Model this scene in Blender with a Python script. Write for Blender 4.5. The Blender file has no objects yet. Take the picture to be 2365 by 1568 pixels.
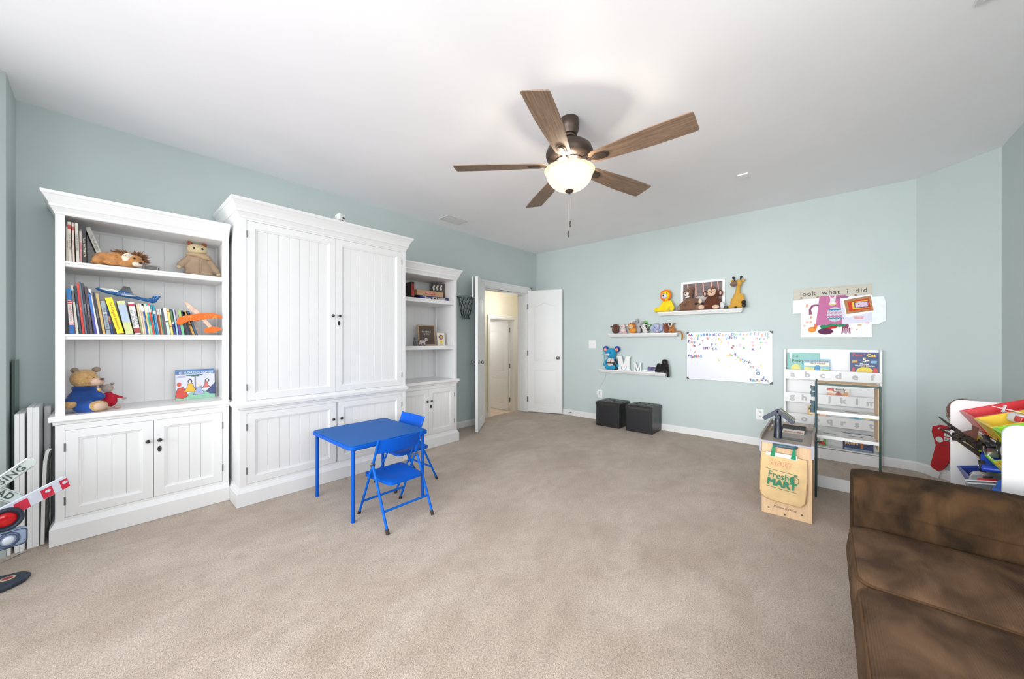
import bpy, bmesh, math, random
from mathutils import Vector, Matrix, Euler
random.seed(7)
SC = bpy.context.scene
COL = SC.collection
R = math.radians
PI = math.pi

# ------------------------------------------------------------------ camera, world, exposure
YAW = math.atan(725.5 / 828.0)
cam = bpy.data.cameras.new('camera'); camo = bpy.data.objects.new('camera', cam); COL.objects.link(camo)
camo.location = (0, 0, 1.22); camo.rotation_euler = (PI / 2, 0, YAW - PI / 2)
cam.sensor_width = 36; cam.lens = 36 * 828.0 / 2365; cam.shift_y = 1 / 2365; cam.clip_start = .02
SC.camera = camo
SC.view_settings.view_transform = 'Standard'; SC.view_settings.look = 'None'
SC.view_settings.gamma = 1; SC.view_settings.use_curve_mapping = False
SC.view_settings.exposure = 0.16
W = bpy.data.worlds.new('daylight'); SC.world = W; W.use_nodes = True
W.node_tree.nodes['Background'].inputs[0].default_value = (.90, .95, 1, 1)
W.node_tree.nodes['Background'].inputs[1].default_value = 3.9
_n = W.node_tree.nodes; _l = W.node_tree.links; _tc = _n.new('ShaderNodeTexCoord'); _sp = _n.new('ShaderNodeSeparateXYZ'); _cr = _n.new('ShaderNodeValToRGB')   # pale sky above, duller ground below the horizon
_cr.color_ramp.elements[0].position = .46; _cr.color_ramp.elements[0].color = (.50, .52, .54, 1); _cr.color_ramp.elements[1].position = .54; _cr.color_ramp.elements[1].color = (.90, .95, 1, 1)
_ma = _n.new('ShaderNodeMath'); _ma.operation = 'MULTIPLY_ADD'; _ma.inputs[1].default_value = .5; _ma.inputs[2].default_value = .5
_l.new(_tc.outputs['Generated'], _sp.inputs[0]); _l.new(_sp.outputs[2], _ma.inputs[0]); _l.new(_ma.outputs[0], _cr.inputs[0]); _l.new(_cr.outputs[0], _n['Background'].inputs[0])
SC.cycles.max_bounces = 12; SC.cycles.diffuse_bounces = 7; SC.cycles.sample_clamp_indirect = 6
SC.cycles.use_denoising = True
FANP = .5
def area(name, loc, rot, sx, sy, power, col=(1, 1, 1), spread=180):
    l = bpy.data.lights.new(name, 'AREA'); l.shape = 'RECTANGLE'; l.size = sx; l.size_y = sy; l.energy = power; l.color = col
    l.spread = R(spread)
    o = bpy.data.objects.new(name, l); COL.objects.link(o); o.location = loc; o.rotation_euler = rot
    return o
def point(name, loc, power, col=(1, 1, 1), rad=.03):
    l = bpy.data.lights.new(name, 'POINT'); l.energy = power; l.color = col; l.shadow_soft_size = rad
    o = bpy.data.objects.new(name, l); COL.objects.link(o); o.location = loc; return o
# daylight coming through the windows behind the camera (X = -1.46, the slanted bay wall, the right wall)
area('window_daylight_rear', (-1.40, .75, 1.5), (R(90), 0, R(-90)), 2.7, 1.7, 14, (.98, .985, 1), 140)
area('sky_light_rear', (-4.4, .75, 1.55), (R(90), 0, R(-90)), 4.0, 2.2, 170, (.985, .99, 1), 90)
area('window_daylight_bay', (-.93, 2.83, 1.45), (R(90), 0, R(-135)), 1.0, 1.7, 3, (.96, .98, 1))
area('window_daylight_right', (.3, -.98, 1.6), (R(90), 0, 0), 1.9, 1.5, 25, (.97, .985, 1))
for _n, _l, _r, _a, _b in (('portal_rear', (-1.5, .75, 1.5), (R(90), 0, R(-90)), 2.9, 1.8), ('portal_bay', (-.98, 2.95, 1.5), (R(90), 0, R(-135)), 1.07, 1.8), ('portal_right', (.3, -1.10, 1.58), (R(90), 0, 0), 2.1, 1.65)):
    _o = area(_n, _l, _r, _a, _b, 1); _o.data.cycles.is_portal = True
point('hall_light', (5.3, 4.70, 1.9), 10, (1, .97, .92), .15)
point('far_room_light', (5.4, 6.4, 1.5), 22, (1, .97, .93), .2)

# ------------------------------------------------------------------ materials
MATS = {}
def lin(c):
    c = c / 255.0
    return c / 12.92 if c <= .04045 else ((c + .055) / 1.055) ** 2.4
def mat(rgb, rough=.5, metal=0, var=.05, scale=25, bump=0, bscale=150, key=None, emit=0, coat=0, alpha=1, sheen=0, stretch=None, spec=None):
    k = key or (tuple(rgb), rough, metal, var, scale, bump, bscale, emit, coat, alpha, sheen, stretch, spec)
    if k in MATS: return MATS[k]
    m = bpy.data.materials.new('paint_%d' % len(MATS)); m.use_nodes = True; MATS[k] = m
    nt = m.node_tree; N = nt.nodes; L = nt.links; p = N['Principled BSDF']
    c = [lin(x) for x in rgb]
    tc = N.new('ShaderNodeTexCoord'); src = tc.outputs['Object']
    if stretch:
        mp = N.new('ShaderNodeMapping'); mp.inputs['Scale'].default_value = stretch; L.new(src, mp.inputs[0]); src = mp.outputs[0]
    nz = N.new('ShaderNodeTexNoise'); nz.inputs['Scale'].default_value = scale; nz.inputs['Detail'].default_value = 3
    L.new(src, nz.inputs['Vector'])
    cr = N.new('ShaderNodeValToRGB'); cr.color_ramp.elements[0].position = .3; cr.color_ramp.elements[1].position = .7
    cr.color_ramp.elements[0].color = [x * (1 - var) for x in c] + [1]
    cr.color_ramp.elements[1].color = [min(1, x * (1 + var * .6)) for x in c] + [1]
    L.new(nz.outputs['Fac'], cr.inputs[0]); L.new(cr.outputs[0], p.inputs['Base Color'])
    p.inputs['Roughness'].default_value = rough; p.inputs['Metallic'].default_value = metal
    p.inputs['Coat Weight'].default_value = coat
    if spec is not None: p.inputs['Specular IOR Level'].default_value = spec
    if sheen: p.inputs['Sheen Weight'].default_value = sheen; p.inputs['Sheen Roughness'].default_value = .4
    if emit: p.inputs['Emission Color'].default_value = c + [1]; p.inputs['Emission Strength'].default_value = emit
    if alpha < 1: p.inputs['Alpha'].default_value = alpha
    if bump:
        n2 = N.new('ShaderNodeTexNoise'); n2.inputs['Scale'].default_value = bscale; n2.inputs['Detail'].default_value = 4
        L.new(src, n2.inputs['Vector'])
        b = N.new('ShaderNodeBump'); b.inputs['Strength'].default_value = bump; b.inputs['Distance'].default_value = .004
        L.new(n2.outputs['Fac'], b.inputs['Height']); L.new(b.outputs[0], p.inputs['Normal'])
    return m
def wood(rgb1, rgb2, rough=.5, stretch=(1, 14, 14), scale=6, key=None, bump=.1):
    k = key or ('wood', tuple(rgb1), tuple(rgb2), stretch, scale)
    if k in MATS: return MATS[k]
    m = mat(rgb1, rough, var=0, key=k); nt = m.node_tree; N = nt.nodes; L = nt.links; p = N['Principled BSDF']
    tc = N.new('ShaderNodeTexCoord'); mp = N.new('ShaderNodeMapping'); mp.inputs['Scale'].default_value = stretch
    nz = N.new('ShaderNodeTexNoise'); nz.inputs['Scale'].default_value = scale; nz.inputs['Detail'].default_value = 8; nz.inputs['Distortion'].default_value = .6
    nz.inputs['Roughness'].default_value = .68
    L.new(tc.outputs['Object'], mp.inputs[0]); L.new(mp.outputs[0], nz.inputs['Vector'])
    cr = N.new('ShaderNodeValToRGB'); e = cr.color_ramp.elements
    e[0].position = .32; e[1].position = .68
    e[0].color = [lin(x) for x in rgb2] + [1]; e[1].color = [lin(x) for x in rgb1] + [1]
    L.new(nz.outputs['Fac'], cr.inputs[0]); L.new(cr.outputs[0], p.inputs['Base Color'])
    b = N.new('ShaderNodeBump'); b.inputs['Strength'].default_value = bump; b.inputs['Distance'].default_value = .002
    L.new(nz.outputs['Fac'], b.inputs['Height']); L.new(b.outputs[0], p.inputs['Normal'])
    return m

# ------------------------------------------------------------------ mesh builder
class MB:
    def __init__(s): s.v = []; s.f = []; s.T = Matrix()
    def add(s, vs, fs):
        o = len(s.v); s.v += [tuple(s.T @ Vector(p)) for p in vs]; s.f += [tuple(i + o for i in f) for f in fs]; return s
    def box(s, x0, x1, y0, y1, z0, z1):
        return s.add([(x0, y0, z0), (x1, y0, z0), (x1, y1, z0), (x0, y1, z0), (x0, y0, z1), (x1, y0, z1), (x1, y1, z1), (x0, y1, z1)],
                     [(0, 3, 2, 1), (4, 5, 6, 7), (0, 1, 5, 4), (1, 2, 6, 5), (2, 3, 7, 6), (3, 0, 4, 7)])
    def obox(s, c, d, rot=(0, 0, 0)):
        M = Matrix.Translation(c) @ Euler([R(a) for a in rot]).to_matrix().to_4x4()
        o = s.T; s.T = o @ M; s.box(-d[0] / 2, d[0] / 2, -d[1] / 2, d[1] / 2, -d[2] / 2, d[2] / 2); s.T = o; return s
    def cyl(s, a, b, r0, r1=None, n=14):
        r1 = r0 if r1 is None else r1
        a = Vector(a); b = Vector(b); q = (b - a).to_track_quat('Z', 'Y'); X = q @ Vector((1, 0, 0)); Yv = q @ Vector((0, 1, 0))
        vs = []
        for c, r in ((a, r0), (b, r1)):
            for i in range(n):
                t = 2 * PI * i / n; vs.append(c + X * r * math.cos(t) + Yv * r * math.sin(t))
        fs = [(i, (i + 1) % n, n + (i + 1) % n, n + i) for i in range(n)] + [tuple(range(n - 1, -1, -1)), tuple(range(n, 2 * n))]
        return s.add(vs, fs)
    def lathe(s, prof, c=(0, 0), n=32, caps=True):
        vs = []
        for r, z in prof:
            for i in range(n):
                t = 2 * PI * i / n; vs.append((c[0] + r * math.cos(t), c[1] + r * math.sin(t), z))
        m = len(prof)
        fs = [(j * n + i, j * n + (i + 1) % n, (j + 1) * n + (i + 1) % n, (j + 1) * n + i) for j in range(m - 1) for i in range(n)]
        if caps: fs += [tuple(range(n - 1, -1, -1)), tuple(range((m - 1) * n, m * n))]
        return s.add(vs, fs)
    def sph(s, c, r, rot=(0, 0, 0), u=14, w=9):
        if not hasattr(r, '__len__'): r = (r, r, r)
        M = Matrix.Translation(c) @ Euler([R(a) for a in rot]).to_matrix().to_4x4()
        vs = [M @ Vector((0, 0, -r[2]))]
        for j in range(1, w):
            ph = -PI / 2 + PI * j / w
            for i in range(u):
                t = 2 * PI * i / u; vs.append(M @ Vector((r[0] * math.cos(ph) * math.cos(t), r[1] * math.cos(ph) * math.sin(t), r[2] * math.sin(ph))))
        vs.append(M @ Vector((0, 0, r[2]))); e = len(vs) - 1
        fs = [(0, 1 + (i + 1) % u, 1 + i) for i in range(u)]
        for j in range(w - 2):
            for i in range(u): fs.append((1 + j * u + i, 1 + j * u + (i + 1) % u, 1 + (j + 1) * u + (i + 1) % u, 1 + (j + 1) * u + i))
        fs += [(e, 1 + (w - 2) * u + i, 1 + (w - 2) * u + (i + 1) % u) for i in range(u)]
        return s.add(vs, fs)
    def cap(s, a, b, r0, r1=None, n=6):
        r1 = r0 if r1 is None else r1; a = Vector(a); b = Vector(b)
        for i in range(n + 1):
            t = i / n; s.sph(a.lerp(b, t), r0 + (r1 - r0) * t, u=10, w=7)
        return s
    def tube(s, pts, r, n=8, closed=False):
        pts = [Vector(p) for p in pts]; m = len(pts); vs = []; up = None
        for i, p in enumerate(pts):
            a = pts[(i - 1) % m] if (closed or i) else p; b = pts[(i + 1) % m] if (closed or i < m - 1) else p
            t = (b - a).normalized()
            if up is None: up = t.orthogonal().normalized()
            up = (up - t * up.dot(t)).normalized(); sd = t.cross(up)
            rr = r[i] if hasattr(r, '__len__') else r
            for k in range(n):
                an = 2 * PI * k / n; vs.append(p + up * rr * math.cos(an) + sd * rr * math.sin(an))
        fs = [(i * n + k, i * n + (k + 1) % n, ((i + 1) % m) * n + (k + 1) % n, ((i + 1) % m) * n + k) for i in range(m if closed else m - 1) for k in range(n)]
        if not closed: fs += [tuple(range(n - 1, -1, -1)), tuple(range((m - 1) * n, m * n))]
        return s.add(vs, fs)
    def prism(s, poly, a, b, ax='y'):
        n = len(poly)
        def P(u, v, w): return (u, w, v) if ax == 'y' else ((u, v, w) if ax == 'z' else (w, u, v))
        vs = [P(u, v, a) for u, v in poly] + [P(u, v, b) for u, v in poly]
        return s.add(vs, [tuple(range(n)), tuple(range(2 * n - 1, n - 1, -1))] + [(i, n + i, n + (i + 1) % n, (i + 1) % n) for i in range(n)])
    def rbox(s, c, d, r, n=8, puff=0, rot=(0, 0, 0)):
        """rounded box, optionally puffed up at the top"""
        M = Matrix.Translation(c) @ Euler([R(a) for a in rot]).to_matrix().to_4x4()
        h = [x / 2 for x in d]; vs = {}; out = []; fs = []
        def key(i, j, k):
            q = (i, j, k)
            if q not in vs:
                p = Vector([(-1 + 2 * a / n) * hh for a, hh in zip(q, h)])
                inner = Vector([max(-hh + r, min(hh - r, x)) for x, hh in zip(p, h)]); o = p - inner
                if o.length > 1e-9: p = inner + o.normalized() * r * min(1, o.length / r if o.length < r * .999 and max(abs(x) for x in o) < r * .5 else 1)
                fx = math.cos(p.x / h[0] * PI / 2) if h[0] else 0; fy = math.cos(p.y / h[1] * PI / 2)
                p.z += (puff * max(0, fx) ** .6 * max(0, fy) ** .6) * (1 if p.z > 0 else -.3)
                vs[q] = len(out); out.append(M @ p)
            return vs[q]
        for i in range(n):
            for j in range(n):
                for ax in range(3):
                    for e in (0, n):
                        def q(a, b):
                            t = [a, b]; t.insert(ax, e); return key(*t)
                        f = (q(i, j), q(i + 1, j), q(i + 1, j + 1), q(i, j + 1))
                        fs.append(f if (e == n) != (ax == 1) else f[::-1])
        return s.add(out, fs)
    def build(s, name, m, parent=None, smooth=None, bev=0, seg=2, remesh=0, kind=None, label=None):
        me = bpy.data.meshes.new(name); me.from_pydata(s.v, [], s.f); me.validate()
        me.materials.append(m)
        if smooth is not None:
            me.polygons.foreach_set('use_smooth', [True] * len(me.polygons))
            if smooth < 180 and not remesh: me.set_sharp_from_angle(angle=R(smooth))
        o = bpy.data.objects.new(name, me); COL.objects.link(o); o.parent = parent
        if remesh:
            md = o.modifiers.new('r', 'REMESH'); md.mode = 'VOXEL'; md.voxel_size = remesh; md.use_smooth_shade = True
            sm = o.modifiers.new('s', 'SMOOTH'); sm.iterations = 3
        if bev:
            b = o.modifiers.new('b', 'BEVEL'); b.width = bev; b.segments = seg; b.limit_method = 'ANGLE'; b.angle_limit = R(40)
        if kind: o['kind'] = kind
        if label: o['label'] = label
        return o
def B(*a): return MB().box(*a)
USED = set()
def tag(o, label, cat, group=None, kind=None):
    if label in USED: print('DUP LABEL', label)
    USED.add(label)
    o['label'] = label; o['category'] = cat
    if group: o['group'] = group
    if kind: o['kind'] = kind
    return o
def thing(name, label, cat, loc=(0, 0, 0), rz=0, group=None, rot=None):
    o = bpy.data.objects.new(name, None); COL.objects.link(o); o.location = loc
    o.rotation_euler = [R(a) for a in rot] if rot else (0, 0, R(rz)); o.empty_display_size = .05
    return tag(o, label, cat, group)
def copy_tree(o, parent=None):
    c = o.copy(); COL.objects.link(c); c.parent = parent
    for ch in list(o.children): copy_tree(ch, c)
    return c
TXT = {}
def text(parent, s, loc, size, m, roll=0, depth=.0006, bold=0, name='lettering', align='CENTER', shear=0, sx=1, face='-y', spacing=1):
    k = (s, size, depth, bold, align, shear, m.name, spacing)
    if k not in TXT:
        cu = bpy.data.curves.new('t', 'FONT'); cu.body = s; cu.size = size; cu.extrude = depth; cu.align_x = align; cu.align_y = 'CENTER'
        cu.shear = shear; cu.resolution_u = 3; cu.space_character = spacing
        ob = bpy.data.objects.new('t', cu); me = bpy.data.meshes.new_from_object(ob)
        bpy.data.objects.remove(ob)
        if bold:
            src = [v.co.copy() for v in me.vertices]; pf = [tuple(p.vertices) for p in me.polygons]; vs = []; fs = []
            for i_ in range(8):
                dx, dy = bold * math.cos(PI * i_ / 4), bold * math.sin(PI * i_ / 4); o_ = len(vs)
                vs += [(c.x + dx, c.y + dy, c.z + i_ * 2e-6) for c in src]; fs += [tuple(q + o_ for q in f) for f in pf]
            me = bpy.data.meshes.new('lettering'); me.from_pydata(vs, [], fs)
        me.materials.clear(); me.materials.append(m); TXT[k] = me
    o = bpy.data.objects.new(name, TXT[k]); COL.objects.link(o); o.parent = parent; o.location = loc
    if face == '-y': o.rotation_euler = Euler((R(90), R(-roll), 0), 'XYZ')
    elif face == 'up': o.rotation_euler = Euler((0, 0, R(roll)))
    o.scale = (sx, 1, 1)
    return o

# common materials
WHITE = mat((236, 236, 236), .42, var=.012, scale=8)
WHITE2 = mat((228, 229, 229), .5, var=.015, scale=8)
WALLP = mat((191, 203, 202), .75, var=.018, scale=3, bump=.04, bscale=260)
CEILP = mat((246, 245, 248), .85, var=.012, scale=3, bump=.03, bscale=300)
CREAM = mat((232, 226, 208), .8, var=.02, scale=3, bump=.04, bscale=260)
BLACK = mat((22, 22, 24), .45, var=.1)
STEEL = mat((150, 150, 150), .3, 1, var=.05)
NICKEL = mat((170, 170, 170), .22, 1, var=.05)
PLASTW = mat((232, 235, 234), .35, var=.02)
# ------------------------------------------------------------------ room shell
H = 2.725
def struct(o): o['kind'] = 'structure'; return o
def carpet():
    m = mat((190, 172, 155), .95, var=0, key='carpet'); nt = m.node_tree; N = nt.nodes; L = nt.links; p = N['Principled BSDF']
    tc = N.new('ShaderNodeTexCoord')
    def noise(sc, det, dist=0, st=None):
        n = N.new('ShaderNodeTexNoise'); n.inputs['Scale'].default_value = sc; n.inputs['Detail'].default_value = det; n.inputs['Distortion'].default_value = dist
        s = tc.outputs['Object']
        if st:
            mp = N.new('ShaderNodeMapping'); mp.inputs['Scale'].default_value = st; mp.inputs['Rotation'].default_value = (0, 0, R(35)); L.new(s, mp.inputs[0]); s = mp.outputs[0]
        L.new(s, n.inputs['Vector']); return n
    a = noise(1.8, 5, .8, (1, 1.5, 1)); b = noise(8, 4, .5, (1, 1.4, 1)); f = noise(330, 2); g = noise(120, 3)
    def ramp(n, p0, p1, c0, c1):
        r = N.new('ShaderNodeValToRGB'); e = r.color_ramp.elements; e[0].position = p0; e[1].position = p1; e[0].color = c0; e[1].color = c1
        L.new(n.outputs['Fac'], r.inputs[0]); return r
    base = ramp(a, .30, .66, [lin(x) for x in (190, 170, 151)] + [1], [lin(x) for x in (210, 193, 177)] + [1])
    def mul(x, y):
        q = N.new('ShaderNodeMix'); q.data_type = 'RGBA'; q.blend_type = 'MULTIPLY'; q.inputs[0].default_value = 1
        L.new(x, q.inputs[6]); L.new(y, q.inputs[7]); return q.outputs[2]
    v = mul(base.outputs[0], ramp(b, .35, .6, (.90, .89, .88, 1), (1.02, 1.02, 1.02, 1)).outputs[0])
    v = mul(v, ramp(f, .3, .7, (.55, .54, .53, 1), (1.25, 1.25, 1.25, 1)).outputs[0])
    v = mul(v, ramp(g, .3, .6, (.74, .73, .72, 1), (1.10, 1.10, 1.10, 1)).outputs[0])
    L.new(v, p.inputs['Base Color'])
    bm = N.new('ShaderNodeBump'); bm.inputs['Strength'].default_value = .9; bm.inputs['Distance'].default_value = .006
    ad = N.new('ShaderNodeMath'); ad.operation = 'ADD'; L.new(f.outputs['Fac'], ad.inputs[0]); L.new(g.outputs['Fac'], ad.inputs[1])
    L.new(ad.outputs[0], bm.inputs['Height']); L.new(bm.outputs[0], p.inputs['Normal'])
    p.inputs['Sheen Weight'].default_value = .25; p.inputs['Sheen Roughness'].default_value = .5
    return m
CARPET = carpet()
FP = [(-1.56, -1.13), (4.69, -1.13), (5.11, -.70), (5.11, 3.82), (4.76, 3.82), (4.76, 4.02), (3.66, 4.02), (3.66, 3.82), (-.46, 3.82), (-.46, 3.52), (-1.56, 2.42)]
struct(MB().prism(FP, -.36, 0, 'z').build('floor', CARPET))
struct(MB().prism([(-1.6, -1.2), (5.2, -1.2), (5.2, 4.05), (-1.6, 4.05)], H, H + .1, 'z').build('ceiling', CEILP))
w = MB(); w.box(-.36, 3.66, 3.82, 4.02, 0, H); w.box(4.76, 5.11, 3.82, 4.02, 0, H); w.box(3.66, 4.76, 3.82, 4.02, 2.02, H)
struct(w.build('wall_left', WALLP))
struct(B(5.01, 5.11, -.65, 3.82, 0, H).build('wall_back', WALLP))
struct(MB().prism([(5.01, -.635), (4.62, -1.03), (4.62, -1.13), (4.69, -1.13), (5.11, -.70), (5.11, -.635)], 0, H, 'z').build('wall_chamfer', WALLP))
# right wall with a window opening behind the sofa line
w = MB(); w.box(1.35, 4.63, -1.13, -1.03, 0, H); w.box(-1.56, -.75, -1.13, -1.03, 0, H); w.box(-.75, 1.35, -1.13, -1.03, 0, .75); w.box(-.75, 1.35, -1.13, -1.03, 2.4, H)
struct(w.build('wall_right', WALLP))
# rear wall with a wide window opening
w = MB(); w.box(-1.56, -1.46, -1.03, -.7, 0, H); w.box(-1.56, -1.46, 2.2, 2.42, 0, H); w.box(-1.56, -1.46, -.7, 2.2, 0, .6); w.box(-1.56, -1.46, -.7, 2.2, 2.4, H)
struct(w.build('wall_rear', WALLP))
# return wall and slanted bay wall on the left
struct(MB().prism([(-.36, 3.82), (-.36, 3.476), (-.43, 3.406), (-.50, 3.476), (-.46, 3.82)], 0, H, 'z').build('wall_return', WALLP))
def bay(t0, t1, z0, z1, w):  # pieces along the slanted wall, t measured from its inner corner
    a = Vector((-.36, 3.476)); d = Vector((-1, -1)).normalized(); n = Vector((-1, 1)).normalized() * .1
    p = [a + d * t0, a + d * t1, a + d * t1 + n, a + d * t0 + n]; w.prism([tuple(q) for q in p], z0, z1, 'z')
w = MB(); bay(.09, .28, 0, H, w); bay(1.35, 1.56, 0, H, w); bay(.28, 1.35, 0, .6, w); bay(.28, 1.35, 2.4, H, w)
struct(w.build('wall_bay', WALLP))
GLASS = mat((235, 240, 240), .05, alpha=.12, var=0)
def window(i, P, rz, wd, z0, z1):
    o = bpy.data.objects.new('window_%d' % i, None); COL.objects.link(o); o.location = P; o.rotation_euler = (0, 0, R(rz)); o['kind'] = 'structure'
    f = MB(); t = .05
    f.box(-wd / 2, wd / 2, .02, .07, z0, z0 + t).box(-wd / 2, wd / 2, .02, .07, z1 - t, z1).box(-wd / 2, -wd / 2 + t, .02, .07, z0 + t, z1 - t).box(wd / 2 - t, wd / 2, .02, .07, z0 + t, z1 - t)
    f.box(-wd / 2 + t, wd / 2 - t, .025, .065, (z0 + z1) / 2 - .02, (z0 + z1) / 2 + .02)
    f.build('window_frame', WHITE, o)
    c = MB(); a = .06
    c.box(-wd / 2 - a, wd / 2 + a, -.02, -.001, z1, z1 + a).box(-wd / 2 - a, -wd / 2, -.02, -.001, z0, z1).box(wd / 2, wd / 2 + a, -.02, -.001, z0, z1).box(-wd / 2 - a - .02, wd / 2 + a + .02, -.05, -.001, z0 - .03, z0)
    c.build('window_casing', WHITE, o)
    B(-wd / 2 + t, wd / 2 - t, .042, .046, z0 + t, (z0 + z1) / 2 - .02).build('pane', GLASS, o); B(-wd / 2 + t, wd / 2 - t, .042, .046, (z0 + z1) / 2 + .02, z1 - t).build('pane', GLASS, o)
window(1, (-1.46, .75, 0), 90, 2.9, .6, 2.4)
window(2, (-.36 - .815 * .7071, 3.476 - .815 * .7071, 0), 45, 1.07, .6, 2.4)
window(3, (.3, -1.03, 0), 180, 2.1, .75, 2.4)
# baseboards
def bb(name, a, b, h=.085, t=.014):
    a = Vector(a); b = Vector(b); d = b - a; L_ = d.length; ang = math.atan2(d.y, d.x)
    m = MB(); m.T = Matrix.Translation((a.x, a.y, 0)) @ Matrix.Rotation(ang, 4, 'Z')
    m.prism([(0, 0), (-t, 0), (-t, h * .82), (-t * .5, h), (0, h)], 0, L_, 'x')
    struct(m.build(name, WHITE2))
bb('baseboard_left', (2.86, 3.819), (3.57, 3.819)); bb('baseboard_back', (5.009, 3.81), (5.009, -.63))
bb('baseboard_chamfer', (5.009, -.636), (4.62, -1.029)); bb('baseboard_right', (4.60, -1.029), (-1.45, -1.029))
bb('baseboard_return', (-.359, 3.48), (-.359, 3.81))
# ---- double door opening
tr = MB(); y = 3.82
tr.box(3.58, 3.66, y - .018, y - .001, 0, 2.10); tr.box(4.76, 4.83, y - .018, y - .001, 0, 2.10); tr.box(3.66, 4.76, y - .018, y - .001, 2.02, 2.10)
tr.box(3.57, 3.60, y - .024, y - .018, 0, 2.11).box(4.81, 4.84, y - .024, y - .018, 0, 2.11).box(3.57, 4.84, y - .024, y - .018, 2.085, 2.11)
struct(tr.build('trim_1', WHITE2, bev=.003))
jb = MB(); jb.box(3.661, 3.68, y - .018, y + .205, .002, 2.019).box(4.742, 4.759, y - .018, y + .205, .002, 2.019).box(3.68, 4.742, y - .018, y + .205, 2.0, 2.019)
jb.box(3.68, 3.70, y + .03, y + .07, .002, 2.0).box(4.72, 4.742, y + .03, y + .07, .002, 2.0).box(3.70, 4.72, y + .03, y + .07, 1.98, 2.0)
jb = struct(jb.build('trim_2', WHITE2))
B(4.11, 4.16, y + .012, y + .03, 1.994, 1.9995).build('latch_plate', STEEL, jb); B(4.26, 4.31, y + .012, y + .03, 1.994, 1.9995).build('latch_plate', STEEL, jb)

def arch_panel(mb, x0, x1, z0, z1, arch, y0=0, t=.012, dep=.006):
    """raised moulding ring of a door panel"""
    def path(i):
        a0, a1, b0, b1 = x0 + i, x1 - i, z0 + i, z1 - i
        pts = [(a0, b0), (a1, b0), (a1, b1)]
        if arch:
            for k in range(1, 16):
                u = k / 16; x = a1 + (a0 - a1) * u; s = .5 - .5 * math.cos(2 * PI * max(0, min(1, (u - .12) / .76))); pts.append((x, b1 + arch * s))
        pts.append((a0, b1)); return pts
    rings = [(0, 0), (t * .3, -dep * .2), (t * .6, dep), (t, dep * .9), (t * 1.6, dep * .3), (t * 2.6, 0)]
    P = [[(x, y0 + d, z) for x, z in path(i)] for i, d in rings]; n = len(P[0]); vs = [q for r in P for q in r]; fs = []
    for r in range(len(P) - 1):
        for k in range(n): fs.append((r * n + k, r * n + (k + 1) % n, (r + 1) * n + (k + 1) % n, (r + 1) * n + k))
    fs.append(tuple((len(P) - 1) * n + k for k in range(n)))
    mb.add(vs, fs)
def leaf_with_panels(mb, W_, H_, t=.035, z0=.012, mx=.11):
    """door leaf in x 0..W, front face at y=0 (built as a frame around recessed panels, both faces)"""
    pz = [(z0 + .13, .72, 0), (.86, H_ - .26, .055)]
    for side in (0, 1):
        yy = 0 if side == 0 else t
        o = mb.T
        if side: mb.T = o @ Matrix.Translation((W_, t, 0)) @ Matrix.Rotation(PI, 4, 'Z')
        # face with holes: stiles, rails, and the strip between arch and rail
        def q(x0, x1, a, b): mb.add([(x0, 0, a), (x1, 0, a), (x1, 0, b), (x0, 0, b)], [(0, 1, 2, 3)])
        q(0, mx, z0, H_); q(W_ - mx, W_, z0, H_); q(mx, W_ - mx, z0, pz[0][0]); q(mx, W_ - mx, pz[0][1], pz[1][0])
        a = pz[1][2]; x0, x1, zt = mx, W_ - mx, pz[1][1]; top = []
        for k in range(0, 17):
            u = k / 16; s = .5 - .5 * math.cos(2 * PI * max(0, min(1, (u - .12) / .76))); top.append((x1 + (x0 - x1) * u, 0, zt + a * s))
        top[0] = (x1, 0, zt); top[-1] = (x0, 0, zt)
        for k in range(16): mb.add([top[k + 1], top[k], (top[k][0], 0, H_), (top[k + 1][0], 0, H_)], [(0, 1, 2, 3)])
        for p0, p1, ar in pz: arch_panel(mb, mx, W_ - mx, p0, p1, ar)
        mb.T = o
    mb.add([(0, 0, z0), (0, t, z0), (0, t, H_), (0, 0, H_)], [(0, 1, 2, 3)][::1]); mb.add([(W_, 0, z0), (W_, t, z0), (W_, t, H_), (W_, 0, H_)], [(3, 2, 1, 0)])
    mb.add([(0, 0, H_), (0, t, H_), (W_, t, H_), (W_, 0, H_)], [(0, 1, 2, 3)]); mb.add([(0, 0, z0), (0, t, z0), (W_, t, z0), (W_, 0, z0)], [(3, 2, 1, 0)])
def knob(parent, x, y, z, s=-1, r=.027):
    m = MB(); m.cyl((x, y, z), (x, y + s * .008, z), .031, .029, 20); m.cyl((x, y + s * .008, z), (x, y + s * .035, z), .011, .011, 14)
    m.sph((x, y + s * .052, z), (r, r * .85, r), u=20, w=14); return m.build('knob', NICKEL, parent, 40)
def door_leaf(i, hinge, ang, W_, H_=2.0, flip=False, knobs=(1, 1)):
    o = bpy.data.objects.new('door_%d' % i, None); COL.objects.link(o); o.location = (hinge[0], hinge[1], hinge[2] if len(hinge) > 2 else 0)
    o.rotation_euler = (0, 0, R(ang)); o['kind'] = 'structure'
    m = MB()
    if flip: m.T = Matrix.Scale(-1, 4, (1, 0, 0))
    leaf_with_panels(m, W_, H_); ob = m.build('leaf', WHITE2, o, 35)
    if flip: ob.data.flip_normals()
    kx = (W_ - .065) * (-1 if flip else 1)
    if knobs[0]: knob(o, kx, 0, .925, -1)
    if knobs[1]: knob(o, kx, .035, .925, 1)
    for z in (.22, 1.0, 1.78):
        h = MB(); sx = -1 if flip else 1
        h.cyl((sx * -.006, -.006, z - .045), (sx * -.006, -.006, z + .045), .006, n=10); h.box(*sorted((sx * -.004, sx * .012)), -.003, .001, z - .04, z + .04); h.build('hinge', STEEL, o)
    return o
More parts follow.
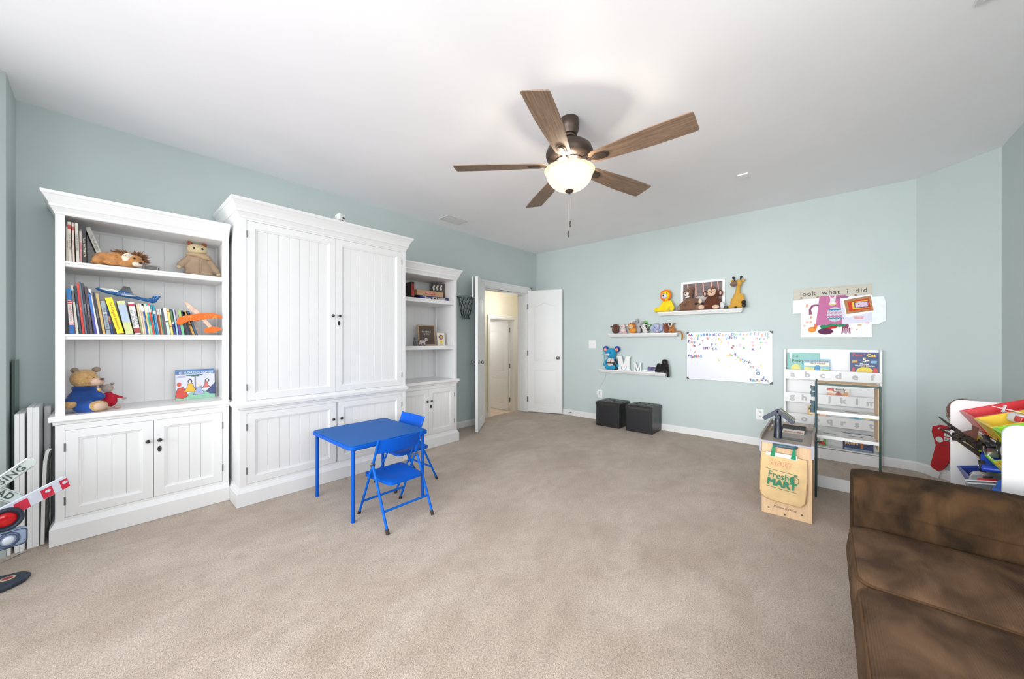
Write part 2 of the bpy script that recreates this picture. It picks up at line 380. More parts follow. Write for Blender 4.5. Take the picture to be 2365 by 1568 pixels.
# right leaf: hinged near the corner, its room face towards the camera
a = math.degrees(math.atan2(3.26 - 3.80, 4.952 - 4.735))
door_leaf(1, (4.735, 3.795), a, .59, 2.05)
# left leaf folded back against the wall, seen on its edge
a = math.degrees(math.atan2(3.470 - 3.815, 3.215 - 3.68))
L2 = door_leaf(2, (3.68, 3.80), a, .585, 2.055)
# ---- hall behind the door: lower floor, cream walls, a second door
hf = MB().box(2.9, 8.3, 4.02, 8.0, -.46, -.36); struct(hf.build('floor_hall', mat((214, 196, 176), .95, var=.12, scale=9, bump=.5, bscale=300)))
hw = MB(); Yh = 5.2; z0 = -.36
hw.box(2.9, 5.24, Yh, Yh + .12, z0, 2.5).box(6.03, 7.4, Yh, Yh + .12, z0, 2.5).box(5.24, 6.03, Yh, Yh + .12, 1.67, 2.5)
struct(hw.build('wall_hall', CREAM))
struct(B(2.8, 2.9, 4.02, 8, z0, 2.5).build('wall_hall_end', CREAM)); struct(MB().box(5.115, 6.52, 3.92, 4.015, z0, 2.5).box(2.8, 3.655, 3.92, 4.015, z0, -.002).box(4.765, 5.115, 3.92, 4.015, z0, -.002).build('wall_hall_light_block', CREAM)); struct(B(6.42, 6.52, 4.02, Yh - .001, z0, 2.5).build('wall_hall_right', CREAM))  # unseen near-side pieces added to keep outside light from leaking into the hall
struct(B(2.8, 8.3, 4.02, 8, 2.5, 2.6).build('ceiling_hall', CEILP)); struct(B(2.9, 8.3, 7.9, 8.0, z0, 2.5).build('wall_far', WHITE2)); struct(B(8.2, 8.3, 4.02, 7.9, z0, 2.5).build('wall_far_right', WHITE2))
t = MB(); t.box(5.17, 5.24, Yh - .018, Yh - .001, z0, 1.73).box(6.03, 6.10, Yh - .018, Yh - .001, z0, 1.73).box(5.24, 6.03, Yh - .018, Yh - .001, 1.67, 1.73)
t.box(5.16, 5.18, Yh - .026, Yh - .018, z0, 1.74).box(6.09, 6.11, Yh - .026, Yh - .018, z0, 1.74).box(5.16, 6.11, Yh - .026, Yh - .018, 1.72, 1.74)
t.box(6.01, 6.029, Yh - .01, Yh + .12, z0, 1.669).box(5.241, 5.255, Yh - .01, Yh + .12, z0, 1.669).box(5.255, 6.01, Yh - .01, Yh + .12, 1.655, 1.669)
struct(t.build('trim_3', WHITE, bev=.003))
t = MB(); t.box(2.9, 5.16, Yh - .016, Yh - .001, z0, z0 + .16).box(6.11, 6.41, Yh - .016, Yh - .001, z0, z0 + .16); struct(t.build('baseboard_hall', WHITE))
d3 = door_leaf(3, (5.975, 5.33, z0), 92, .76, 2.0, knobs=(0, 0))
for z in (.25, 1.0, 1.8): B(-.03, .03, -.012, -.004, z - .05, z + .05).build('hinge', STEEL, d3)
pf = thing('framed_picture', 'small thin black framed picture on the cream hall wall', 'picture', (5.0, Yh, 1.11))
f = MB(); f.box(-.12, .04, -.015, -.002, .125, .14).box(-.12, .04, -.015, -.002, -.14, -.125).box(.025, .04, -.015, -.002, -.125, .125).box(-.12, -.105, -.015, -.002, -.125, .125); f.build('frame', BLACK, pf)
B(-.105, .025, -.006, -.002, -.125, .125).build('print', mat((226, 222, 206), .6), pf)
sw = thing('light_switch', 'cream light switch plate on the hall wall beside the inner door', 'switch', (5.01, Yh, .88)); B(-.04, .04, -.006, 0, -.06, .06).build('cover_plate', mat((240, 232, 206), .4), sw, bev=.002); B(-.006, .006, -.016, -.006, -.012, .012).build('toggle', PLASTW, sw)
# ---- wall plates, vents
def plate(name, label, cat, Yc, Zc, kind, g=None):
    t = thing(name, label, cat, (5.009, Yc, Zc), -90, g); w_ = .06 if kind == 'sw' else .038
    B(-w_, w_, -.006, 0, -.062, .062).build('cover_plate', PLASTW, t, bev=.003)
    if kind == 'sw':
        for x in (-.025, .025): B(x - .005, x + .005, -.018, -.006, -.002, .016).build('toggle', PLASTW, t, bev=.001)
    else:
        for z in (-.026, .026):
            q = MB().cyl((0, -.006, z), (0, -.009, z), .017, .016, 18).build('socket', PLASTW, t)
            s = MB(); s.box(-.008, -.005, -.0098, -.009, z - .002, z + .008).box(.005, .008, -.0098, -.009, z - .002, z + .008).cyl((0, -.009, z - .009), (0, -.0098, z - .009), .003, n=8); s.build('slot', BLACK, q)
    return t
plate('light_switch', 'white double light switch plate on the back wall left of the shelves', 'switch', 2.73, 1.152, 'sw')
plate('wall_outlet', 'white double outlet on the back wall above the toy checkout', 'outlet', .575, .36, 'ou')
plate('wall_outlet', 'white outlet behind the left black storage cube', 'outlet', 2.598, .40, 'ou')
VENTM = mat((214, 214, 214), .5, var=.02)
def vent(label, x0, x1, y0, y1, n):
    t = thing('ceiling_vent', label, 'vent', (0, 0, 0)); b = .02
    f = MB(); z = H - .008
    f.box(x0, x1, y0, y0 + b, z, H - .0005).box(x0, x1, y1 - b, y1, z, H - .0005).box(x0, x0 + b, y0 + b, y1 - b, z, H - .0005).box(x1 - b, x1, y0 + b, y1 - b, z, H - .0005).box((x0 + x1) / 2 - .006, (x0 + x1) / 2 + .006, y0 + b, y1 - b, z, H - .0005)
    f.build('frame', VENTM, t, bev=.002)
    B(x0 + b, x1 - b, y0 + b, y1 - b, H - .002, H - .0005).build('backing', mat((120, 120, 120), .8), t)
    for i in range(n):
        y = y0 + b + (y1 - y0 - 2 * b) * (i + .5) / n
        MB().obox(((x0 + x1) / 2, y, H - .007), (x1 - x0 - 2 * b, .002, .011), (35, 0, 0)).build('slat', VENTM, t)
vent('white rectangular ceiling vent above the right bookcase', 2.74, 3.05, 3.41, 3.61, 12)
vent('white ceiling vent directly above the sofa', 2.28, 2.58, -.85, -.50, 14)
dt = thing('blank_cover_plate', 'small square white cover plate on the ceiling towards the back wall', 'cover plate', (3.87, .57, H)); B(-.055, .055, -.04, .04, -.012, -.0005).build('plate', CEILP, dt, bev=.003); MB().cyl((0, 0, -.012), (0, 0, -.014), .004, n=8).build('screw', VENTM, dt)
# door stops
for lab, P, rz in (('spring door stop on the baseboard beside the right bookcase', (3.0, 3.805, .05), 0), ('spring door stop on the baseboard beside the right door leaf', (4.995, 3.10, .05), -90)):
    t = thing('door_stop', lab, 'door stop', P, rz)
    MB().tube([(.006 * math.cos(k * .9), -.002 - k * .0012, .006 * math.sin(k * .9)) for k in range(50)], .0012, 5).build('spring', STEEL, t); MB().cyl((0, -.062, 0), (0, -.074, 0), .007, n=12).build('rubber_tip', BLACK, t)
# ------------------------------------------------------------------ white wall unit: two bookcases and the closed cabinet
CABW = mat((229, 229, 229), .38, var=.012, scale=6)
IRON = mat((70, 70, 72), .4, .8, var=.1)
def moulding(W_, D_, prof, xl=0, l=1, r=1):
    """profile of (outset, z) swept along left side, front and right side"""
    m = MB(); vs = []; fs = []
    for p, z in prof: vs += [(xl - p * l, D_, z), (xl - p * l, -p, z), (xl + W_ + p * r, -p, z), (xl + W_ + p * r, D_, z)]
    for i in range(len(prof) - 1):
        for k in range(3): fs.append((i * 4 + k, i * 4 + k + 1, (i + 1) * 4 + k + 1, (i + 1) * 4 + k))
    m.add(vs, fs); n = len(prof) - 1
    m.add(vs[:4], [(3, 2, 1, 0)]); m.add(vs[-4:], [(0, 1, 2, 3)]); return m
def panel_door(root, x0, x1, z0, z1, nb, side, key=False, kz=None, sw=.05):
    g = .0014; x0 += g; x1 -= g; z0 += g; z1 -= g
    m = MB(); r = [(x0, z0, x1, z1, .02), (x0, z0, x1, z1, .0015), (x0 + .0015, z0 + .0015, x1 - .0015, z1 - .0015, 0), (x0 + sw, z0 + sw, x1 - sw, z1 - sw, 0),
                   (x0 + sw + .004, z0 + sw + .004, x1 - sw - .004, z1 - sw - .004, .003), (x0 + sw + .012, z0 + sw + .012, x1 - sw - .012, z1 - sw - .012, .005), (x0 + sw + .014, z0 + sw + .014, x1 - sw - .014, z1 - sw - .014, .012)]
    vs = []; fs = []
    for a, b, c, d, y in r: vs += [(a, y, b), (c, y, b), (c, y, d), (a, y, d)]
    for i in range(len(r) - 1):
        for k in range(4): fs.append((i * 4 + k, i * 4 + (k + 1) % 4, (i + 1) * 4 + (k + 1) % 4, (i + 1) * 4 + k))
    m.add(vs, fs); m.box(x0, x1, .019, .0199, z0, z1)
    d = m.build('door', CABW, root)
    bx0, bx1 = x0 + sw + .012, x1 - sw - .012; bw = (bx1 - bx0) / nb
    for i in range(nb):
        a = bx0 + i * bw; b = a + bw; e = .0016
        MB().prism([(a + .0006, .018), (a + .0006, .012), (a + .0006 + e, .0105), (b - .0006 - e, .0105), (b - .0006, .012), (b - .0006, .018)], z0 + sw + .01, z1 - sw - .01, 'z').build('board', CABW, d)
    kx = x1 - .027 if side == 'r' else x0 + .027; kz = kz or z1 - .14
    k = MB().cyl((kx, 0, kz), (kx, -.012, kz), .005, n=10).sph((kx, -.018, kz), (.0125, .009, .0125)); k.build('knob', IRON, d, 40)
    if key:
        k = MB(); k.T = Matrix.Translation((kx, 0, kz - .063)) @ Matrix.Diagonal((.55, 1, 1, 1)); k.cyl((0, 0, 0), (0, -.003, 0), .02, .019, 20); kk = k.build('keyhole_plate', IRON, d)
    hx = x0 - .002 if side == 'r' else x1 + .002
    for z in (z0 + .1, z1 - .1): MB().cyl((hx, -.002, z - .025), (hx, -.002, z + .025), .0042, n=8).build('hinge', STEEL, d)
    return d
def frame_front(root, W_, zs, xs_open, stile, t=.02):
    """face frame pieces as one mesh: zs list of (z0,z1) rails, full height stiles"""
    m = MB(); m.box(0, stile, 0, t, .10, zs[-1][1]); m.box(W_ - stile, W_, 0, t, .10, zs[-1][1])
    for a, b in zs: m.box(stile, W_ - stile, 0, t, a, b)
    return m
def bookcase(name, label, loc, W_, D_, shelves, s, xm, l=1, r=1):
    t = thing(name, label, 'bookcase', loc)
    TOP = 2.094 * s; op = 1.995 * s; deck = .765 * s; z1 = .675 * s; st = .037
    MB().box(0, .018, .02, D_, .1, TOP - .02).build('side_panel', CABW, t); MB().box(W_ - .018, W_, .02, D_, .1, TOP - .02).build('side_panel', CABW, t)
    frame_front(t, W_, [(.10, .150 * s), (z1, deck - .035), (op, TOP - .02)], None, st).build('face_frame', CABW, t, bev=.001)
    moulding(W_, D_, [(0, .135), (.004, .132), (.006, .124), (.014, .112), (.017, .104), (.021, .100), (.021, .002)][::-1], 0, l, r).build('plinth', CABW, t)
    moulding(W_, D_, [(0, TOP - .125), (.004, TOP - .12), (.006, TOP - .108), (.018, TOP - .085), (.022, TOP - .082), (.022, TOP - .068), (.030, TOP - .05), (.044, TOP - .022), (.048, TOP - .02), (.052, TOP - .012), (.052, TOP)], 0, l, r).build('crown', CABW, t)
    moulding(W_, D_, [(0, deck - .055), (.008, deck - .05), (.010, deck - .034), (.022, deck - .032), (.025, deck - .027), (.025, deck - .006), (.021, deck)], 0, l, r).build('countertop', CABW, t)
    MB().box(.018, W_ - .018, .02, D_ - .01, op + .003, op + .02).build('top_board', CABW, t)
    # back boards
    n = 8; off = .045; bw = (W_ - .036 - 0) / 7.25; xs = [.018] + [off + .018 + i * bw for i in range(8)]
    xs = [x for x in xs if x < W_ - .03] + [W_ - .018]
    for a, b in zip(xs[:-1], xs[1:]):
        e = .0025; MB().prism([(a, D_ - .004), (a, D_ - .012), (a + e, D_ - .015), (b - e, D_ - .015), (b, D_ - .012), (b, D_ - .004)], deck, op, 'z').build('back_board', CABW, t)
    B(.018, W_ - .018, D_ - .022, D_ - .016, 1.955 * s, op).build('back_rail', CABW, t)
    for z, th in shelves:
        m = MB(); m.prism([(0, z), (0, z - .012), (.005, z - .015), (.005, z - th + .004), (.009, z - th), (D_ - .02, z - th), (D_ - .02, z)], st + .0005, W_ - st - .0005, 'x'); m.box(.019, st, .021, D_ - .02, z - th, z - .001).box(W_ - st, W_ - .019, .021, D_ - .02, z - th, z - .001); m.build('shelf', CABW, t)
    # notched shelf strips
    for x in (.018, W_ - .030):
        for yy in (.06, D_ - .06):
            m = MB(); z = deck + .05
            m.box(x, x + .012, yy - .012, yy + .004, deck, op - .02)
            while z < op - .08: m.prism([(yy + .004, z), (yy + .014, z + .006), (yy + .014, z + .018), (yy + .004, z + .03)], x, x + .012, 'x'); z += .04
            m.build('shelf_strip', CABW, t)
    panel_door(t, st, xm, .150 * s, z1, 4, 'r', kz=.537 * s); panel_door(t, xm, W_ - st, .150 * s, z1, 4, 'l', True, kz=.537 * s)
    return t
U1 = bookcase('bookcase', 'white bookcase with a row of books, left of the big closed cabinet', (-.187, 3.44, 0), .822, .37, [(1.255, .033), (1.695, .033)], 1.0, .415, 1, 0)
U3 = bookcase('bookcase', 'white bookcase with board games between the closed cabinet and the door', (2.053, 3.37, 0), .775, .44, [(1.152, .042), (1.682, .042)], .985, .37, 0, 1)
def big_cabinet():
    t = thing('closed_cabinet', 'wide white closed cabinet with two tall upper doors and two lower doors', 'cabinet', (.657, 3.22, 0)); W_ = 1.373; D_ = .59; TOP = 2.252; s = TOP
    B(0, .018, .02, D_, .1, TOP - .02).build('side_panel', CABW, t); B(W_ - .018, W_, .02, D_, .1, TOP - .02).build('side_panel', CABW, t)
    frame_front(t, W_, [(.10, .150), (.675, .767), (2.105, TOP - .02)], None, .044).build('face_frame', CABW, t, bev=.001)
    moulding(W_, D_, [(.021, .002), (.021, .100), (.017, .104), (.014, .112), (.006, .124), (.004, .132), (0, .135)]).build('plinth', CABW, t)
    moulding(W_, D_, [(0, .700), (.008, .703), (.012, .715), (.020, .720), (.022, .742), (.006, .752), (0, .755)]).build('waist_moulding', CABW, t)
    moulding(W_, D_, [(0, TOP - .135), (.004, TOP - .13), (.006, TOP - .118), (.018, TOP - .095), (.024, TOP - .092), (.024, TOP - .078), (.034, TOP - .05), (.05, TOP - .024), (.054, TOP - .022), (.06, TOP - .012), (.06, TOP)]).build('crown', CABW, t)
    B(.02, W_ - .02, .03, D_ - .01, TOP - .15, TOP - .13).build('top_board', CABW, t); B(.018, W_ - .018, D_ - .01, D_, .1, 2.1).build('back_panel', CABW, t)
    panel_door(t, .044, .683, .767, 2.105, 7, 'r', kz=1.43); panel_door(t, .683, W_ - .044, .767, 2.105, 7, 'l', True, kz=1.43)
    panel_door(t, .044, .688, .150, .675, 7, 'r', kz=.532); panel_door(t, .700, W_ - .044, .150, .675, 7, 'l', kz=.532)
    B(.664, .704, .021, .03, .1, 2.1).build('centre_stop', CABW, t)
    return t
big_cabinet()
# ------------------------------------------------------------------ ceiling fan with lit bowl
FX, FY = 2.10, 1.319
BRONZE = mat((80, 68, 60), .42, .6, var=.12, scale=40)
BLADE = wood((158, 130, 106), (100, 80, 66), .55, (1.2, 22, 22), 5, key='blade')
fan = thing('ceiling_fan', 'five blade wood ceiling fan with bronze motor and lit glass bowl', 'fan', (FX, FY, 0))
MB().lathe([(.030, 2.6), (.040, 2.601), (.042, 2.615), (.052, 2.618), (.060, 2.64), (.064, 2.66), (.067, 2.665), (.067, 2.70), (.063, 2.7245)], n=36).build('canopy', BRONZE, fan, 35)
MB().cyl((0, 0, 2.53), (0, 0, 2.605), .013, n=16).build('downrod', BRONZE, fan, 35)
MB().lathe([(.06, 2.425), (.10, 2.43), (.105, 2.437), (.135, 2.442), (.152, 2.455), (.158, 2.475), (.160, 2.478), (.160, 2.495), (.157, 2.50), (.148, 2.525), (.12, 2.548), (.08, 2.56), (.04, 2.562), (.025, 2.575), (.018, 2.58)], n=48).build('motor_housing', BRONZE, fan, 35)
for k in range(30):
    a = 2 * PI * k / 30; m = MB(); m.T = Matrix.Rotation(a, 4, 'Z'); m.obox((.119, 0, 2.4385), (.022, .006, .003), (0, -15, 0)); m.build('vent_slot', mat((60, 48, 42), .6, .3), fan)
MB().lathe([(.03, 2.385), (.045, 2.388), (.05, 2.395), (.05, 2.43)], n=28).build('switch_housing', BRONZE, fan, 35)
pitch = R(-12)
for k in range(5):
    a = R(56 + 72 * k); m = MB(); n = 28; top = []; L0, L1 = .155, .79
    pr = []
    def hw(u):  # half width along the blade
        return .048 + .029 * min(1, u / .62) ** .8 if u < .97 else .077
    pts = []
    N_ = 24
    for i in range(N_ + 1):
        u = i / N_; x = L0 + (L1 - L0) * u; pts.append((x, hw(u)))
    pts[0] = (L0 + .004, .036); pts.insert(1, (L0 + .0, .030)); pts = sorted(pts)
    pts[-1] = (L1, .066); pts.insert(-1, (L1 - .006, .074)); pts.insert(-2, (L1 - .016, .077))
    poly = [(x, -h) for x, h in pts] + [(x + .0, h) for x, h in pts[::-1]]
    m.T = Matrix.Translation((0, 0, 2.412)) @ Matrix.Rotation(a, 4, 'Z') @ Matrix.Rotation(pitch, 4, 'X'); 
    m2 = MB(); m2.prism(poly, -.003, .003, 'z'); 
    b = m2.build('blade', BLADE, fan, bev=.0015); b.matrix_local = m.T
    ir = MB(); ir.T = Matrix()
    ir.prism([(.07, -.016), (.125, -.010), (.165, -.012), (.20, -.034), (.262, -.030), (.285, -.010), (.285, .010), (.262, .030), (.20, .034), (.165, .012), (.125, .010), (.07, .016)], -.0085, -.0035, 'z')
    ir.prism([(.10, -.008), (.17, -.006), (.205, -.022), (.256, -.020), (.272, 0), (.256, .020), (.205, .022), (.17, .006), (.10, .008)], -.012, -.0085, 'z')
    ir.box(.06, .13, -.012, .012, -.004, .02)
    i_ = ir.build('blade_iron', BRONZE, b, bev=.0015)
# glowing frosted bowl
m = bpy.data.materials.new('frosted_glass'); m.use_nodes = True; nt = m.node_tree; N = nt.nodes; L = nt.links
for n_ in list(N): N.remove(n_)
o_ = N.new('ShaderNodeOutputMaterial'); tr_ = N.new('ShaderNodeBsdfTranslucent'); tr_.inputs[0].default_value = (1, .88, .68, 1)
gl = N.new('ShaderNodeBsdfGlossy'); gl.inputs['Roughness'].default_value = .35; em = N.new('ShaderNodeEmission'); em.inputs[0].default_value = (1, .74, .47, 1); em.inputs[1].default_value = .55
tcn = N.new('ShaderNodeTexCoord'); nzn = N.new('ShaderNodeTexNoise'); nzn.inputs['Scale'].default_value = 9; crn = N.new('ShaderNodeValToRGB')
crn.color_ramp.elements[0].color = (.10, .075, .05, 1); crn.color_ramp.elements[1].color = (.14, .11, .08, 1); L.new(tcn.outputs['Object'], nzn.inputs['Vector']); L.new(nzn.outputs[0], crn.inputs[0]); L.new(crn.outputs[0], tr_.inputs[0])
mx = N.new('ShaderNodeMixShader'); mx.inputs[0].default_value = .05; ad = N.new('ShaderNodeAddShader')
L.new(tr_.outputs[0], mx.inputs[1]); L.new(gl.outputs[0], mx.inputs[2]); L.new(mx.outputs[0], ad.inputs[0]); L.new(em.outputs[0], ad.inputs[1]); L.new(ad.outputs[0], o_.inputs[0])
prof = [(.0, 2.236)]
for i in range(1, 15):
    t = i / 14; prof.append((.158 * math.sin(t * PI / 2) ** .85, 2.236 + .128 * (1 - math.cos(t * PI / 2)) ** .9))
prof += [(.166, 2.366), (.170, 2.373), (.167, 2.377)]
mb = MB().lathe(prof, n=48, caps=False); mb.build('glass_bowl', m, fan, 60)
MB().lathe([(.0, 2.214), (.006, 2.216), (.007, 2.222), (.020, 2.226), (.030, 2.236), (.030, 2.243), (.0, 2.245)][::1], n=24, caps=False).build('finial', BRONZE, fan, 40)
for (dx, dy, zb) in ((.006, -.004, 1.995), (-.006, .004, 1.925)):
    ch = MB().cyl((dx, dy, zb + .04), (dx, dy, 2.216), .0009, n=5); z = 2.21
    while z > zb + .045: ch.sph((dx, dy, z), .0018, u=6, w=4); z -= .007
    c_ = ch.build('pull_chain', mat((190, 185, 178), .3, .9), fan, 60, kind='stuff')
    MB().lathe([(.002, zb + .04), (.0055, zb + .034), (.007, zb + .02), (.0055, zb), (.002, zb - .004)], (dx, dy), 12).build('pull_fob', mat((60, 52, 48), .5), c_, 50)
for i, (a_, pw) in enumerate(((215, 10), (95, 7), (335, 7))):
    a_ = R(a_)
    point('fan_bulb', (FX + .075 * math.cos(a_), FY + .075 * math.sin(a_), 2.366), pw * FANP, (1, .88, .72), .02)
# ------------------------------------------------------------------ blue folding table and chairs
BLUE = mat((0, 86, 190), .5, var=.03, scale=12, spec=.2)
BLUEF = mat((0, 96, 200), .5, var=.03, scale=12, spec=.2)
RUB = mat((52, 44, 40), .7)
tb = thing('folding_table', 'small square blue childs folding table with round legs', 'table', (1.38, 2.683, 0))
MB().rbox((0, 0, .5), (.625, .665, .026), .012, 4).build('edge_band', BLUE, tb, 50)
def rrect(hx, hy, r, n=6):
    p = []
    for cx, cy, a0 in ((hx - r, hy - r, 0), (-hx + r, hy - r, 90), (-hx + r, -hy + r, 180), (hx - r, -hy + r, 270)):
        for i in range(n + 1): a = R(a0 + 90 * i / n); p.append((cx + r * math.cos(a), cy + r * math.sin(a)))
    return p
bpy.data.objects.remove([o for o in COL.objects if o.name == 'edge_band'][0])
MB().prism(rrect(.312, .335, .045), .486, .510, 'z').build('edge_band', BLUE, tb, 40, bev=.005, seg=3)
MB().prism(rrect(.305, .328, .04), .509, .5155, 'z').build('table_top', mat((0, 92, 172), .5, var=.04, scale=5, spec=.2), tb, 40, bev=.003)
for x in (-.278, .272):
    for y in (-.305, .302):
        l = MB().cyl((x, y, .004), (x, y, .488), .0125, n=18).build('leg', BLUE, tb, 40); MB().cyl((x, y, 0), (x, y, .012), .0135, n=14).build('foot', BLUE, l, 40)
MB().box(-.27, .265, -.29, -.27, .47, .486).box(-.27, .265, .27, .29, .47, .486).box(-.27, -.25, -.29, .29, .468, .486).box(.25, .27, -.29, .29, .468, .486).build('under_frame', BLUE, tb)
def chair(label, loc, rz):
    t = thing('folding_chair', label, 'chair', loc, rz, 'blue childrens folding chairs')
    for s in (-1, 1):
        x = s * .162
        f = MB().tube([(x, .197, .012), (x, .10, .20), (x, .02, .36), (x, -.01, .42), (x, -.045, .50), (x, -.072, .568)], .0085, 10).build('front_leg', BLUEF, t, 60)
        r = MB().tube([(s * .170, -.195, .012), (s * .170, -.10, .21), (s * .170, -.02, .37), (s * .168, 0, .392)], .0085, 10).build('rear_leg', BLUEF, t, 60)
        MB().cyl((x, .203, 0), (x, .190, .026), .0115, .0105, 12).build('foot_cap', RUB, f, 40); MB().cyl((s * .170, -.201, 0), (s * .170, -.186, .028), .0115, .0105, 12).build('foot_cap', RUB, r, 40)
        h = MB().obox((s * .166, -.002, .388), (.022, .022, .034), (20, 0, 0)); h.cyl((s * .15, .003, .395), (s * .182, .003, .395), .006, n=10); h.build('hinge', STEEL, t, bev=.003)
        MB().cyl((s * .15, .055, .285), (s * .178, .055, .285), .004, n=8).build('rivet', STEEL, t); MB().cyl((s * .158, -.05, .505), (s * .174, -.05, .505), .004, n=8).build('rivet', STEEL, t)
    MB().cyl((-.162, .147, .105), (.162, .147, .105), .0075, n=12).build('front_crossbar', BLUEF, t, 40)
    MB().cyl((-.17, -.142, .122), (.17, -.142, .122), .0075, n=12).build('rear_crossbar', BLUEF, t, 40)
    # seat: rounded trapezoid, dished
    sp = MB(); n = 14; vs = []; fs = []
    def P(u, v, top):
        w_ = .138 + .012 * (v); x = u * w_; y = -.152 + (v + 1) / 2 * .318
        rc = .25; cu = max(0, abs(u) - (1 - rc)); cv = max(0, abs(v) - (1 - rc)); q = math.hypot(cu, cv)
        if q > rc: k = rc / q; x = math.copysign((1 - rc) + cu * k, u) * w_; y = -.152 + (math.copysign((1 - rc) + cv * k, v) + 1) / 2 * .318
        d = -.010 * math.exp(-((u * 1.3) ** 2 + (v * 1.2) ** 2) * 1.6) if top else 0
        return (x, y, (.300 if top else .276) + d - (.004 if top and max(abs(u), abs(v)) > .95 else 0))
    for top in (1, 0):
        for i in range(n + 1):
            for j in range(n + 1): vs.append(P(-1 + 2 * i / n, -1 + 2 * j / n, top))
    m_ = (n + 1) ** 2; idx = lambda i, j, t_: t_ * m_ + i * (n + 1) + j
    for i in range(n):
        for j in range(n):
            fs.append((idx(i, j, 0), idx(i + 1, j, 0), idx(i + 1, j + 1, 0), idx(i, j + 1, 0))); fs.append((idx(i, j, 1), idx(i, j + 1, 1), idx(i + 1, j + 1, 1), idx(i + 1, j, 1)))
    for i in range(n):
        fs += [(idx(i, 0, 0), idx(i, 0, 1), idx(i + 1, 0, 1), idx(i + 1, 0, 0)), (idx(i, n, 0), idx(i + 1, n, 0), idx(i + 1, n, 1), idx(i, n, 1)), (idx(0, i, 0), idx(0, i + 1, 0), idx(0, i + 1, 1), idx(0, i, 1)), (idx(n, i, 0), idx(n, i, 1), idx(n, i + 1, 1), idx(n, i + 1, 0))]
    sp.add(vs, fs); sp.build('seat', BLUE, t, 50)
    # curved backrest panel
    b = MB(); vs = []; fs = []; n = 14
    for i in range(n + 1):
        u = -1 + 2 * i / n; x = u * .158; bow = -.026 * (1 - u * u)
        for z, off in ((.468, 0), (.566, -.034)):
            for th in (-.004, .004): vs.append((x, -.034 + bow + off + th, z - .006 * (1 - u * u)))
    for i in range(n):
        o = i * 4; fs += [(o, o + 4, o + 6, o + 2), (o + 1, o + 3, o + 7, o + 5), (o + 2, o + 6, o + 7, o + 3), (o, o + 1, o + 5, o + 4)]
    fs += [(0, 2, 3, 1), (n * 4, n * 4 + 1, n * 4 + 3, n * 4 + 2)]
    b.add(vs, fs); b.build('backrest', mat((0, 86, 196), .5, var=.03, spec=.2), t, 40, bev=.003)
    return t
c1 = chair('blue folding chair in front of the table, its back to the room', (1.347, 2.265, 0), 0)
c2 = copy_tree(c1); c2.location = (1.735, 2.742, 0); c2.rotation_euler = (0, 0, R(90)); tag(c2, 'blue folding chair at the side of the table nearest the door', 'chair', 'blue childrens folding chairs')
# ------------------------------------------------------------------ black storage cubes
LEATH = mat((30, 30, 34), .42, var=.15, scale=30, bump=.25, bscale=180)
LEATH2 = mat((40, 39, 37), .33, var=.15, scale=30, bump=.2, bscale=180)
def cube(label, loc, rz):
    t = thing('storage_ottoman', label, 'ottoman', loc, rz, 'black storage ottomans'); h = .178
    MB().box(-h + .004, h - .004, 0, .33, .002, .30).build('box', LEATH, t, bev=.004)
    # slightly creased side skins
    for s in (-1, 1):
        m = MB(); n = 12; vs = []; fs = []
        for i in range(n + 1):
            y = .003 + .324 * i / n; dx = .004 + .003 * math.sin(i * 2.1) * math.sin(PI * i / n)
            vs += [(s * (h - .004 + .0002), y, .003), (s * (h - .005 + dx), y, .15), (s * (h - .004 + .0002), y, .30)]
        for i in range(n):
            for k in range(2): f = (i * 3 + k, i * 3 + 3 + k, i * 3 + 4 + k, i * 3 + 1 + k); fs.append(f if s > 0 else f[::-1])
        m.add(vs, fs); m.build('side_skin', LEATH2, t, 180)
    m = MB(); n = 24; vs = []; fs = []
    def zt(u, v):
        z = .345 + .016 * (1 - abs(u) ** 4) * (1 - abs(v) ** 4)
        for a in (-.33, .33):
            for b in (-.33, .33): z -= .019 * math.exp(-((u - a) ** 2 + (v - b) ** 2) / .012)
        for a in (-.33, .33): z -= .006 * math.exp(-(u - a) ** 2 / .002) + .006 * math.exp(-(v - a) ** 2 / .002)
        if max(abs(u), abs(v)) > .96: z -= .008
        return z
    for i in range(n + 1):
        for j in range(n + 1):
            u = -1 + 2 * i / n; v = -1 + 2 * j / n; vs.append((u * (h + .004), .165 + v * .169, zt(u, v)))
    for i in range(n):
        for j in range(n): fs.append((i * (n + 1) + j, (i + 1) * (n + 1) + j, (i + 1) * (n + 1) + j + 1, i * (n + 1) + j + 1))
    k0 = len(vs); edge = [i * (n + 1) for i in range(n + 1)] + [n * (n + 1) + j for j in range(1, n + 1)] + [i * (n + 1) + n for i in range(n - 1, -1, -1)] + [j for j in range(n - 1, 0, -1)]
    for e in edge: x, y, z = vs[e]; vs.append((x, y, .298))
    for i in range(len(edge)): j = (i + 1) % len(edge); fs.append((edge[j], edge[i], k0 + i, k0 + j))
    fs.append(tuple(k0 + i for i in range(len(edge)))); m.add(vs, fs); l_ = m.build('lid', LEATH2, t, 50)
    for a in (-.33, .33):
        for b in (-.33, .33): MB().sph((a * (h + .004), .165 + b * .169, .338), (.009, .009, .004)).build('button', LEATH, l_, 60)
    return t
o1 = cube('black tufted storage cube on the left, below the plugged in outlet', (4.662, 2.305, 0), -90)
o2 = copy_tree(o1); o2.location = (4.645, 1.853, 0); tag(o2, 'black tufted storage cube on the right, nearer the whiteboard', 'ottoman', 'black storage ottomans')

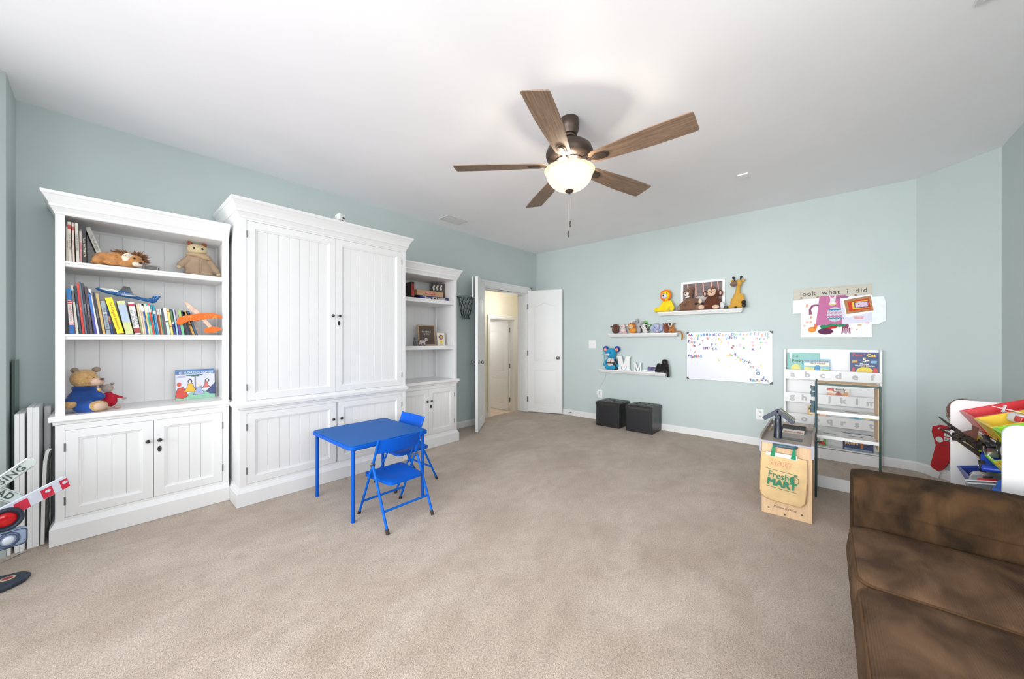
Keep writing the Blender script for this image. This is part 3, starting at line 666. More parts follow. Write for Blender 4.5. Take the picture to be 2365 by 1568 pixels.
# ------------------------------------------------------------------ brown corduroy sofa, front towards the wall unit
def cord(key, ribs, rgb, rgb2):
    m = mat(rgb, .9, var=0, key=key, spec=.15); nt = m.node_tree; N = nt.nodes; L = nt.links; p = N['Principled BSDF']
    tc = N.new('ShaderNodeTexCoord'); nz = N.new('ShaderNodeTexNoise'); nz.inputs['Scale'].default_value = 7; nz.inputs['Detail'].default_value = 5; nz.inputs['Distortion'].default_value = .5
    mp = N.new('ShaderNodeMapping'); mp.inputs['Scale'].default_value = (1, 1.4, 1); L.new(tc.outputs['Object'], mp.inputs[0]); L.new(mp.outputs[0], nz.inputs['Vector'])
    cr = N.new('ShaderNodeValToRGB'); e = cr.color_ramp.elements; e[0].position = .35; e[1].position = .7; e[0].color = [lin(x) for x in rgb2] + [1]; e[1].color = [lin(x) for x in rgb] + [1]
    L.new(nz.outputs[0], cr.inputs[0]); L.new(cr.outputs[0], p.inputs['Base Color'])
    wv = N.new('ShaderNodeTexWave'); wv.bands_direction = 'Y'; wv.inputs['Scale'].default_value = ribs; wv.inputs['Distortion'].default_value = .3
    n2 = N.new('ShaderNodeTexNoise'); n2.inputs['Scale'].default_value = 320; L.new(tc.outputs['Object'], n2.inputs['Vector'])
    L.new(tc.outputs['Object'], wv.inputs['Vector']); a = N.new('ShaderNodeMath'); a.operation = 'ADD'; L.new(wv.outputs['Fac'], a.inputs[0]); L.new(n2.outputs['Fac'], a.inputs[1])
    b = N.new('ShaderNodeBump'); b.inputs['Strength'].default_value = .4; b.inputs['Distance'].default_value = .002; L.new(a.outputs[0], b.inputs['Height']); L.new(b.outputs[0], p.inputs['Normal'])
    return m
CORD = cord('cord', 105, (88, 64, 42), (42, 31, 20)); VELV = cord('velvet', 55, (104, 80, 60), (66, 49, 36)); PIPE = mat((84, 62, 42), .85, bump=.3, spec=.15)
sofa = thing('sofa', 'large brown corduroy sofa with two box seat cushions', 'sofa', (0, 0, 0))
YF, YB = -.095, -.98
def puffy(x0, x1, y0, y1, z0, z1, top, r=.05, n=26, wr=0, seed=0, ph=0):
    """boxed cushion as one closed skin: rounded sides, domed top, wrinkles running in from the piping"""
    m = MB(); vs = []; fs = []; rnd = random.Random(seed)
    ring = []
    hx, hy = (x1 - x0) / 2, (y1 - y0) / 2; cx, cy = (x0 + x1) / 2, (y0 + y1) / 2
    k = 10
    ks = [(-1, z0 + .012, .985), (-1, z0 + .004, .97)]
    def outline(sc, bul, M_=56):
        p = rrect(hx * sc + bul, hy * sc + bul, r); return [(cx + a, cy + b) for a, b in p]
    levels = [(z0, .96, 0), (z0 + .006, .985, .0), (z0 + .03, 1, .004), ((z0 + z1) / 2, 1, .014), (z1 - .03, 1, .006), (z1 - .010, .995, .001), (z1 - .002, .985, 0)]
    for z, sc, bul in levels: ring.append([(a, b, z) for a, b in outline(sc, bul)])
    for t in (.94, .86, .76, .64, .5, .35, .18, .05):
        rr = []
        for a, b in outline(.985, 0):
            x = cx + (a - cx) * t; y = cy + (b - cy) * t; d = (1 - t ** 3.0); z = z1 + top * d
            if wr: z += wr * math.exp(-((y1 - y) / .22)) * math.sin(x * 95 + 6 * math.sin(y * 9) + ph) * (1 - t ** 8) * max(0, min(1, (x1 - x) / .3))
            rr.append((x, y, z))
        ring.append(rr)
    n = len(ring[0]); 
    for r_ in ring: vs += r_
    for i in range(len(ring) - 1):
        for j in range(n): fs.append((i * n + j, i * n + (j + 1) % n, (i + 1) * n + (j + 1) % n, (i + 1) * n + j))
    fs += [tuple(range(n - 1, -1, -1)), tuple((len(ring) - 1) * n + j for j in range(n))]
    m.add(vs, fs); return m, [ring[2], ring[5]]
# base with skirt
bs = MB(); vs = []; fs = []; n = 60
for i in range(n + 1):
    x = -.95 + (2.36 + .95) * i / n; w_ = .006 * math.sin(i * 1.7) + .004 * math.sin(i * .6)
    vs += [(x, YF - .012 + w_, .005), (x, YF - .028, .22)]
for i in range(n): fs.append((i * 2, i * 2 + 1, i * 2 + 3, i * 2 + 2))
bs.add(vs, fs); bs.build('skirt', CORD, sofa, 180)
B(-.95, 2.35, YB + .05, YF - .03, .02, .25).build('base', CORD, sofa, bev=.02)
# far arm
def arm(x0, x1):
    m = MB(); ys = [YF - .006, YF, YF, YF - .02, YB]; 
    secs = []
    def sec(y, ins, zt):
        p = []; a, b = x0 + ins, x1 - ins; r = .085
        p += [(a, .01 + ins), (b, .01 + ins)]
        for k in range(9): t = R(90 * k / 8); p.append((b - r + r * math.cos(t), zt - r + r * math.sin(t) * 1))
        for k in range(9): t = R(90 + 90 * k / 8); p.append((a + r + r * math.cos(t), zt - r + r * math.sin(t)))
        return [(x, y, z) for x, z in p]
    for y, ins, zt in ((YF + .004, .03, .595), (YF + .010, .012, .615), (YF + .006, .002, .625), (YF - .03, 0, .632), (YF - .25, 0, .636), (YF - .55, 0, .632), (YB, 0, .63)): secs.append(sec(y, ins, zt))
    n = len(secs[0]); vs = [q for s_ in secs for q in s_]; fs = []
    for i in range(len(secs) - 1):
        for j in range(n): fs.append((i * n + j, (i + 1) * n + j, (i + 1) * n + (j + 1) % n, i * n + (j + 1) % n))
    fs += [tuple(range(n)), tuple((len(secs) - 1) * n + j for j in range(n - 1, -1, -1))]
    m.add(vs, fs); return m
a1 = arm(2.115, 2.36).build('arm', CORD, sofa, 60); arm(-.95, -.70).build('arm', CORD, sofa, 60)
# seam lines on the arm
MB().tube([(2.118 - .004, y, .505 - .004 * math.sin(y * 9)) for y in [YF - .01 - .05 * k for k in range(17)]], .0022, 6).build('seam', CORD, a1, 60)
MB().tube([(2.112, YF - .005, .505), (2.113, YF + .002, .56), (2.14, YF + .003, .60), (2.20, YF + .004, .625), (2.30, YF + .004, .62), (2.345, YF + .002, .58), (2.36, YF - .002, .50), (2.36, YF - .003, .2)], .002, 6).build('seam', CORD, a1, 60)
B(-.72, 2.14, YB, YB + .18, .2, .80).build('back', CORD, sofa, 40, bev=.05, seg=4)
for i, (x0, x1, wr, ph) in enumerate(((1.628, 2.112, .0022, 0), (.46, 1.612, .0038, 1.2))):
    m, pr = puffy(x0, x1, YB + .20, YF + .018, .245, .435, .028 if i else .022, wr=wr, ph=ph)
    c = m.build('seat_cushion', VELV, sofa, 80)
    for q in pr: MB().tube(q, .0055, 7, closed=True).build('piping', PIPE, c, 60)
m, pr = puffy(-.69, .445, YB + .20, YF + .018, .245, .435, .028, wr=.003); c = m.build('seat_cushion', VELV, sofa, 80)
for i, (x0, x1) in enumerate(((1.0, 2.10), (-.1, .98), (-.69, -.12))):
    MB().rbox(((x0 + x1) / 2, YB + .27, .66), (x1 - x0, .18, .40), .06, 10, rot=(8, 0, 0)).build('back_cushion', VELV, sofa, 60)
# ------------------------------------------------------------------ books on the left bookcase
PAGES = mat((226, 220, 204), .85, var=.06, scale=200, stretch=(40, 1, 1))
def P_(c, **k): return mat(c, .45, var=.05, **k)
def book(label, x, w, h, th, col, z0, yf, depth=.19, group=None, bands=(), txt=None, tcol=(240, 240, 240), tz=.5, ts=None, rot=0):
    """upright book, spine to the viewer, leaning left by th; x = world X of the lower left spine corner"""
    t = thing('book', label, 'book', (x, yf, z0), 0, group, rot=(0, -math.degrees(th), rot)); m = P_(col)
    MB().box(0, w, 0, .0015, 0, h).box(0, .0012, .0015, depth, 0, h).box(w - .0012, w, .0015, depth, 0, h).build('cover', m, t)
    MB().box(.0013, w - .0013, .002, depth - .004, .003, h - .003).build('pages', PAGES, t)
    for a, b, c in bands: B(0 - .0002, w + .0002, -.0005, .0002, h * a, h * b).build('spine_band', P_(c), t)
    if txt: text(t, txt, (w / 2, -.0006, h * tz), ts or min(w * .8, .02), P_(tcol), roll=-90, depth=.0002)
    return t
BK = [(-0.133, 0.02, 0.283, 0.046), (-0.113, 0.005, 0.252, 0.064), (-0.108, 0.011, 0.302, 0.076), (-0.095, 0.01, 0.301, 0.073), (-0.083, 0.01, 0.322, 0.078), (-0.072, 0.008, 0.331, 0.082), (-0.063, 0.01, 0.323, 0.084), (-0.052, 0.011, 0.304, 0.082), (-0.034, 0.011, 0.264, 0.106), (-0.022, 0.009, 0.29, 0.132), (-0.012, 0.009, 0.27, 0.119), (0.001, 0.011, 0.262, 0.122), (0.015, 0.02, 0.216, 0.121), (0.037, 0.008, 0.19, 0.137), (0.046, 0.012, 0.197, 0.158), (0.062, 0.033, 0.243, 0.228), (0.1, 0.037, 0.223, 0.189), (0.141, 0.029, 0.219, 0.151), (0.171, 0.007, 0.209, 0.12), (0.179, 0.008, 0.214, 0.122), (0.188, 0.008, 0.212, 0.123), (0.197, 0.008, 0.215, 0.131), (0.206, 0.009, 0.214, 0.122), (0.216, 0.01, 0.214, 0.127), (0.227, 0.009, 0.216, 0.126), (0.237, 0.005, 0.21, 0.119), (0.244, 0.011, 0.209, 0.11), (0.255, 0.004, 0.203, 0.118), (0.26, 0.008, 0.182, 0.105), (0.269, 0.007, 0.183, 0.109), (0.277, 0.006, 0.183, 0.104), (0.284, 0.005, 0.168, 0.119), (0.29, 0.009, 0.174, 0.133), (0.299, 0.016, 0.193, 0.125), (0.317, 0.013, 0.185, 0.13), (0.332, 0.011, 0.184, 0.131), (0.347, 0.009, 0.186, 0.124), (0.359, 0.012, 0.183, 0.12), (0.373, 0.015, 0.181, 0.122), (0.391, 0.01, 0.176, 0.188), (0.402, 0.014, 0.18, 0.207), (0.417, 0.013, 0.172, 0.252), (0.431, 0.014, 0.18, 0.294), (0.447, 0.012, 0.18, 0.258), (0.461, 0.017, 0.17, 0.298)]
WH = (228, 228, 226); G1 = 'row of books on the middle shelf of the left bookcase'
lw = (200, 215, 220)
info = [  # colour, label, bands, text, text colour
 (WH, 'white book with blue ends and red stripes, leftmost of the middle shelf', [(.74, .92, (28, 120, 190)), (.92, 1, (30, 130, 200)), (.70, .73, (200, 50, 50)), (.66, .68, (200, 50, 50)), (0, .2, (20, 100, 180)), (.21, .225, (190, 50, 50)), (.24, .25, (190, 50, 50))], "WHERE'S WALDO", (190, 40, 50)),
 ((96, 66, 52), 'very thin brown book beside the blue and white one', [], None, 0),
 ((206, 204, 194), 'tall pale grey book with a dark grey block near its top', [(.66, .9, (110, 112, 112))], None, 0),
 ((40, 62, 74), 'dark teal hardback leaning between the grey and the red book', [], 'THE ROCK IN THE WATER', lw),
 ((200, 52, 44), 'tall bright red hardback among dark books', [(.9, 1, (212, 70, 50))], 'STONE', (240, 200, 190)),
 ((92, 104, 116), 'tall slate blue hardback right of the red one', [], None, 0),
 ((36, 42, 56), 'tall dark navy hardback with white capitals on the spine', [(.92, 1, (70, 76, 80))], 'KNUCKLE   Game On', lw),
 ((74, 58, 66), 'dark plum hardback with a pale spine title', [], 'THE WITCHES   Game On', (220, 200, 200)),
 ((72, 70, 160), 'blue to violet paperback with a light blue upper half', [(.5, .97, (52, 116, 196))], None, 0),
 ((222, 222, 224), 'plain white thin book right of the violet one', [], None, 0),
 ((34, 36, 58), 'dark navy book with a cream title, fanned forward', [], 'THE HALLOWED HUNT', (220, 214, 190)),
 ((206, 172, 104), 'tan yellow thin book next to the navy fanned one', [], None, 0),
 ((150, 162, 172), 'silver grey thick book with white stripe', [(.62, .66, WH), (.12, .16, (90, 96, 100))], 'Where the Sidewalk Ends', (60, 64, 70)),
 ((40, 84, 160), 'short blue book with orange and pink print on the spine', [(.45, .62, (196, 150, 120)), (.38, .44, (190, 60, 110))], None, 0),
 ((40, 38, 40), 'short black book hidden beside the yellow one', [], None, 0),
 ((240, 224, 20), 'thick bright yellow book leaning far to the left', [(0, .02, (160, 60, 40))], 'The Complete Adventures', (170, 70, 30)),
 ((206, 212, 150), 'thick pale green book with a light blue label', [(.36, .9, (176, 194, 214))], None, 0),
 ((226, 226, 228), 'thick white book with black capitals and red mark', [(.88, .95, (190, 40, 50)), (.04, .2, (160, 60, 60))], 'CHARACTER\nENCYCLOPEDIA', (40, 40, 44)),
 ((214, 196, 160), 'thin beige and olive book beside the thick white one', [(0, .6, (150, 156, 100))], None, 0),
 ((224, 208, 180), 'thin cream book, first of the small paperbacks', [], None, 0),
 ((214, 190, 160), 'thin sand coloured book among the small paperbacks', [(.78, 1, WH)], None, 0),
 ((38, 88, 170), 'small royal blue spine with white upper part', [(.74, 1, WH), (.93, .99, (90, 120, 160))], 'Green Eggs', (230, 230, 240)),
 ((232, 216, 140), 'small cream yellow spine with white upper part', [(.74, 1, (226, 218, 190))], 'One Fish Two Fish', (90, 90, 60)),
 ((40, 176, 170), 'small turquoise spine with a turquoise tip', [(.72, .94, WH), (.0, .3, (140, 200, 160))], 'Oh the Places', (20, 60, 80)),
 ((222, 60, 40), 'small bright red spine with white upper part', [(.72, .94, WH)], 'The Cat Book', (90, 20, 20)),
 ((30, 160, 176), 'narrow teal spine left of the two blue ones', [(.74, .84, WH)], None, 0),
 ((20, 124, 180), 'small bright blue spine with white title', [(.7, .8, WH), (.8, 1, (30, 140, 170))], 'Oh the Thinks', (225, 235, 240)),
 ((180, 180, 176), 'narrow grey spine right of the bright blue one', [], None, 0),
 ((160, 60, 50), 'short brick red spine with white tip', [(.78, 1, WH)], None, 0),
 ((226, 160, 90), 'short orange spine with white tip', [(.78, 1, WH)], None, 0),
 ((60, 150, 130), 'short green spine with white tip', [(.78, 1, WH)], None, 0),
 ((120, 50, 90), 'short narrow purple spine', [], None, 0),
 ((70, 92, 100), 'short slate grey spine with purple mark', [(.5, .56, (130, 60, 90))], None, 0),
 ((200, 222, 206), 'white and pale green book taller than its neighbours', [(.5, 1, (232, 232, 228)), (.47, .5, (60, 80, 70))], None, 0),
 ((236, 210, 120), 'small yellow spine with red edges', [(.88, .92, (210, 80, 50)), (.3, .36, (210, 90, 60))], None, 0),
 ((48, 64, 130), 'small navy spine with green upper part', [(.5, .95, (90, 130, 90)), (.42, .5, WH)], None, 0),
 ((150, 200, 222), 'small light blue spine', [(.6, 1, (190, 205, 215))], None, 0),
 ((110, 60, 150), 'small purple spine with a grey top', [(.6, 1, (170, 156, 166))], None, 0),
 ((120, 196, 150), 'small mint green spine under the orange glider', [(.7, 1, (160, 200, 110))], None, 0),
 ((30, 28, 32), 'black spine left of the orange glider wing', [], None, 0),
 ((44, 46, 66), 'dark navy spine leaning under the orange wing', [], 'TALES', (190, 150, 110)),
 ((36, 30, 34), 'black spine leaning behind the orange wing', [], None, 0),
 ((196, 146, 62), 'golden yellow spine leaning under the orange wing', [(.4, .44, (60, 40, 30))], 'DARK LIFE', (60, 40, 30)),
 ((52, 88, 120), 'blue speckled spine under the orange wing', [], None, 0),
 ((150, 132, 120), 'taupe spine, rightmost of the row of books', [], None, 0)]
for (x, w, h, th), (c, lb, bands, tx, tcol) in zip(BK, info):
    small = w < .012
    if tx and tx.startswith('WHERE'): small = True
    book(lb, x, w * .95, h * .985, th, c, 1.2555, 3.462 if h > .2 else 3.470, .2 if h > .2 else .15, G1, bands, tx, tcol or WH, .455 if small and w > .015 else .5, .0125 if small and w > .015 else min(w * .62, h * .9 / max(6, len(tx or '')) / .58))
G2 = 'books on the top shelf of the left bookcase'
z2 = 1.6955
book('short cream book against the left side of the top shelf', -.147, .009, .212, .0, (212, 204, 190), z2, 3.466, .18, G2, [], 'HEART WILD', (180, 90, 70))
book('cream book with a red title word, second on the top shelf', -.137, .012, .243, .02, (220, 214, 202), z2, 3.462, .18, G2, [(.82, .93, (196, 70, 60))], 'CALVIN  AND  HOBBES', (90, 84, 70))
book('pale pinkish thin book, third on the top shelf', -.121, .008, .243, .02, (222, 204, 192), z2, 3.466, .18, G2, [(.8, .9, (200, 90, 80))], 'YUKON HO', (190, 90, 60))
book('pale grey thick book with dark capitals on the top shelf', -.108, .013, .243, .022, (206, 202, 190), z2, 3.464, .18, G2, [], 'CALVIN AND HOBBES', (60, 50, 90))
book('short pink spined book beside the black one on the top shelf', -.0935, .0095, .198, .015, (214, 200, 190), z2, 3.47, .18, G2, [(.05, .65, (214, 150, 150))], 'ATTACK', (170, 30, 60))
book('thick black book with white lettering on the top shelf', -.082, .016, .240, .02, (44, 44, 46), z2, 3.458, .2, G2, [], 'Lone  WATTERSON', (226, 222, 196), .4, .013)
book('black covered book slanting against the thick black one', -.002, .022, .245, .30, (40, 42, 46), z2, 3.51, .2, G2, [(.0, 1, (198, 196, 186))], 'THE PERRY BIBLE', (60, 60, 60), .6, .013)

# ------------------------------------------------------------------ plush helper
def fur(rgb, v=.2, s=60, b=.7, bs=220): return mat(rgb, .95, var=v, scale=s, bump=b, bscale=bs, sheen=.3)
EYE = mat((16, 14, 14), .15, var=0)
def part(t, name, m, blobs, rem=0, smooth=60, label=None):
    mb = MB()
    for q in blobs:
        if len(q) == 2 and hasattr(q[0], '__len__'): mb.sph(q[0], q[1])
        elif len(q) == 3 and hasattr(q[1], '__len__') and hasattr(q[0], '__len__') and hasattr(q[2], '__len__'): mb.sph(q[0], q[1], q[2])
        else: mb.cap(*q)
    return mb.build(name, m, t, smooth, remesh=rem, label=label)
def face_bits(t, head, hr, muz=None, muzc=None, nosec=(30, 22, 20), eye=.010, look=(0, -1), eyeup=.15, eyesp=.38, nose=.010, muzr=.5):
    hx, hy, hz = head
    f = Vector((look[0], look[1], 0)).normalized(); sd = Vector((-f.y, f.x, 0))
    c = Vector(head)
    if muz is not None:
        p = c + f * hr * .72 + Vector((0, 0, -hr * .28)); part(t, 'muzzle', muzc, [(p, (hr * muzr, hr * muzr, hr * muzr * .82))])
        q = p + f * hr * muzr * .92 + Vector((0, 0, hr * .16))
    else: q = c + f * hr * .98 + Vector((0, 0, -hr * .15))
    part(t, 'nose', mat(nosec, .4), [(q, (nose * 1.2, nose, nose * .8))])
    for s in (-1, 1):
        d = (f * math.sqrt(max(.05, 1 - eyesp ** 2 - eyeup ** 2)) + sd * s * eyesp + Vector((0, 0, eyeup))) * hr * .98
        part(t, 'eye', EYE, [(c + d, eye)])
# --- lion lying on the top shelf
t = thing('plush_lion', 'plush lion lying beside the slanted book on the top shelf', 'plush toy', (.085, 3.50, z2))
TAN = fur((190, 132, 76)); MANE = fur((140, 94, 56), .3, 90)
part(t, 'body', TAN, [((-.06, .01, .048), (.075, .05, .046)), ((-.02, 0, .055), (.07, .05, .045)), ((-.10, -.01, .03), (.035, .05, .03)), ((.02, -.055, .022), (.045, .02, .02)), ((-.04, -.05, .02), (.04, .02, .018)), ((.055, -.03, .048), (.045, .04, .042), (0, 0, 15)), ((.03, -.03, .095), (.012, .01, .012))], .006)
part(t, 'tail', TAN, [((-.11, .02, .02), (-.13, -.03, .015), .010, .007)])
hair = MB(); rnd = random.Random(3)
for i in range(420):
    a = rnd.uniform(0, 2 * PI); e = rnd.uniform(-.2, 1); r_ = .05 + rnd.uniform(-.006, .012)
    c = Vector((.035, .005, .062)); d = Vector((math.cos(a) * math.cos(e) * 1.35, math.sin(a) * math.cos(e) * .9, math.sin(e)))
    if d.y < -.55 and d.x > -.2: continue
    p = c + d * r_ * .8; q = p + (d * .03 + Vector((rnd.uniform(-.014, .002), rnd.uniform(-.01, .01), rnd.uniform(-.012, .006))))
    hair.cyl(p, q, .0042, .0006, 5)
hair.sph((.03, .012, .062), (.06, .04, .048)); hair.build('mane', MANE, t, 60, kind='stuff')
part(t, 'cheek', fur((226, 214, 196)), [((.025, -.045, .062), (.03, .016, .034)), ((.065, -.062, .026), (.026, .02, .017))])
part(t, 'nose', mat((40, 30, 28), .4), [((.080, -.080, .035), (.010, .007, .006))])
for x in (.052, .092): part(t, 'eye', EYE, [((x, -.070, .062), .0065)])
# --- small radio / box behind the lion
t = thing('small_box', 'small grey box with a silver grille behind the plush lion', 'box', (.228, 3.63, z2)); B(-.045, .045, -.015, .02, 0, .058).build('case', mat((190, 188, 184), .5), t, bev=.003); B(-.034, .03, -.0165, -.015, .006, .05).build('grille', mat((140, 136, 130), .5, var=.2, scale=300), t); B(.034, .040, -.0165, -.015, .01, .045).build('button_strip', mat((60, 60, 62), .5), t)
# --- generic doll in a tan coat
t = thing('plush_doll', 'round headed beige plush doll in a tan coat and knitted scarf', 'plush toy', (.487, 3.63, z2))
COAT = mat((170, 146, 122), .9, var=.1, scale=14, bump=.3, bscale=60); SKIN = mat((206, 188, 148), .7, var=.06)
part(t, 'coat', COAT, [((0, 0, .07), (.085, .05, .07)), ((0, 0, .035), (.09, .055, .036)), ((0, 0, .13), (.06, .04, .05)), ((-.05, 0, .15), (-.105, -.015, .085), .026, .024), ((.055, 0, .145), (.108, -.012, .06), .026, .022)], .006)
part(t, 'head', SKIN, [((-.01, -.005, .215), (.062, .045, .044))])
for s in (-1, 1): part(t, 'ear', fur((150, 90, 66), .1), [((s * .042 - .01, .008, .258), (.018, .010, .018))])
part(t, 'scarf', mat((196, 170, 136), .95, var=.2, scale=200, bump=1, bscale=300), [((-.005, -.004, .172), (.078, .052, .02)), ((.02, -.035, .158), (.05, .02, .014), (0, 15, 0))], .006)
for x in (-.034, .014): part(t, 'eye', EYE, [((x, -.045, .218), (.008, .005, .008))])
part(t, 'hand', SKIN, [((-.115, -.018, .068), .016)]); part(t, 'hand', SKIN, [((.116, -.014, .042), .016)])
MB().box(-.002, .0, -.058, -.052, .03, .14).build('coat_seam', mat((120, 98, 78), .9), t)
# --- deck items: teddy, small doll, picture book
zd = .7655
t = thing('teddy_bear', 'curly tan teddy bear in a blue robe sitting on the bookcase counter', 'plush toy', (-.068, 3.555, zd))
CUR = fur((196, 158, 104), .3, 120, 1.2, 160); ROBE = mat((24, 74, 150), .9, var=.5, scale=9, bump=.5, bscale=120, sheen=.4)
part(t, 'robe', ROBE, [((-.005, .01, .075), (.07, .06, .08)), ((-.045, -.01, .10), (-.062, -.055, .07), .034, .03), ((.03, 0, .11), (.06, -.03, .09), .026, .022), ((-.02, -.04, .035), (.03, -.07, .03), .04, .032), ((-.01, 0, .15), (.055, .045, .025))], .007)
part(t, 'head', CUR, [((-.01, 0, .208), (.062, .058, .060)), ((.03, -.02, .19), (.035, .035, .034))], .007)
part(t, 'muzzle', mat((196, 166, 148), .9, bump=.2), [((.045, -.045, .188), (.032, .034, .026), (0, 0, 40))])
part(t, 'nose', mat((92, 76, 72), .5), [((.064, -.068, .204), (.012, .010, .008))]); part(t, 'eye', EYE, [((.030, -.060, .218), .004)])
part(t, 'ear', fur((150, 134, 116), .3), [((.040, .02, .262), (.020, .012, .018))]); part(t, 'ear', fur((150, 134, 116), .3), [((-.050, .02, .262), (.018, .012, .018))])
part(t, 'hand', CUR, [((-.066, -.065, .058), (.03, .024, .026))])
f_ = part(t, 'foot', CUR, [((.05, -.085, .036), (.042, .026, .034))]); part(f_, 'foot_pad', mat((200, 172, 150), .9), [((.056, -.096, .036), (.032, .020, .025))])
part(t, 'badge', mat((226, 180, 90), .6), [((.052, -.048, .135), (.007, .005, .011), (0, -20, 0))])
t = thing('plush_doll', 'small grey headed plush doll in a red dress leaning on the teddy bear', 'plush toy', (.024, 3.575, zd))
RED_ = mat((176, 12, 44), .9, var=.08, bump=.2); GR = fur((168, 156, 148), .15)
part(t, 'dress', RED_, [((0, 0, .05), (.042, .036, .042)), ((0, 0, .085), (.024, .022, .028)), ((-.012, -.005, .098), (-.042, -.02, .09), .010, .009), ((.015, -.005, .09), (.062, -.015, .068), .010, .008)], .005)
part(t, 'head', GR, [((-.004, 0, .135), (.028, .026, .028))]); part(t, 'ear', fur((130, 116, 108)), [((-.030, -.006, .152), (.010, .008, .014))]); part(t, 'ear', fur((150, 146, 140)), [((.018, .008, .164), (.010, .008, .008))])
part(t, 'hand', mat((206, 160, 124), .9), [((-.050, -.024, .09), (.012, .009, .009))]); part(t, 'hand', GR, [((.072, -.017, .062), (.012, .009, .009))])
for x in (-.004, .038): part(t, 'foot', mat((196, 164, 146), .9), [((x, -.035, .010), (.018, .012, .010))])
# picture book on songs
t = thing('picture_book', 'large picture book standing front out with singing children on its cover', 'book', (.474, 3.66, zd + .0), 0, rot=(-7, 0, 0))
B(-.115, .115, 0, .003, 0, .228).build('front_cover', P_((214, 216, 232)), t); B(-.113, .113, .003, .020, .002, .226).build('pages', PAGES, t); B(-.115, .115, .020, .023, 0, .228).build('back_cover', P_((150, 150, 146)), t)
B(-.115, .115, -.0006, 0, .193, .228).build('title_band', P_((84, 128, 184)), t)
text(t, "CHILDREN'S SONGS", (.005, -.0012, .203), .0225, P_((222, 226, 226)), bold=.0003, depth=.0003); text(t, 'A Treasury of', (-.075, -.0012, .219), .008, P_((200, 214, 226)), depth=.0003); text(t, 'The Metropolitan Museum of Art', (.06, -.0012, .2215), .007, P_((30, 70, 160)), depth=.0003)
text(t, 'Favorite Songs\nto Sing and Play', (-.08, -.0012, .175), .008, P_((120, 124, 160)), depth=.0003)
def flat(t, name, col, poly, y, th=.0005): return MB().prism(poly, y - th, y).build(name, P_(col), t)
def disc(cx, cz, rx, rz, n=20): return [(cx + rx * math.cos(2 * PI * i / n), cz + rz * math.sin(2 * PI * i / n)) for i in range(n)]
flat(t, 'meadow', (140, 192, 164), [(-.115, 0), (.115, 0), (.115, .05), (.05, .06), (-.02, .055), (-.115, .02)], -.0002)
fig = [((-.085, .06), (204, 70, 52), [(-.115, .02), (-.075, .01), (-.045, .03), (-.06, .07), (-.075, .095), (-.10, .09), (-.112, .06)], (214, 84, 56), (-.095, .118)),
       ((-.03, .09), (226, 180, 50), [(-.07, .06), (0, .06), (-.012, .09), (-.018, .118), (-.045, .118), (-.05, .09)], (34, 44, 66), (-.033, .138)),
       ((.015, .06), (160, 172, 204), [(-.015, .033), (.05, .036), (.03, .085), (.035, .10), (.018, .085), (-.002, .10), (.005, .08)], (214, 210, 196), (.018, .108)),
       ((.07, .10), (214, 110, 104), [(.04, .08), (.085, .085), (.072, .1), (.07, .128), (.055, .128), (.055, .105)], (50, 52, 80), (.068, .138)),
       ((.10, .05), (64, 78, 124), [(.062, .055), (.085, .035), (.115, .03), (.115, .12), (.105, .1)], (64, 78, 124), (.108, .09))]
for i, (_, c, po, hc, hp) in enumerate(fig):
    flat(t, 'printed_figure', (30, 40, 60), [(x * 1.0 + (.002 if x > hp[0] else -.002), z + (.002 if z > .06 else -.002)) for x, z in po], -.0008); flat(t, 'printed_figure', c, po, -.0012)
    flat(t, 'printed_figure', hc, disc(hp[0], hp[1], .013, .015), -.0014)
    if i in (1, 3): flat(t, 'printed_figure', (226, 216, 206), disc(hp[0], hp[1] - .002, .008, .010), -.0018)
flat(t, 'printed_tree', (50, 96, 92), [(-.065, .188), (-.05, .180), (-.03, .178), (-.015, .172), (0, .175), (.015, .172), (.03, .180), (.05, .188)], -.001); flat(t, 'printed_tree', (112, 106, 104), [(-.006, .06), (.0, .06), (.001, .175), (-.005, .175)], -.001)

# --- foam gliders lying over the row of books
def spots(t, pts, col, y0):
    m = MB()
    for x, z in pts: m.sph((x, y0, z), (.002, .0012, .002), u=6, w=4)
    m.build('paint_speck', mat(col, .6), t, 60, kind='stuff')
FOAMB = mat((12, 92, 158), .6, var=.25, scale=18); FOAMO = mat((226, 104, 26), .6, var=.08, scale=60)
t = thing('toy_glider', 'blue and grey foam toy glider lying on top of the books', 'toy plane', (.115, 3.55, 1.50))
fu = [(-.150, .052), (-.135, .060), (-.12, .056), (-.10, .050), (-.06, .046), (-.03, .050), (.0, .042), (.04, .018), (.09, .006), (.105, .012), (.12, .028), (.14, .033), (.156, .026), (.142, .004), (.132, -.016), (.115, -.022), (.08, -.012), (.03, .0), (-.02, .008), (-.06, .016), (-.10, .026), (-.13, .038)]
MB().prism(fu, -.012, .012).build('fuselage', FOAMB, t, 40, bev=.004, seg=3)
flat(t, 'canopy', (226, 226, 228), [(-.13, .056), (-.12, .058), (-.08, .056), (-.045, .048), (-.05, .038), (-.09, .040), (-.12, .048)], -.0125, .004)
MB().prism([(-.05, .0), (.02, .0), (.01, .16), (-.02, .17)], .028, .036, 'z').build('wing', mat((150, 152, 156), .6, var=.25, scale=40), t, 40, bev=.002).rotation_euler = (R(22), 0, 0)
MB().prism([(-.04, .0), (.04, .0), (.03, -.05), (.01, -.055)], .020, .028, 'z').build('wing', mat((196, 202, 206), .6, var=.25, scale=40), t, 40, bev=.002).rotation_euler = (R(10), 0, 0)
spots(t, [(.11, .018), (.125, .024), (.14, .022), (.13, .01), (.06, .008), (.03, .016), (-.02, .036), (-.05, .03), (-.08, .034), (.09, -.004), (.118, .006)], (226, 232, 236), -.0165)
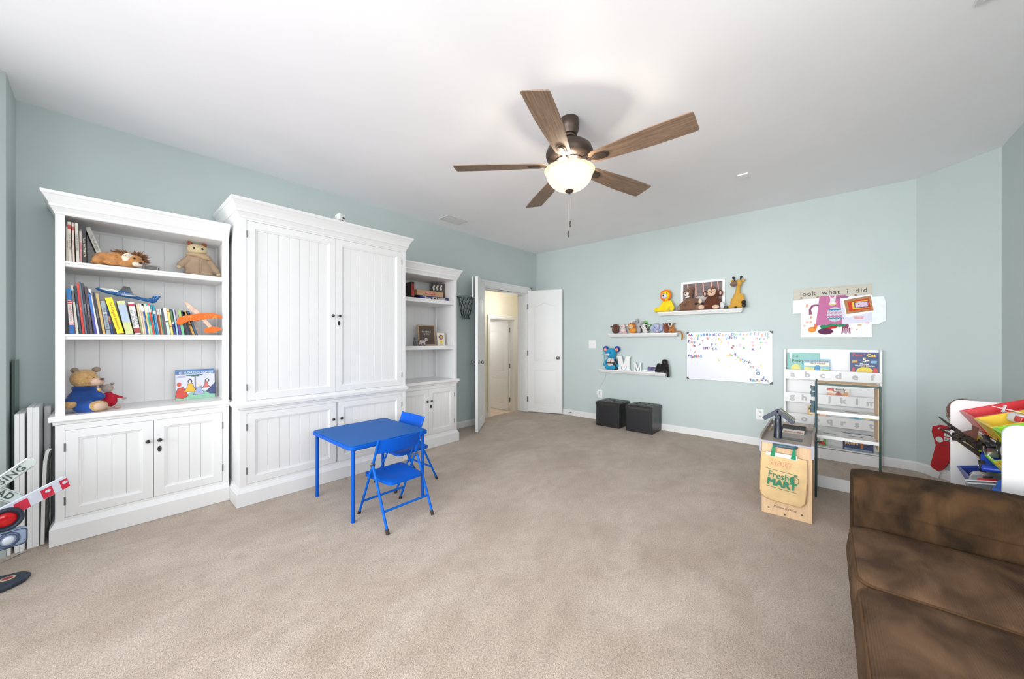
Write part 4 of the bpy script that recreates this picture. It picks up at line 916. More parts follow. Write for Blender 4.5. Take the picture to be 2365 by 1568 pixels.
t = thing('toy_glider', 'orange foam toy glider propped on the books at the right end', 'toy plane', (.475, 3.452, 1.375))
MB().prism([(-.092, .118), (-.082, .120), (-.02, .062), (.055, -.04), (.085, -.100), (.070, -.104), (.03, -.045), (-.03, .035), (-.07, .07)], -.010, .010).build('fuselage', mat((226, 190, 168), .6, var=.3, scale=30), t, 40, bev=.004, seg=3)
wl_ = [(-.135, -.022), (-.12, .006), (-.09, .018), (-.03, .034), (.02, .042), (.07, .044), (.105, .036), (.125, .012), (.07, .008), (.03, .0), (-.02, -.014), (-.07, -.022), (-.115, -.05), (-.13, -.045)]
MB().prism(wl_, -.019, -.012).build('wing', FOAMO, t, 40, bev=.003)
MB().prism([(.016, -.078), (.03, -.066), (.06, -.056), (.10, -.058), (.122, -.078), (.09, -.092), (.06, -.104), (.025, -.104), (.014, -.095)], -.018, -.011).build('tailplane', FOAMO, t, 40, bev=.003)
rnd = random.Random(5); spots(t, [(rnd.uniform(-.11, .1), 0) for _ in range(0)] + [(x, .012 + .028 * (x + .1) / .2 - rnd.uniform(0, .035)) for x in [rnd.uniform(-.1, .09) for _ in range(46)]], (240, 214, 120), -.0195)
# ------------------------------------------------------------------ right bookcase contents
z3 = 1.6825
def box_thing(name, label, loc, d, col, rz=0, group=None, cat='board game', lean=0):
    t = thing(name, label, cat, loc, 0, group, rot=(lean, 0, rz)); MB().box(-d[0] / 2, d[0] / 2, 0, d[1], 0, d[2]).build('box_base', P_(col), t, bev=.001); return t
t = box_thing('board_game', 'long dark blue board game box lying at the bottom of the stack', (2.60, 3.50, z3), (.41, .22, .052), (38, 50, 104), -1)
B(-.203, .203, -.0008, 0, .0, .012).build('box_rim', P_((96, 104, 130)), t); text(t, 'Super SCRABBLE', (.0, -.0014, .028), .040, P_((236, 226, 210)), depth=.0004, bold=.0008, shear=.25); text(t, 'WORD GAME', (.145, -.0014, .03), .011, P_((190, 170, 120)), depth=.0003); text(t, 'CROSSWORD', (-.14, -.0014, .036), .012, P_((150, 160, 200)), depth=.0003)
t = box_thing('board_game', 'tan wooden looking board game box on top of the blue one', (2.545, 3.51, z3 + .0525), (.38, .20, .062), (196, 158, 120), 2)
B(-.07, .07, -.001, 0, .018, .046).build('title_label', P_((186, 56, 40)), t); text(t, 'MONOPOLY', (0, -.0015, .032), .023, P_((236, 214, 196)), depth=.0004, bold=.0006)
t = box_thing('board_game', 'upright black and yellow board game box at the right end of the shelf', (2.735, 3.615, z3), (.17, .05, .235), (52, 46, 44), -42)
rnd = random.Random(9)
for i in range(7): flat(t, 'printed_shape', (222, 214, 200) if i % 2 else (24, 22, 22), [(-.08 + i * .022 + a, .15 + b) for a, b in ((0, 0), (.022, .01), (.03, .05), (.01, .07), (-.008, .04))], -.0006 - i * .0001)
text(t, 'Blokus', (0, -.0016, .10), .042, P_((220, 216, 208)), depth=.0005, bold=.001); text(t, 'DUO', (.04, -.0016, .07), .018, P_((200, 190, 170)), depth=.0004)
s_ = B(.0852, .0865, 0, .05, 0, .235).build('box_side', P_((226, 188, 110)), t)
t = box_thing('board_game', 'narrow dark box with a red spine peeking out at the cabinet edge', (2.293, 3.49, z3), (.04, .2, .19), (52, 44, 44)); B(-.018, .018, -.001, 0, .03, .17).build('title_label', P_((150, 40, 36)), t); text(t, 'UNO', (.002, -.0015, .06), .03, P_((230, 80, 60)), roll=-90)
t = box_thing('small_box', 'small wooden box beside the stack of board games', (2.335, 3.60, z3), (.05, .08, .105), (110, 88, 66), 0, None, 'box')
z4 = 1.1525
t = thing('letter_board', 'square grey felt letter board in a light wood frame', 'letter board', (2.575, 3.60, z4), 0, rot=(-8, 0, 0)); h = .25
f = MB(); f.box(-h / 2, h / 2, 0, .02, 0, .016).box(-h / 2, h / 2, 0, .02, h - .016, h).box(-h / 2, -h / 2 + .016, 0, .02, .016, h - .016).box(h / 2 - .016, h / 2, 0, .02, .016, h - .016); f.build('frame', wood((196, 168, 140), (170, 142, 114), key='lbf'), t)
FELT = mat((98, 86, 78), .95, var=.1, bump=.3); B(-h / 2 + .016, h / 2 - .016, .008, .018, .016, h - .016).build('felt_panel', FELT, t)
text(t, 'MAXIMUS', (0, .0072, .168), .030, P_((222, 216, 208)), depth=.0006); text(t, 'SMITH', (0, .0072, .138), .030, P_((222, 216, 208)), depth=.0006)
t = thing('photo_card', 'cream birth card with a round baby photo leaning against the letter board', 'card', (2.70, 3.50, z4), 0, rot=(-8, 0, -6)); B(-.052, .052, 0, .004, 0, .155).build('card', P_((226, 216, 196)), t)
flat(t, 'photo', (70, 74, 84), disc(0, .102, .030, .030), -.0004); flat(t, 'photo', (206, 150, 120), disc(.003, .100, .018, .022), -.001); flat(t, 'printed_patch', (222, 190, 40), [(-.014, .030), (.014, .030), (.014, .060), (-.014, .060)], -.0004)
for z in (.12, .10, .082, .066): 
    for s in (-1, 1): flat(t, 'printed_line', (206, 180, 160), [(s * .034, z), (s * .048, z), (s * .048, z + .0025), (s * .034, z + .0025)] if s > 0 else [(-.048, z), (-.034, z), (-.034, z + .0025), (-.048, z + .0025)], -.0003)
text(t, 'Maximus', (0, -.0008, .018), .012, P_((150, 120, 100)))
t = thing('plush_zebra', 'tiny striped plush zebra standing in front of the letter board', 'plush toy', (2.42, 3.49, z4)); ZB = fur((200, 186, 184), .15)
part(t, 'body', ZB, [((0, 0, .05), (.042, .022, .026)), ((.045, -.008, .072), (.022, .018, .018)), ((-.025, -.01, .03), (-.026, -.012, .014), .009), ((.02, -.012, .03), (.024, -.016, .014), .009), ((-.03, .012, .03), (-.03, .012, .014), .009), ((.028, .01, .03), (.03, .01, .014), .009)], .004)
for i in range(4): MB().tube([(-.028 + i * .015, .024 * math.cos(a), .05 + .028 * math.sin(a)) for a in [R(20 + 14 * k) for k in range(11)]], .0022, 5).build('stripe', BLACK, t, 60)
for p in ((-.026, -.012), (.024, -.016), (-.03, .012), (.03, .01)): part(t, 'hoof', BLACK, [((p[0], p[1], .009), (.011, .010, .009))])
for x in (.034, .056): part(t, 'ear', BLACK, [((x, .002, .092), (.006, .004, .008))]); part(t, 'eye', EYE, [((x, -.024, .076), .004)])
part(t, 'tail', BLACK, [((-.042, 0, .06), (-.055, -.002, .045), .003, .005)])
t = thing('toy_figure', 'small dark grey toy partly hidden at the cabinet edge', 'toy', (2.345, 3.53, z4)); part(t, 'body', mat((90, 90, 94), .5), [((0, 0, .035), (.02, .015, .035)), ((0, 0, .085), (.014, .012, .02)), ((.012, -.012, .012), (.014, .014, .012))], .004)
# --- camera on top of the closed cabinet
t = thing('security_camera', 'small white cube camera standing on top of the closed cabinet', 'camera', (1.40, 3.27, 2.253), 20)
MB().rbox((0, 0, .056), (.062, .062, .062), .008, 6, rot=(-18, 8, 0)).build('housing', PLASTW, t, 50)
MB().cyl((.004, -.026, .046), (.004, -.034, .043), .017, .016, 20).build('lens', mat((60, 66, 66), .2), t, 40); MB().cyl((.002, -.030, .025), (.002, -.036, .0235), .003, n=8).build('sensor', BLACK, t)
MB().lathe([(.02, 0), (.02, .006), (.008, .008), (.008, .03)], n=16).build('base', mat((90, 100, 98), .5), t, 40)
MB().tube([(-.03, .01, .06), (-.06, .01, .04), (-.09, .02, .012), (-.14, .03, .004), (-.2, .1, .003)], .003, 6).build('cable', PLASTW, t, 60)
t = thing('storage_tin', 'small green and white box beside the cube camera', 'box', (1.33, 3.30, 2.253), 8); B(-.05, .05, -.02, .02, 0, .03).build('box_body', P_((60, 150, 96)), t, bev=.002); B(-.03, .0, -.0205, -.02, .004, .02).build('printed_patch', P_((222, 226, 220)), t)
# --- over the door basketball hoop
t = thing('basketball_hoop', 'black mini basketball hoop with net hung over the left door leaf', 'basketball hoop', (3.68, 3.80, 0), math.degrees(math.atan2(3.470 - 3.815, 3.215 - 3.68)))
NET = mat((24, 28, 24), .6)
MB().box(.20, .60, -.040, -.028, 1.775, 2.055).build('backboard', PLASTW, t, bev=.004)
for x in (.28, .50): MB().box(x - .012, x + .012, -.03, .04, 2.057, 2.062).box(x - .012, x + .012, .037, .040, 2.02, 2.062).build('door_hook', PLASTW, t)
cx_, cy_, cz_, rr = .40, -.165, 1.805, .115
MB().tube([(cx_ + rr * math.cos(2 * PI * k / 36), cy_ + rr * math.sin(2 * PI * k / 36), cz_) for k in range(36)], .005, 8, closed=True).build('rim', NET, t, 60)
MB().box(cx_ - .03, cx_ + .03, -.06, -.022, cz_ - .02, cz_ + .004).build('bracket', NET, t)
net = MB()
for k in range(12):
    for sgn in (-1, 1):
        pts = []
        for j in range(9):
            u = j / 8; a = 2 * PI * k / 12 + sgn * u * 1.15; r_ = rr * (1 - .55 * u ** .7); pts.append((cx_ + r_ * math.cos(a), cy_ + r_ * math.sin(a), cz_ - .30 * u - .012 * math.sin(u * 9 + k)))
        net.tube(pts, .0022, 5)
net.build('net', NET, t, 60, kind='stuff')
# ------------------------------------------------------------------ things on the back wall (local x = viewer's right, y = into the wall)
def wall_t(name, label, cat, Y_, Z_, X_=5.009, group=None, rot=None):
    t = thing(name, label, cat, (X_, Y_, Z_), -90, group)
    return t
def ledge(label, y0, y1, z):
    w_ = (y0 - y1); t = wall_t('wall_shelf', label, 'shelf', y0, z)
    pr = [(-.118, 0), (-.118, -.012), (-.112, -.015), (-.108, -.022), (-.096, -.034), (-.092, -.040), (-.088, -.046), (0, -.046), (0, 0)]
    m = MB(); vs = []; fs = []
    prof = [(0, -.046), (.088, -.046), (.093, -.040), (.096, -.034), (.108, -.022), (.112, -.015), (.118, -.012), (.118, 0)]
    P2 = []
    for d, z_ in prof:
        ins = (.118 - d) * .32 if d else .03
        vs += [(ins, -d, z_), (w_ - ins, -d, z_)]
    n = len(prof)
    for i in range(n - 1): fs.append((2 * i, 2 * i + 1, 2 * i + 3, 2 * i + 2))
    vs += [(0, 0, 0), (w_, 0, 0)]; fs.append((2 * n - 2, 2 * n - 1, 2 * n + 1, 2 * n))
    fs.append(tuple([2 * i for i in range(n)] + [2 * n])[::-1]); fs.append(tuple([2 * i + 1 for i in range(n)] + [2 * n + 1])); fs.append((0, 2 * n, 2 * n + 1, 1))
    m.add(vs, fs); m.build('ledge', WHITE, t); return t
ledge('white crown moulded wall shelf, the highest one, with large plush toys', 1.695, .735, 1.590)
ledge('white crown moulded wall shelf with the row of small plush toys', 2.412, 1.452, 1.312)
ledge('white crown moulded wall shelf with the white letters, the lowest', 2.560, 1.600, .784)
# ---- top shelf plush toys
def seat(label, name, Y_, z, S, body, X_=4.925, rz=-90, torso=(.055, .045, .075), head=.06, hz=.215, hx=0, legs=((-.115, -.03), (.10, -.05)), arms=((-.085, -.03, .05), (.085, -.03, .05)), legr=.030, foot=None, hand=None, armr=.022, look=(0, -1), headmat=None, rem=.006):
    t = thing(name, label, 'plush toy', (X_, Y_, z), rz); T = lambda p: tuple(c * S for c in p)
    bl = [(T((0, 0, torso[2] + .005)), T(torso)), (T((0, 0, .045)), T((torso[0] * 1.08, torso[1] * 1.1, .045))), (T((hx * .4, 0, hz - head * .9)), T((.03, .03, .04)))]
    for s, (lx, ly) in zip((-1, 1), legs): bl.append((T((s * .028, -.01, .032)), T((lx, ly, legr)), .030 * S, legr * S))
    for s, (ax, ay, az) in zip((-1, 1), arms): bl.append((T((s * torso[0] * .75, 0, torso[2] * 1.75)), T((ax, ay, az)), armr * S, armr * .92 * S))
    if not headmat: bl.append((T((hx, -.004, hz)), T((head, head * .86, head * .95))))
    part(t, 'body', body, bl, rem * S / 1.0 if rem else 0)
    if headmat: part(t, 'head', headmat, [(T((hx, -.004, hz)), T((head, head * .86, head * .95)))])
    if foot:
        for s, (lx, ly) in zip((-1, 1), legs): part(t, 'foot', foot, [(T((lx * 1.02, ly - .012, .030)), T((.034, .026, .030)))])
    if hand:
        for s, (ax, ay, az) in zip((-1, 1), arms): part(t, 'hand', hand, [(T((ax, ay - .005, az - .01)), T((.020, .018, .020)))])
    return t
YEL = fur((240, 212, 28), .12, 160, .5, 400)
t = seat('yellow crocheted lion with an orange mane at the left end of the top shelf', 'plush_lion', 1.583, 1.5905, 1.0, YEL, legs=((-.135, -.03), (.085, -.085)), hx=-.012, hz=.222)
ORG = mat((240, 110, 26), .9, bump=.5)
mb = MB()
for k in range(18): a = 2 * PI * k / 18; mb.sph((-.014 + .060 * math.cos(a), -.018, .218 + .064 * math.sin(a)), (.014, .010, .014))
mb.build('mane', ORG, t, 60); part(t, 'muzzle', mat((214, 208, 220), .9, bump=.2), [((-.022, -.052, .205), (.038, .020, .034))]); part(t, 'nose', mat((50, 40, 60), .5), [((-.026, -.072, .216), (.012, .005, .008))]); MB().box(-.025, -.021, -.074, -.070, .188, .212).build('mouth', mat((50, 40, 60), .6), t)
for x in (-.038, .008): part(t, 'eye', EYE, [((x, -.052, .242), .0045)])
part(t, 'ear', YEL, [((-.066, 0, .262), (.016, .010, .022), (0, -20, 0))]); part(t, 'ear', YEL, [((.004, 0, .286), (.026, .012, .012), (0, -10, 0))]); part(t, 'foot', YEL, [((.092, -.092, .045), (.028, .022, .036))])
BRN = fur((122, 88, 66), .15, 160, .5, 400)
t = seat('brown crocheted bear sitting in front of the framed picture', 'plush_bear', 1.292, 1.5905, 1.0, BRN, legs=((-.11, -.04), (.115, -.05)), hx=-.03, hz=.225, head=.056, arms=((-.105, -.04, .07), (.10, -.035, .115)), legr=.034, armr=.03)
part(t, 'muzzle', mat((226, 214, 204), .9, bump=.2), [((-.040, -.048, .212), (.032, .018, .029))]); part(t, 'nose', mat((36, 26, 30), .4), [((-.046, -.066, .220), (.011, .005, .008))]); MB().box(-.045, -.041, -.067, -.063, .198, .216).build('mouth', mat((40, 30, 30), .6), t)
for x in (-.058, -.022): part(t, 'eye', EYE, [((x, -.050, .242), .005)])
part(t, 'ear', BRN, [((-.082, 0, .235), (.014, .010, .022))]); part(t, 'ear', BRN, [((.008, 0, .282), (.032, .014, .020), (0, 30, 0))]); part(t, 'bow', mat((226, 224, 226), .8), [((-.03, -.045, .170), (.034, .012, .010), (0, -18, 0))])
part(t, 'hand', mat((222, 204, 186), .9, bump=.3), [((.118, -.045, .110), (.024, .022, .030))]); part(t, 'foot', mat((136, 104, 84), .9, bump=.4), [((.110, -.075, .040), (.040, .024, .036))]); part(t, 'foot', mat((140, 124, 112), .9, bump=.4), [((-.128, -.055, .036), (.028, .022, .034))])
CHO = fur((96, 50, 30), .25, 90, .8, 260); PINKF = mat((218, 184, 158), .9, var=.04, bump=.2)
t = seat('dark brown plush monkey with a beige face beside the crocheted bear', 'plush_monkey', 1.045, 1.5905, 1.0, CHO, legs=((-.10, -.06), (.065, -.07)), hx=0, hz=.205, head=.072, arms=((-.10, -.02, .05), (.095, -.01, .04)), torso=(.066, .05, .08))
part(t, 'face', PINKF, [((-.022, -.052, .225), (.026, .014, .026)), ((.022, -.052, .222), (.026, .014, .026)), ((-.003, -.056, .192), (.045, .018, .030))]); part(t, 'nose', mat((90, 54, 40), .5), [((0, -.076, .200), (.010, .006, .006))])
MB().tube([(-.022 + .006 * k, -.0745 + .0008 * abs(k - 4), .180 + .0012 * (k - 4) ** 2 * .5) for k in range(9)], .0014, 5).build('mouth', mat((120, 70, 60), .6), t, 60)
for x in (-.018, .020): part(t, 'eye', EYE, [((x, -.066, .222), .006)])
for s in (-1, 1): e = part(t, 'ear', CHO, [((s * .084, .005, .200), (.024, .016, .038))]); part(e, 'inner_ear', PINKF, [((s * .084, -.010, .198), (.012, .008, .024))])
part(t, 'hair_tuft', fur((150, 76, 40), .3), [((.004, -.01, .275), (.018, .012, .016))]); part(t, 'foot', PINKF, [((-.108, -.085, .030), (.036, .024, .030))]); part(t, 'foot', PINKF, [((.050, -.095, .026), (.040, .024, .024))]); part(t, 'foot', mat((214, 216, 218), .9, bump=.3), [((.112, -.055, .045), (.026, .022, .042))])
MUS = fur((208, 160, 66), .15, 200, .5, 500)
t = thing('plush_giraffe', 'mustard plush giraffe with black horns at the right end of the top shelf', 'plush toy', (4.935, .795, 1.5905), -90)
part(t, 'body', MUS, [((0, 0, .075), (.066, .05, .078)), ((.005, 0, .13), (.045, .038, .06)), ((.008, 0, .17), (.018, -.004, .265), .030, .022), ((.022, -.01, .300), (.036, .034, .042), (0, -14, 0)), ((-.04, -.02, .03), (-.07, -.045, .02), .022, .02), ((.03, -.02, .03), (.07, -.04, .025), .022, .02), ((.05, -.01, .155), (.072, -.035, .085), .022, .018)], .006)
part(t, 'muzzle', mat((122, 98, 84), .8, var=.1), [((-.022, -.036, .290), (.040, .034, .030), (0, -10, 0))])
for x in (-.018, .036): 
    part(t, 'horn', BLACK, [((x * 1.0, -.004, .330), (x + (-.012 if x < 0 else .008), -.004, .362), .008, .009), ((x + (-.014 if x < 0 else .010), -.004, .368), .014)]); 
part(t, 'ear', MUS, [((-.040, 0, .325), (.024, .008, .013), (0, 30, 0))]); part(t, 'ear', MUS, [((.068, 0, .328), (.020, .008, .015), (0, -40, 0))]); part(t, 'eye', EYE, [((.010, -.044, .322), .0055)])
for p in ((.078, -.045, .068), (.082, -.055, .030)): part(t, 'hoof', BLACK, [(p, (.024, .022, .024))])
for p in ((-.082, -.052, .016), (.0, -.06, .010)): part(t, 'hoof', BLACK, [(p, (.016, .014, .012))])
t = thing('small_ornament', 'small silver and yellow trinket between the monkey and the giraffe', 'ornament', (4.91, .895, 1.5905), -90); B(-.05, -.028, -.008, .008, 0, .045).build('yellow_block', mat((206, 176, 80), .5), t, bev=.002); part(t, 'silver_shell', mat((150, 152, 150), .3, .8, var=.3, scale=80), [((.002, 0, .020), (.030, .014, .020))])
t = thing('framed_poster', 'white framed stadium photograph behind the bear and monkey', 'picture', (4.984, 1.178, 1.5905), -90, rot=(-3, 0, -90)); w_, h_ = .505, .380
f = MB(); f.box(-w_ / 2, w_ / 2, -.01, .008, 0, .028).box(-w_ / 2, w_ / 2, -.01, .008, h_ - .028, h_).box(-w_ / 2, -w_ / 2 + .028, -.01, .008, .028, h_ - .028).box(w_ / 2 - .028, w_ / 2, -.01, .008, .028, h_ - .028); f.build('frame', WHITE, t, bev=.002)
B(-w_ / 2 + .028, w_ / 2 - .028, -.004, .004, .028, h_ - .028).build('photo', mat((112, 98, 96), .35, var=.3, scale=9, stretch=(1, 1, 3)), t)
for i, x in enumerate((-.17, -.08, .01, .10, .175)):
    flat(t, 'floodlight_beam', (222, 168, 150), [(x - .004, .345), (x + .010, .350), (x + .016, .20), (x - .002, .18)] if i % 2 else [(x - .010, .350), (x + .004, .350), (x + .014, .22), (x + .004, .22)], -.0045, .0004)
flat(t, 'crowd_band', (186, 176, 170), [(-.2, .08), (.2, .08), (.2, .16), (.05, .20), (-.05, .18), (-.2, .12)], -.0048, .0004); flat(t, 'crowd_band', (66, 56, 60), [(-.224, .028), (.224, .028), (.224, .10), (-.224, .10)], -.0052, .0004)
# ---- second shelf: small plush toys
z = 1.3125; G3 = 'small plush toys on the middle wall shelf'
def mini(label, name, Y_, body, S=1.0, head=None, hc=(0, -.022, .090), hr=.036, ears=None, earc=None, muzc=None, X_=4.94, extra=None, bodyr=(.040, .038, .042), feet=None, z_=None, muzr=.5, nosec=(30, 22, 20), look=(0, -1)):
    t = thing(name, label, 'plush toy', (X_, Y_, z if z_ is None else z_), -90, G3)
    bl = [((0, 0, bodyr[2] * .95), bodyr)]; 
    if head is None: bl.append((hc, (hr, hr * .9, hr)))
    part(t, 'body', body, [tuple(tuple(c * S for c in q) if hasattr(q, '__len__') else q * S for q in b_) for b_ in bl], .005)
    if head is not None: part(t, 'head', head, [(tuple(c * S for c in hc), tuple(c * S for c in (hr, hr * .9, hr)))])
    for e in ears or []: part(t, 'ear', earc or body, [(tuple(c * S for c in e[0]), tuple(c * S for c in e[1]))])
    face_bits(t, tuple(c * S for c in hc), hr * S, muzc is not None or None, muzc, nosec, eye=.0045, nose=.005, muzr=muzr, look=look)
    for f_ in feet or []: part(t, 'foot', f_[2], [(f_[0], f_[1])])
    return t
t = mini('small brown bull plush with white horns, leftmost on the middle shelf', 'plush_bull', 2.318, fur((104, 66, 52), .3, 60), 1.1, hc=(.012, -.02, .082), hr=.046, ears=[((-.055, 0, .092), (.020, .008, .010))], bodyr=(.048, .042, .055))
part(t, 'horn', mat((226, 222, 212), .6), [((.02, -.01, .125), (.034, -.01, .150), .008, .003)]); part(t, 'horn', mat((226, 222, 212), .6), [((-.03, -.01, .120), (-.046, -.01, .138), .007, .003)])
LAMB = fur((222, 206, 206), .1, 90)
t = mini('small pale pink lamb plush beside the bull', 'plush_lamb', 2.195, LAMB, 1.1, ears=[((-.044, 0, .108), (.014, .008, .010)), ((.048, 0, .100), (.020, .008, .010))], feet=[((-.02, -.045, .014), (.022, .018, .016), mat((214, 170, 176), .9)), ((.05, -.045, .014), (.022, .018, .016), mat((214, 170, 176), .9))])
LIO = fur((222, 150, 60), .15); 
t = mini('small plush lion with a shaggy orange mane on the middle shelf', 'plush_lion', 2.058, LIO, 1.1, head=mat((236, 188, 122), .9, bump=.3), hc=(-.010, -.036, .088), hr=.032, muzc=mat((220, 214, 214), .9), bodyr=(.052, .038, .042))
mb = MB(); rnd = random.Random(11)
for i in range(200):
    a = rnd.uniform(0, 2 * PI); r0 = rnd.uniform(.032, .044); c = Vector((-.008, -.022, .097)); d = Vector((math.cos(a), rnd.uniform(-.35, .5), math.sin(a))); mb.cyl(c + d * r0 * .8, c + d * (r0 + .018) + Vector((rnd.uniform(-.004, .004), .004, rnd.uniform(-.008, .004))), .0045, .0008, 5)
mb.sph((-.004, -.006, .097), (.050, .028, .050)); mb.build('mane', fur((196, 112, 36), .3), t, 60, kind='stuff')
GRW = fur((176, 170, 178), .12)
t = mini('small grey wolf plush lying on top of the others behind the lion', 'plush_wolf', 1.975, GRW, 1.0, hc=(-.03, -.02, .165), hr=.028, bodyr=(.034, .03, .055), X_=4.965, ears=[((-.022, 0, .198), (.008, .006, .014)), ((-.048, 0, .190), (.007, .006, .012))], muzc=GRW)
part(t, 'arm', GRW, [((.01, -.01, .12), (.07, -.01, .165), .014, .012)]); part(t, 'arm', GRW, [((.02, -.01, .10), (.085, -.01, .125), .014, .012)]); part(t, 'snout', GRW, [((-.05, -.03, .165), (-.085, -.035, .155), .012, .008)])
t = thing('plush_frog', 'bright green plush toy peeking over the cow on the middle shelf', 'plush toy', (4.97, 1.855, z), -90, G3); GN = fur((96, 190, 60), .2)
part(t, 'body', GN, [((-.02, 0, .06), (.04, .02, .06)), ((-.03, -.005, .155), (.024, .018, .016)), ((.03, 0, .110), (.024, .016, .018)), ((-.075, 0, .162), (.014, .012, .010)), ((-.02, 0, .10), (-.03, 0, .15), .014), ((0, 0, .08), (.03, 0, .11), .014)], .005); part(t, 'cap', mat((34, 38, 70), .8), [((-.02, -.02, .132), (.022, .014, .010))])
COWW = fur((228, 222, 218), .06)
t = mini('small white cow plush with black patches on the middle shelf', 'plush_cow', 1.872, COWW, 1.1, hc=(0, -.03, .074), hr=.042, bodyr=(.046, .038, .042), X_=4.935)
part(t, 'ear', BLACK, [((-.058, -.02, .088), (.020, .007, .011), (0, 12, 0))]); part(t, 'ear', COWW, [((.056, -.02, .102), (.018, .008, .009), (0, -40, 0))]); part(t, 'eye_patch', BLACK, [((.028, -.058, .090), (.018, .010, .022))]); part(t, 'flank_patch', BLACK, [((.044, -.03, .05), (.010, .02, .026))]); part(t, 'flank_patch', BLACK, [((-.046, -.02, .04), (.008, .02, .026))])
LAV = fur((172, 178, 210), .08)
t = mini('small lavender elephant plush on the middle shelf', 'plush_elephant', 1.722, LAV, 1.15, hc=(0, -.028, .074), hr=.044, bodyr=(.050, .038, .046), ears=[((-.050, -.012, .058), (.022, .010, .034)), ((.050, -.012, .058), (.022, .010, .034))])
part(t, 'trunk', LAV, [((0, -.07, .062), (.014, -.078, .030), .013, .009)]); part(t, 'inner_ear', mat((214, 176, 190), .9), [((.022, -.072, .026), (.016, .008, .014))])
BR3 = fur((132, 74, 48), .25)
t = mini('small rust brown bear plush near the right end of the middle shelf', 'plush_bear', 1.598, BR3, 1.0, hc=(0, -.02, .095), hr=.036, ears=[((-.040, 0, .118), (.010, .007, .014)), ((.028, 0, .128), (.014, .008, .012))])
TG = fur((186, 118, 50), .35, 40)
t = mini('small tiger striped plush whose tail hangs over the end of the middle shelf', 'plush_tiger', 1.520, TG, 1.0, hc=(-.012, -.024, .098), hr=.032, ears=[((.024, 0, .125), (.012, .007, .010)), ((-.035, 0, .122), (.010, .007, .010))], muzc=COWW)
part(t, 'cheek_patch', COWW, [((-.03, -.048, .108), (.010, .008, .020)), ((.004, -.052, .112), (.010, .006, .016))]); part(t, 'stripe', BLACK, [((-.014, -.056, .115), (.010, .004, .016))]); part(t, 'leg', TG, [((.01, -.03, .05), (-.02, -.055, .02), .014)])
MB().tube([(.045, 0, .02), (.075, -.01, .022), (.105, -.02, .015), (.122, -.025, -.01), (.128, -.025, -.045), (.126, -.025, -.075), (.118, -.025, -.09)], [.006, .008, .009, .0095, .010, .010, .006], 10).build('tail', TG, t, 60)
# ---- lowest shelf
z = .7845
CY = fur((30, 150, 196), .15); NAVY = fur((14, 62, 140), .1)
t = seat('bright blue plush bear with round navy ears holding a toy sword', 'plush_bear', 2.385, z, 1.05, CY, legs=((-.045, -.03), (.05, -.03)), hz=.228, head=.078, torso=(.062, .045, .082), arms=((-.095, -.02, .065), (.10, -.02, .055)), X_=4.945, legr=.034)
for s in (-1, 1): e = part(t, 'ear', NAVY, [((s * .088, .006, .300), (.044, .018, .046))]); part(e, 'inner_ear', mat((226, 150, 130), .9, bump=.2), [((s * .090, -.010, .292), (.024, .010, .028))])
part(t, 'muzzle', mat((224, 222, 222), .9, bump=.2), [((-.02, -.076, .222), (.030, .012, .014))]); part(t, 'nose', mat((160, 70, 80), .5), [((-.022, -.089, .226), (.007, .004, .004))]); part(t, 'eye', EYE, [((.018, -.076, .250), .008)]); part(t, 'eye', EYE, [((-.052, -.064, .246), .006)])
part(t, 'vest', mat((214, 204, 198), .9, bump=.2), [((0, -.010, .118), (.062, .044, .062)), ((0, -.012, .075), (.058, .044, .04))], .006)
MB().box(-.055, .055, -.062, -.052, .092, .108).build('belt', mat((70, 50, 44), .6), t, bev=.002); MB().obox((.018, -.0585, .135), (.006, .004, .07), (0, 10, 0)).build('strap', mat((210, 50, 60), .6), t)
for s in (-.03, .035): part(t, 'shorts', mat((20, 130, 190), .9), [((s, -.022, .035), (.032, .030, .030))])
part(t, 'hand', mat((90, 150, 170), .9, bump=.3), [((-.100, -.030, .078), (.020, .018, .022))])
MB().cyl((-.083, -.05, .105), (-.092, -.056, .275), .0065, n=12).cyl((-.082, -.050, .085), (-.083, -.05, .12), .009, n=12).build('toy_sword', mat((60, 176, 196), .4), t, 40)
t = thing('toy_figure', 'black armoured toy figure with a cape leaning on the blue bear', 'toy', (4.91, 2.305, z), -90)
part(t, 'body', mat((22, 22, 28), .4, var=.4, scale=60), [((0, 0, .09), (.020, .012, .034)), ((-.008, 0, .06), (-.014, 0, .004), .011, .010), ((.010, 0, .06), (.022, 0, .004), .011, .010), ((-.018, 0, .112), (-.034, -.006, .072), .008), ((.018, 0, .112), (.038, -.004, .085), .008)], .004)
part(t, 'helmet', mat((14, 14, 16), .25), [((0, -.002, .142), (.016, .015, .018))]); MB().prism([(-.02, .125), (.02, .125), (.040, .01), (-.055, .005)], .012, .016).build('cape', mat((26, 24, 36), .9), t); part(t, 'chest_plate', mat((170, 174, 190), .3, .6), [((.0, -.013, .100), (.007, .003, .008))])
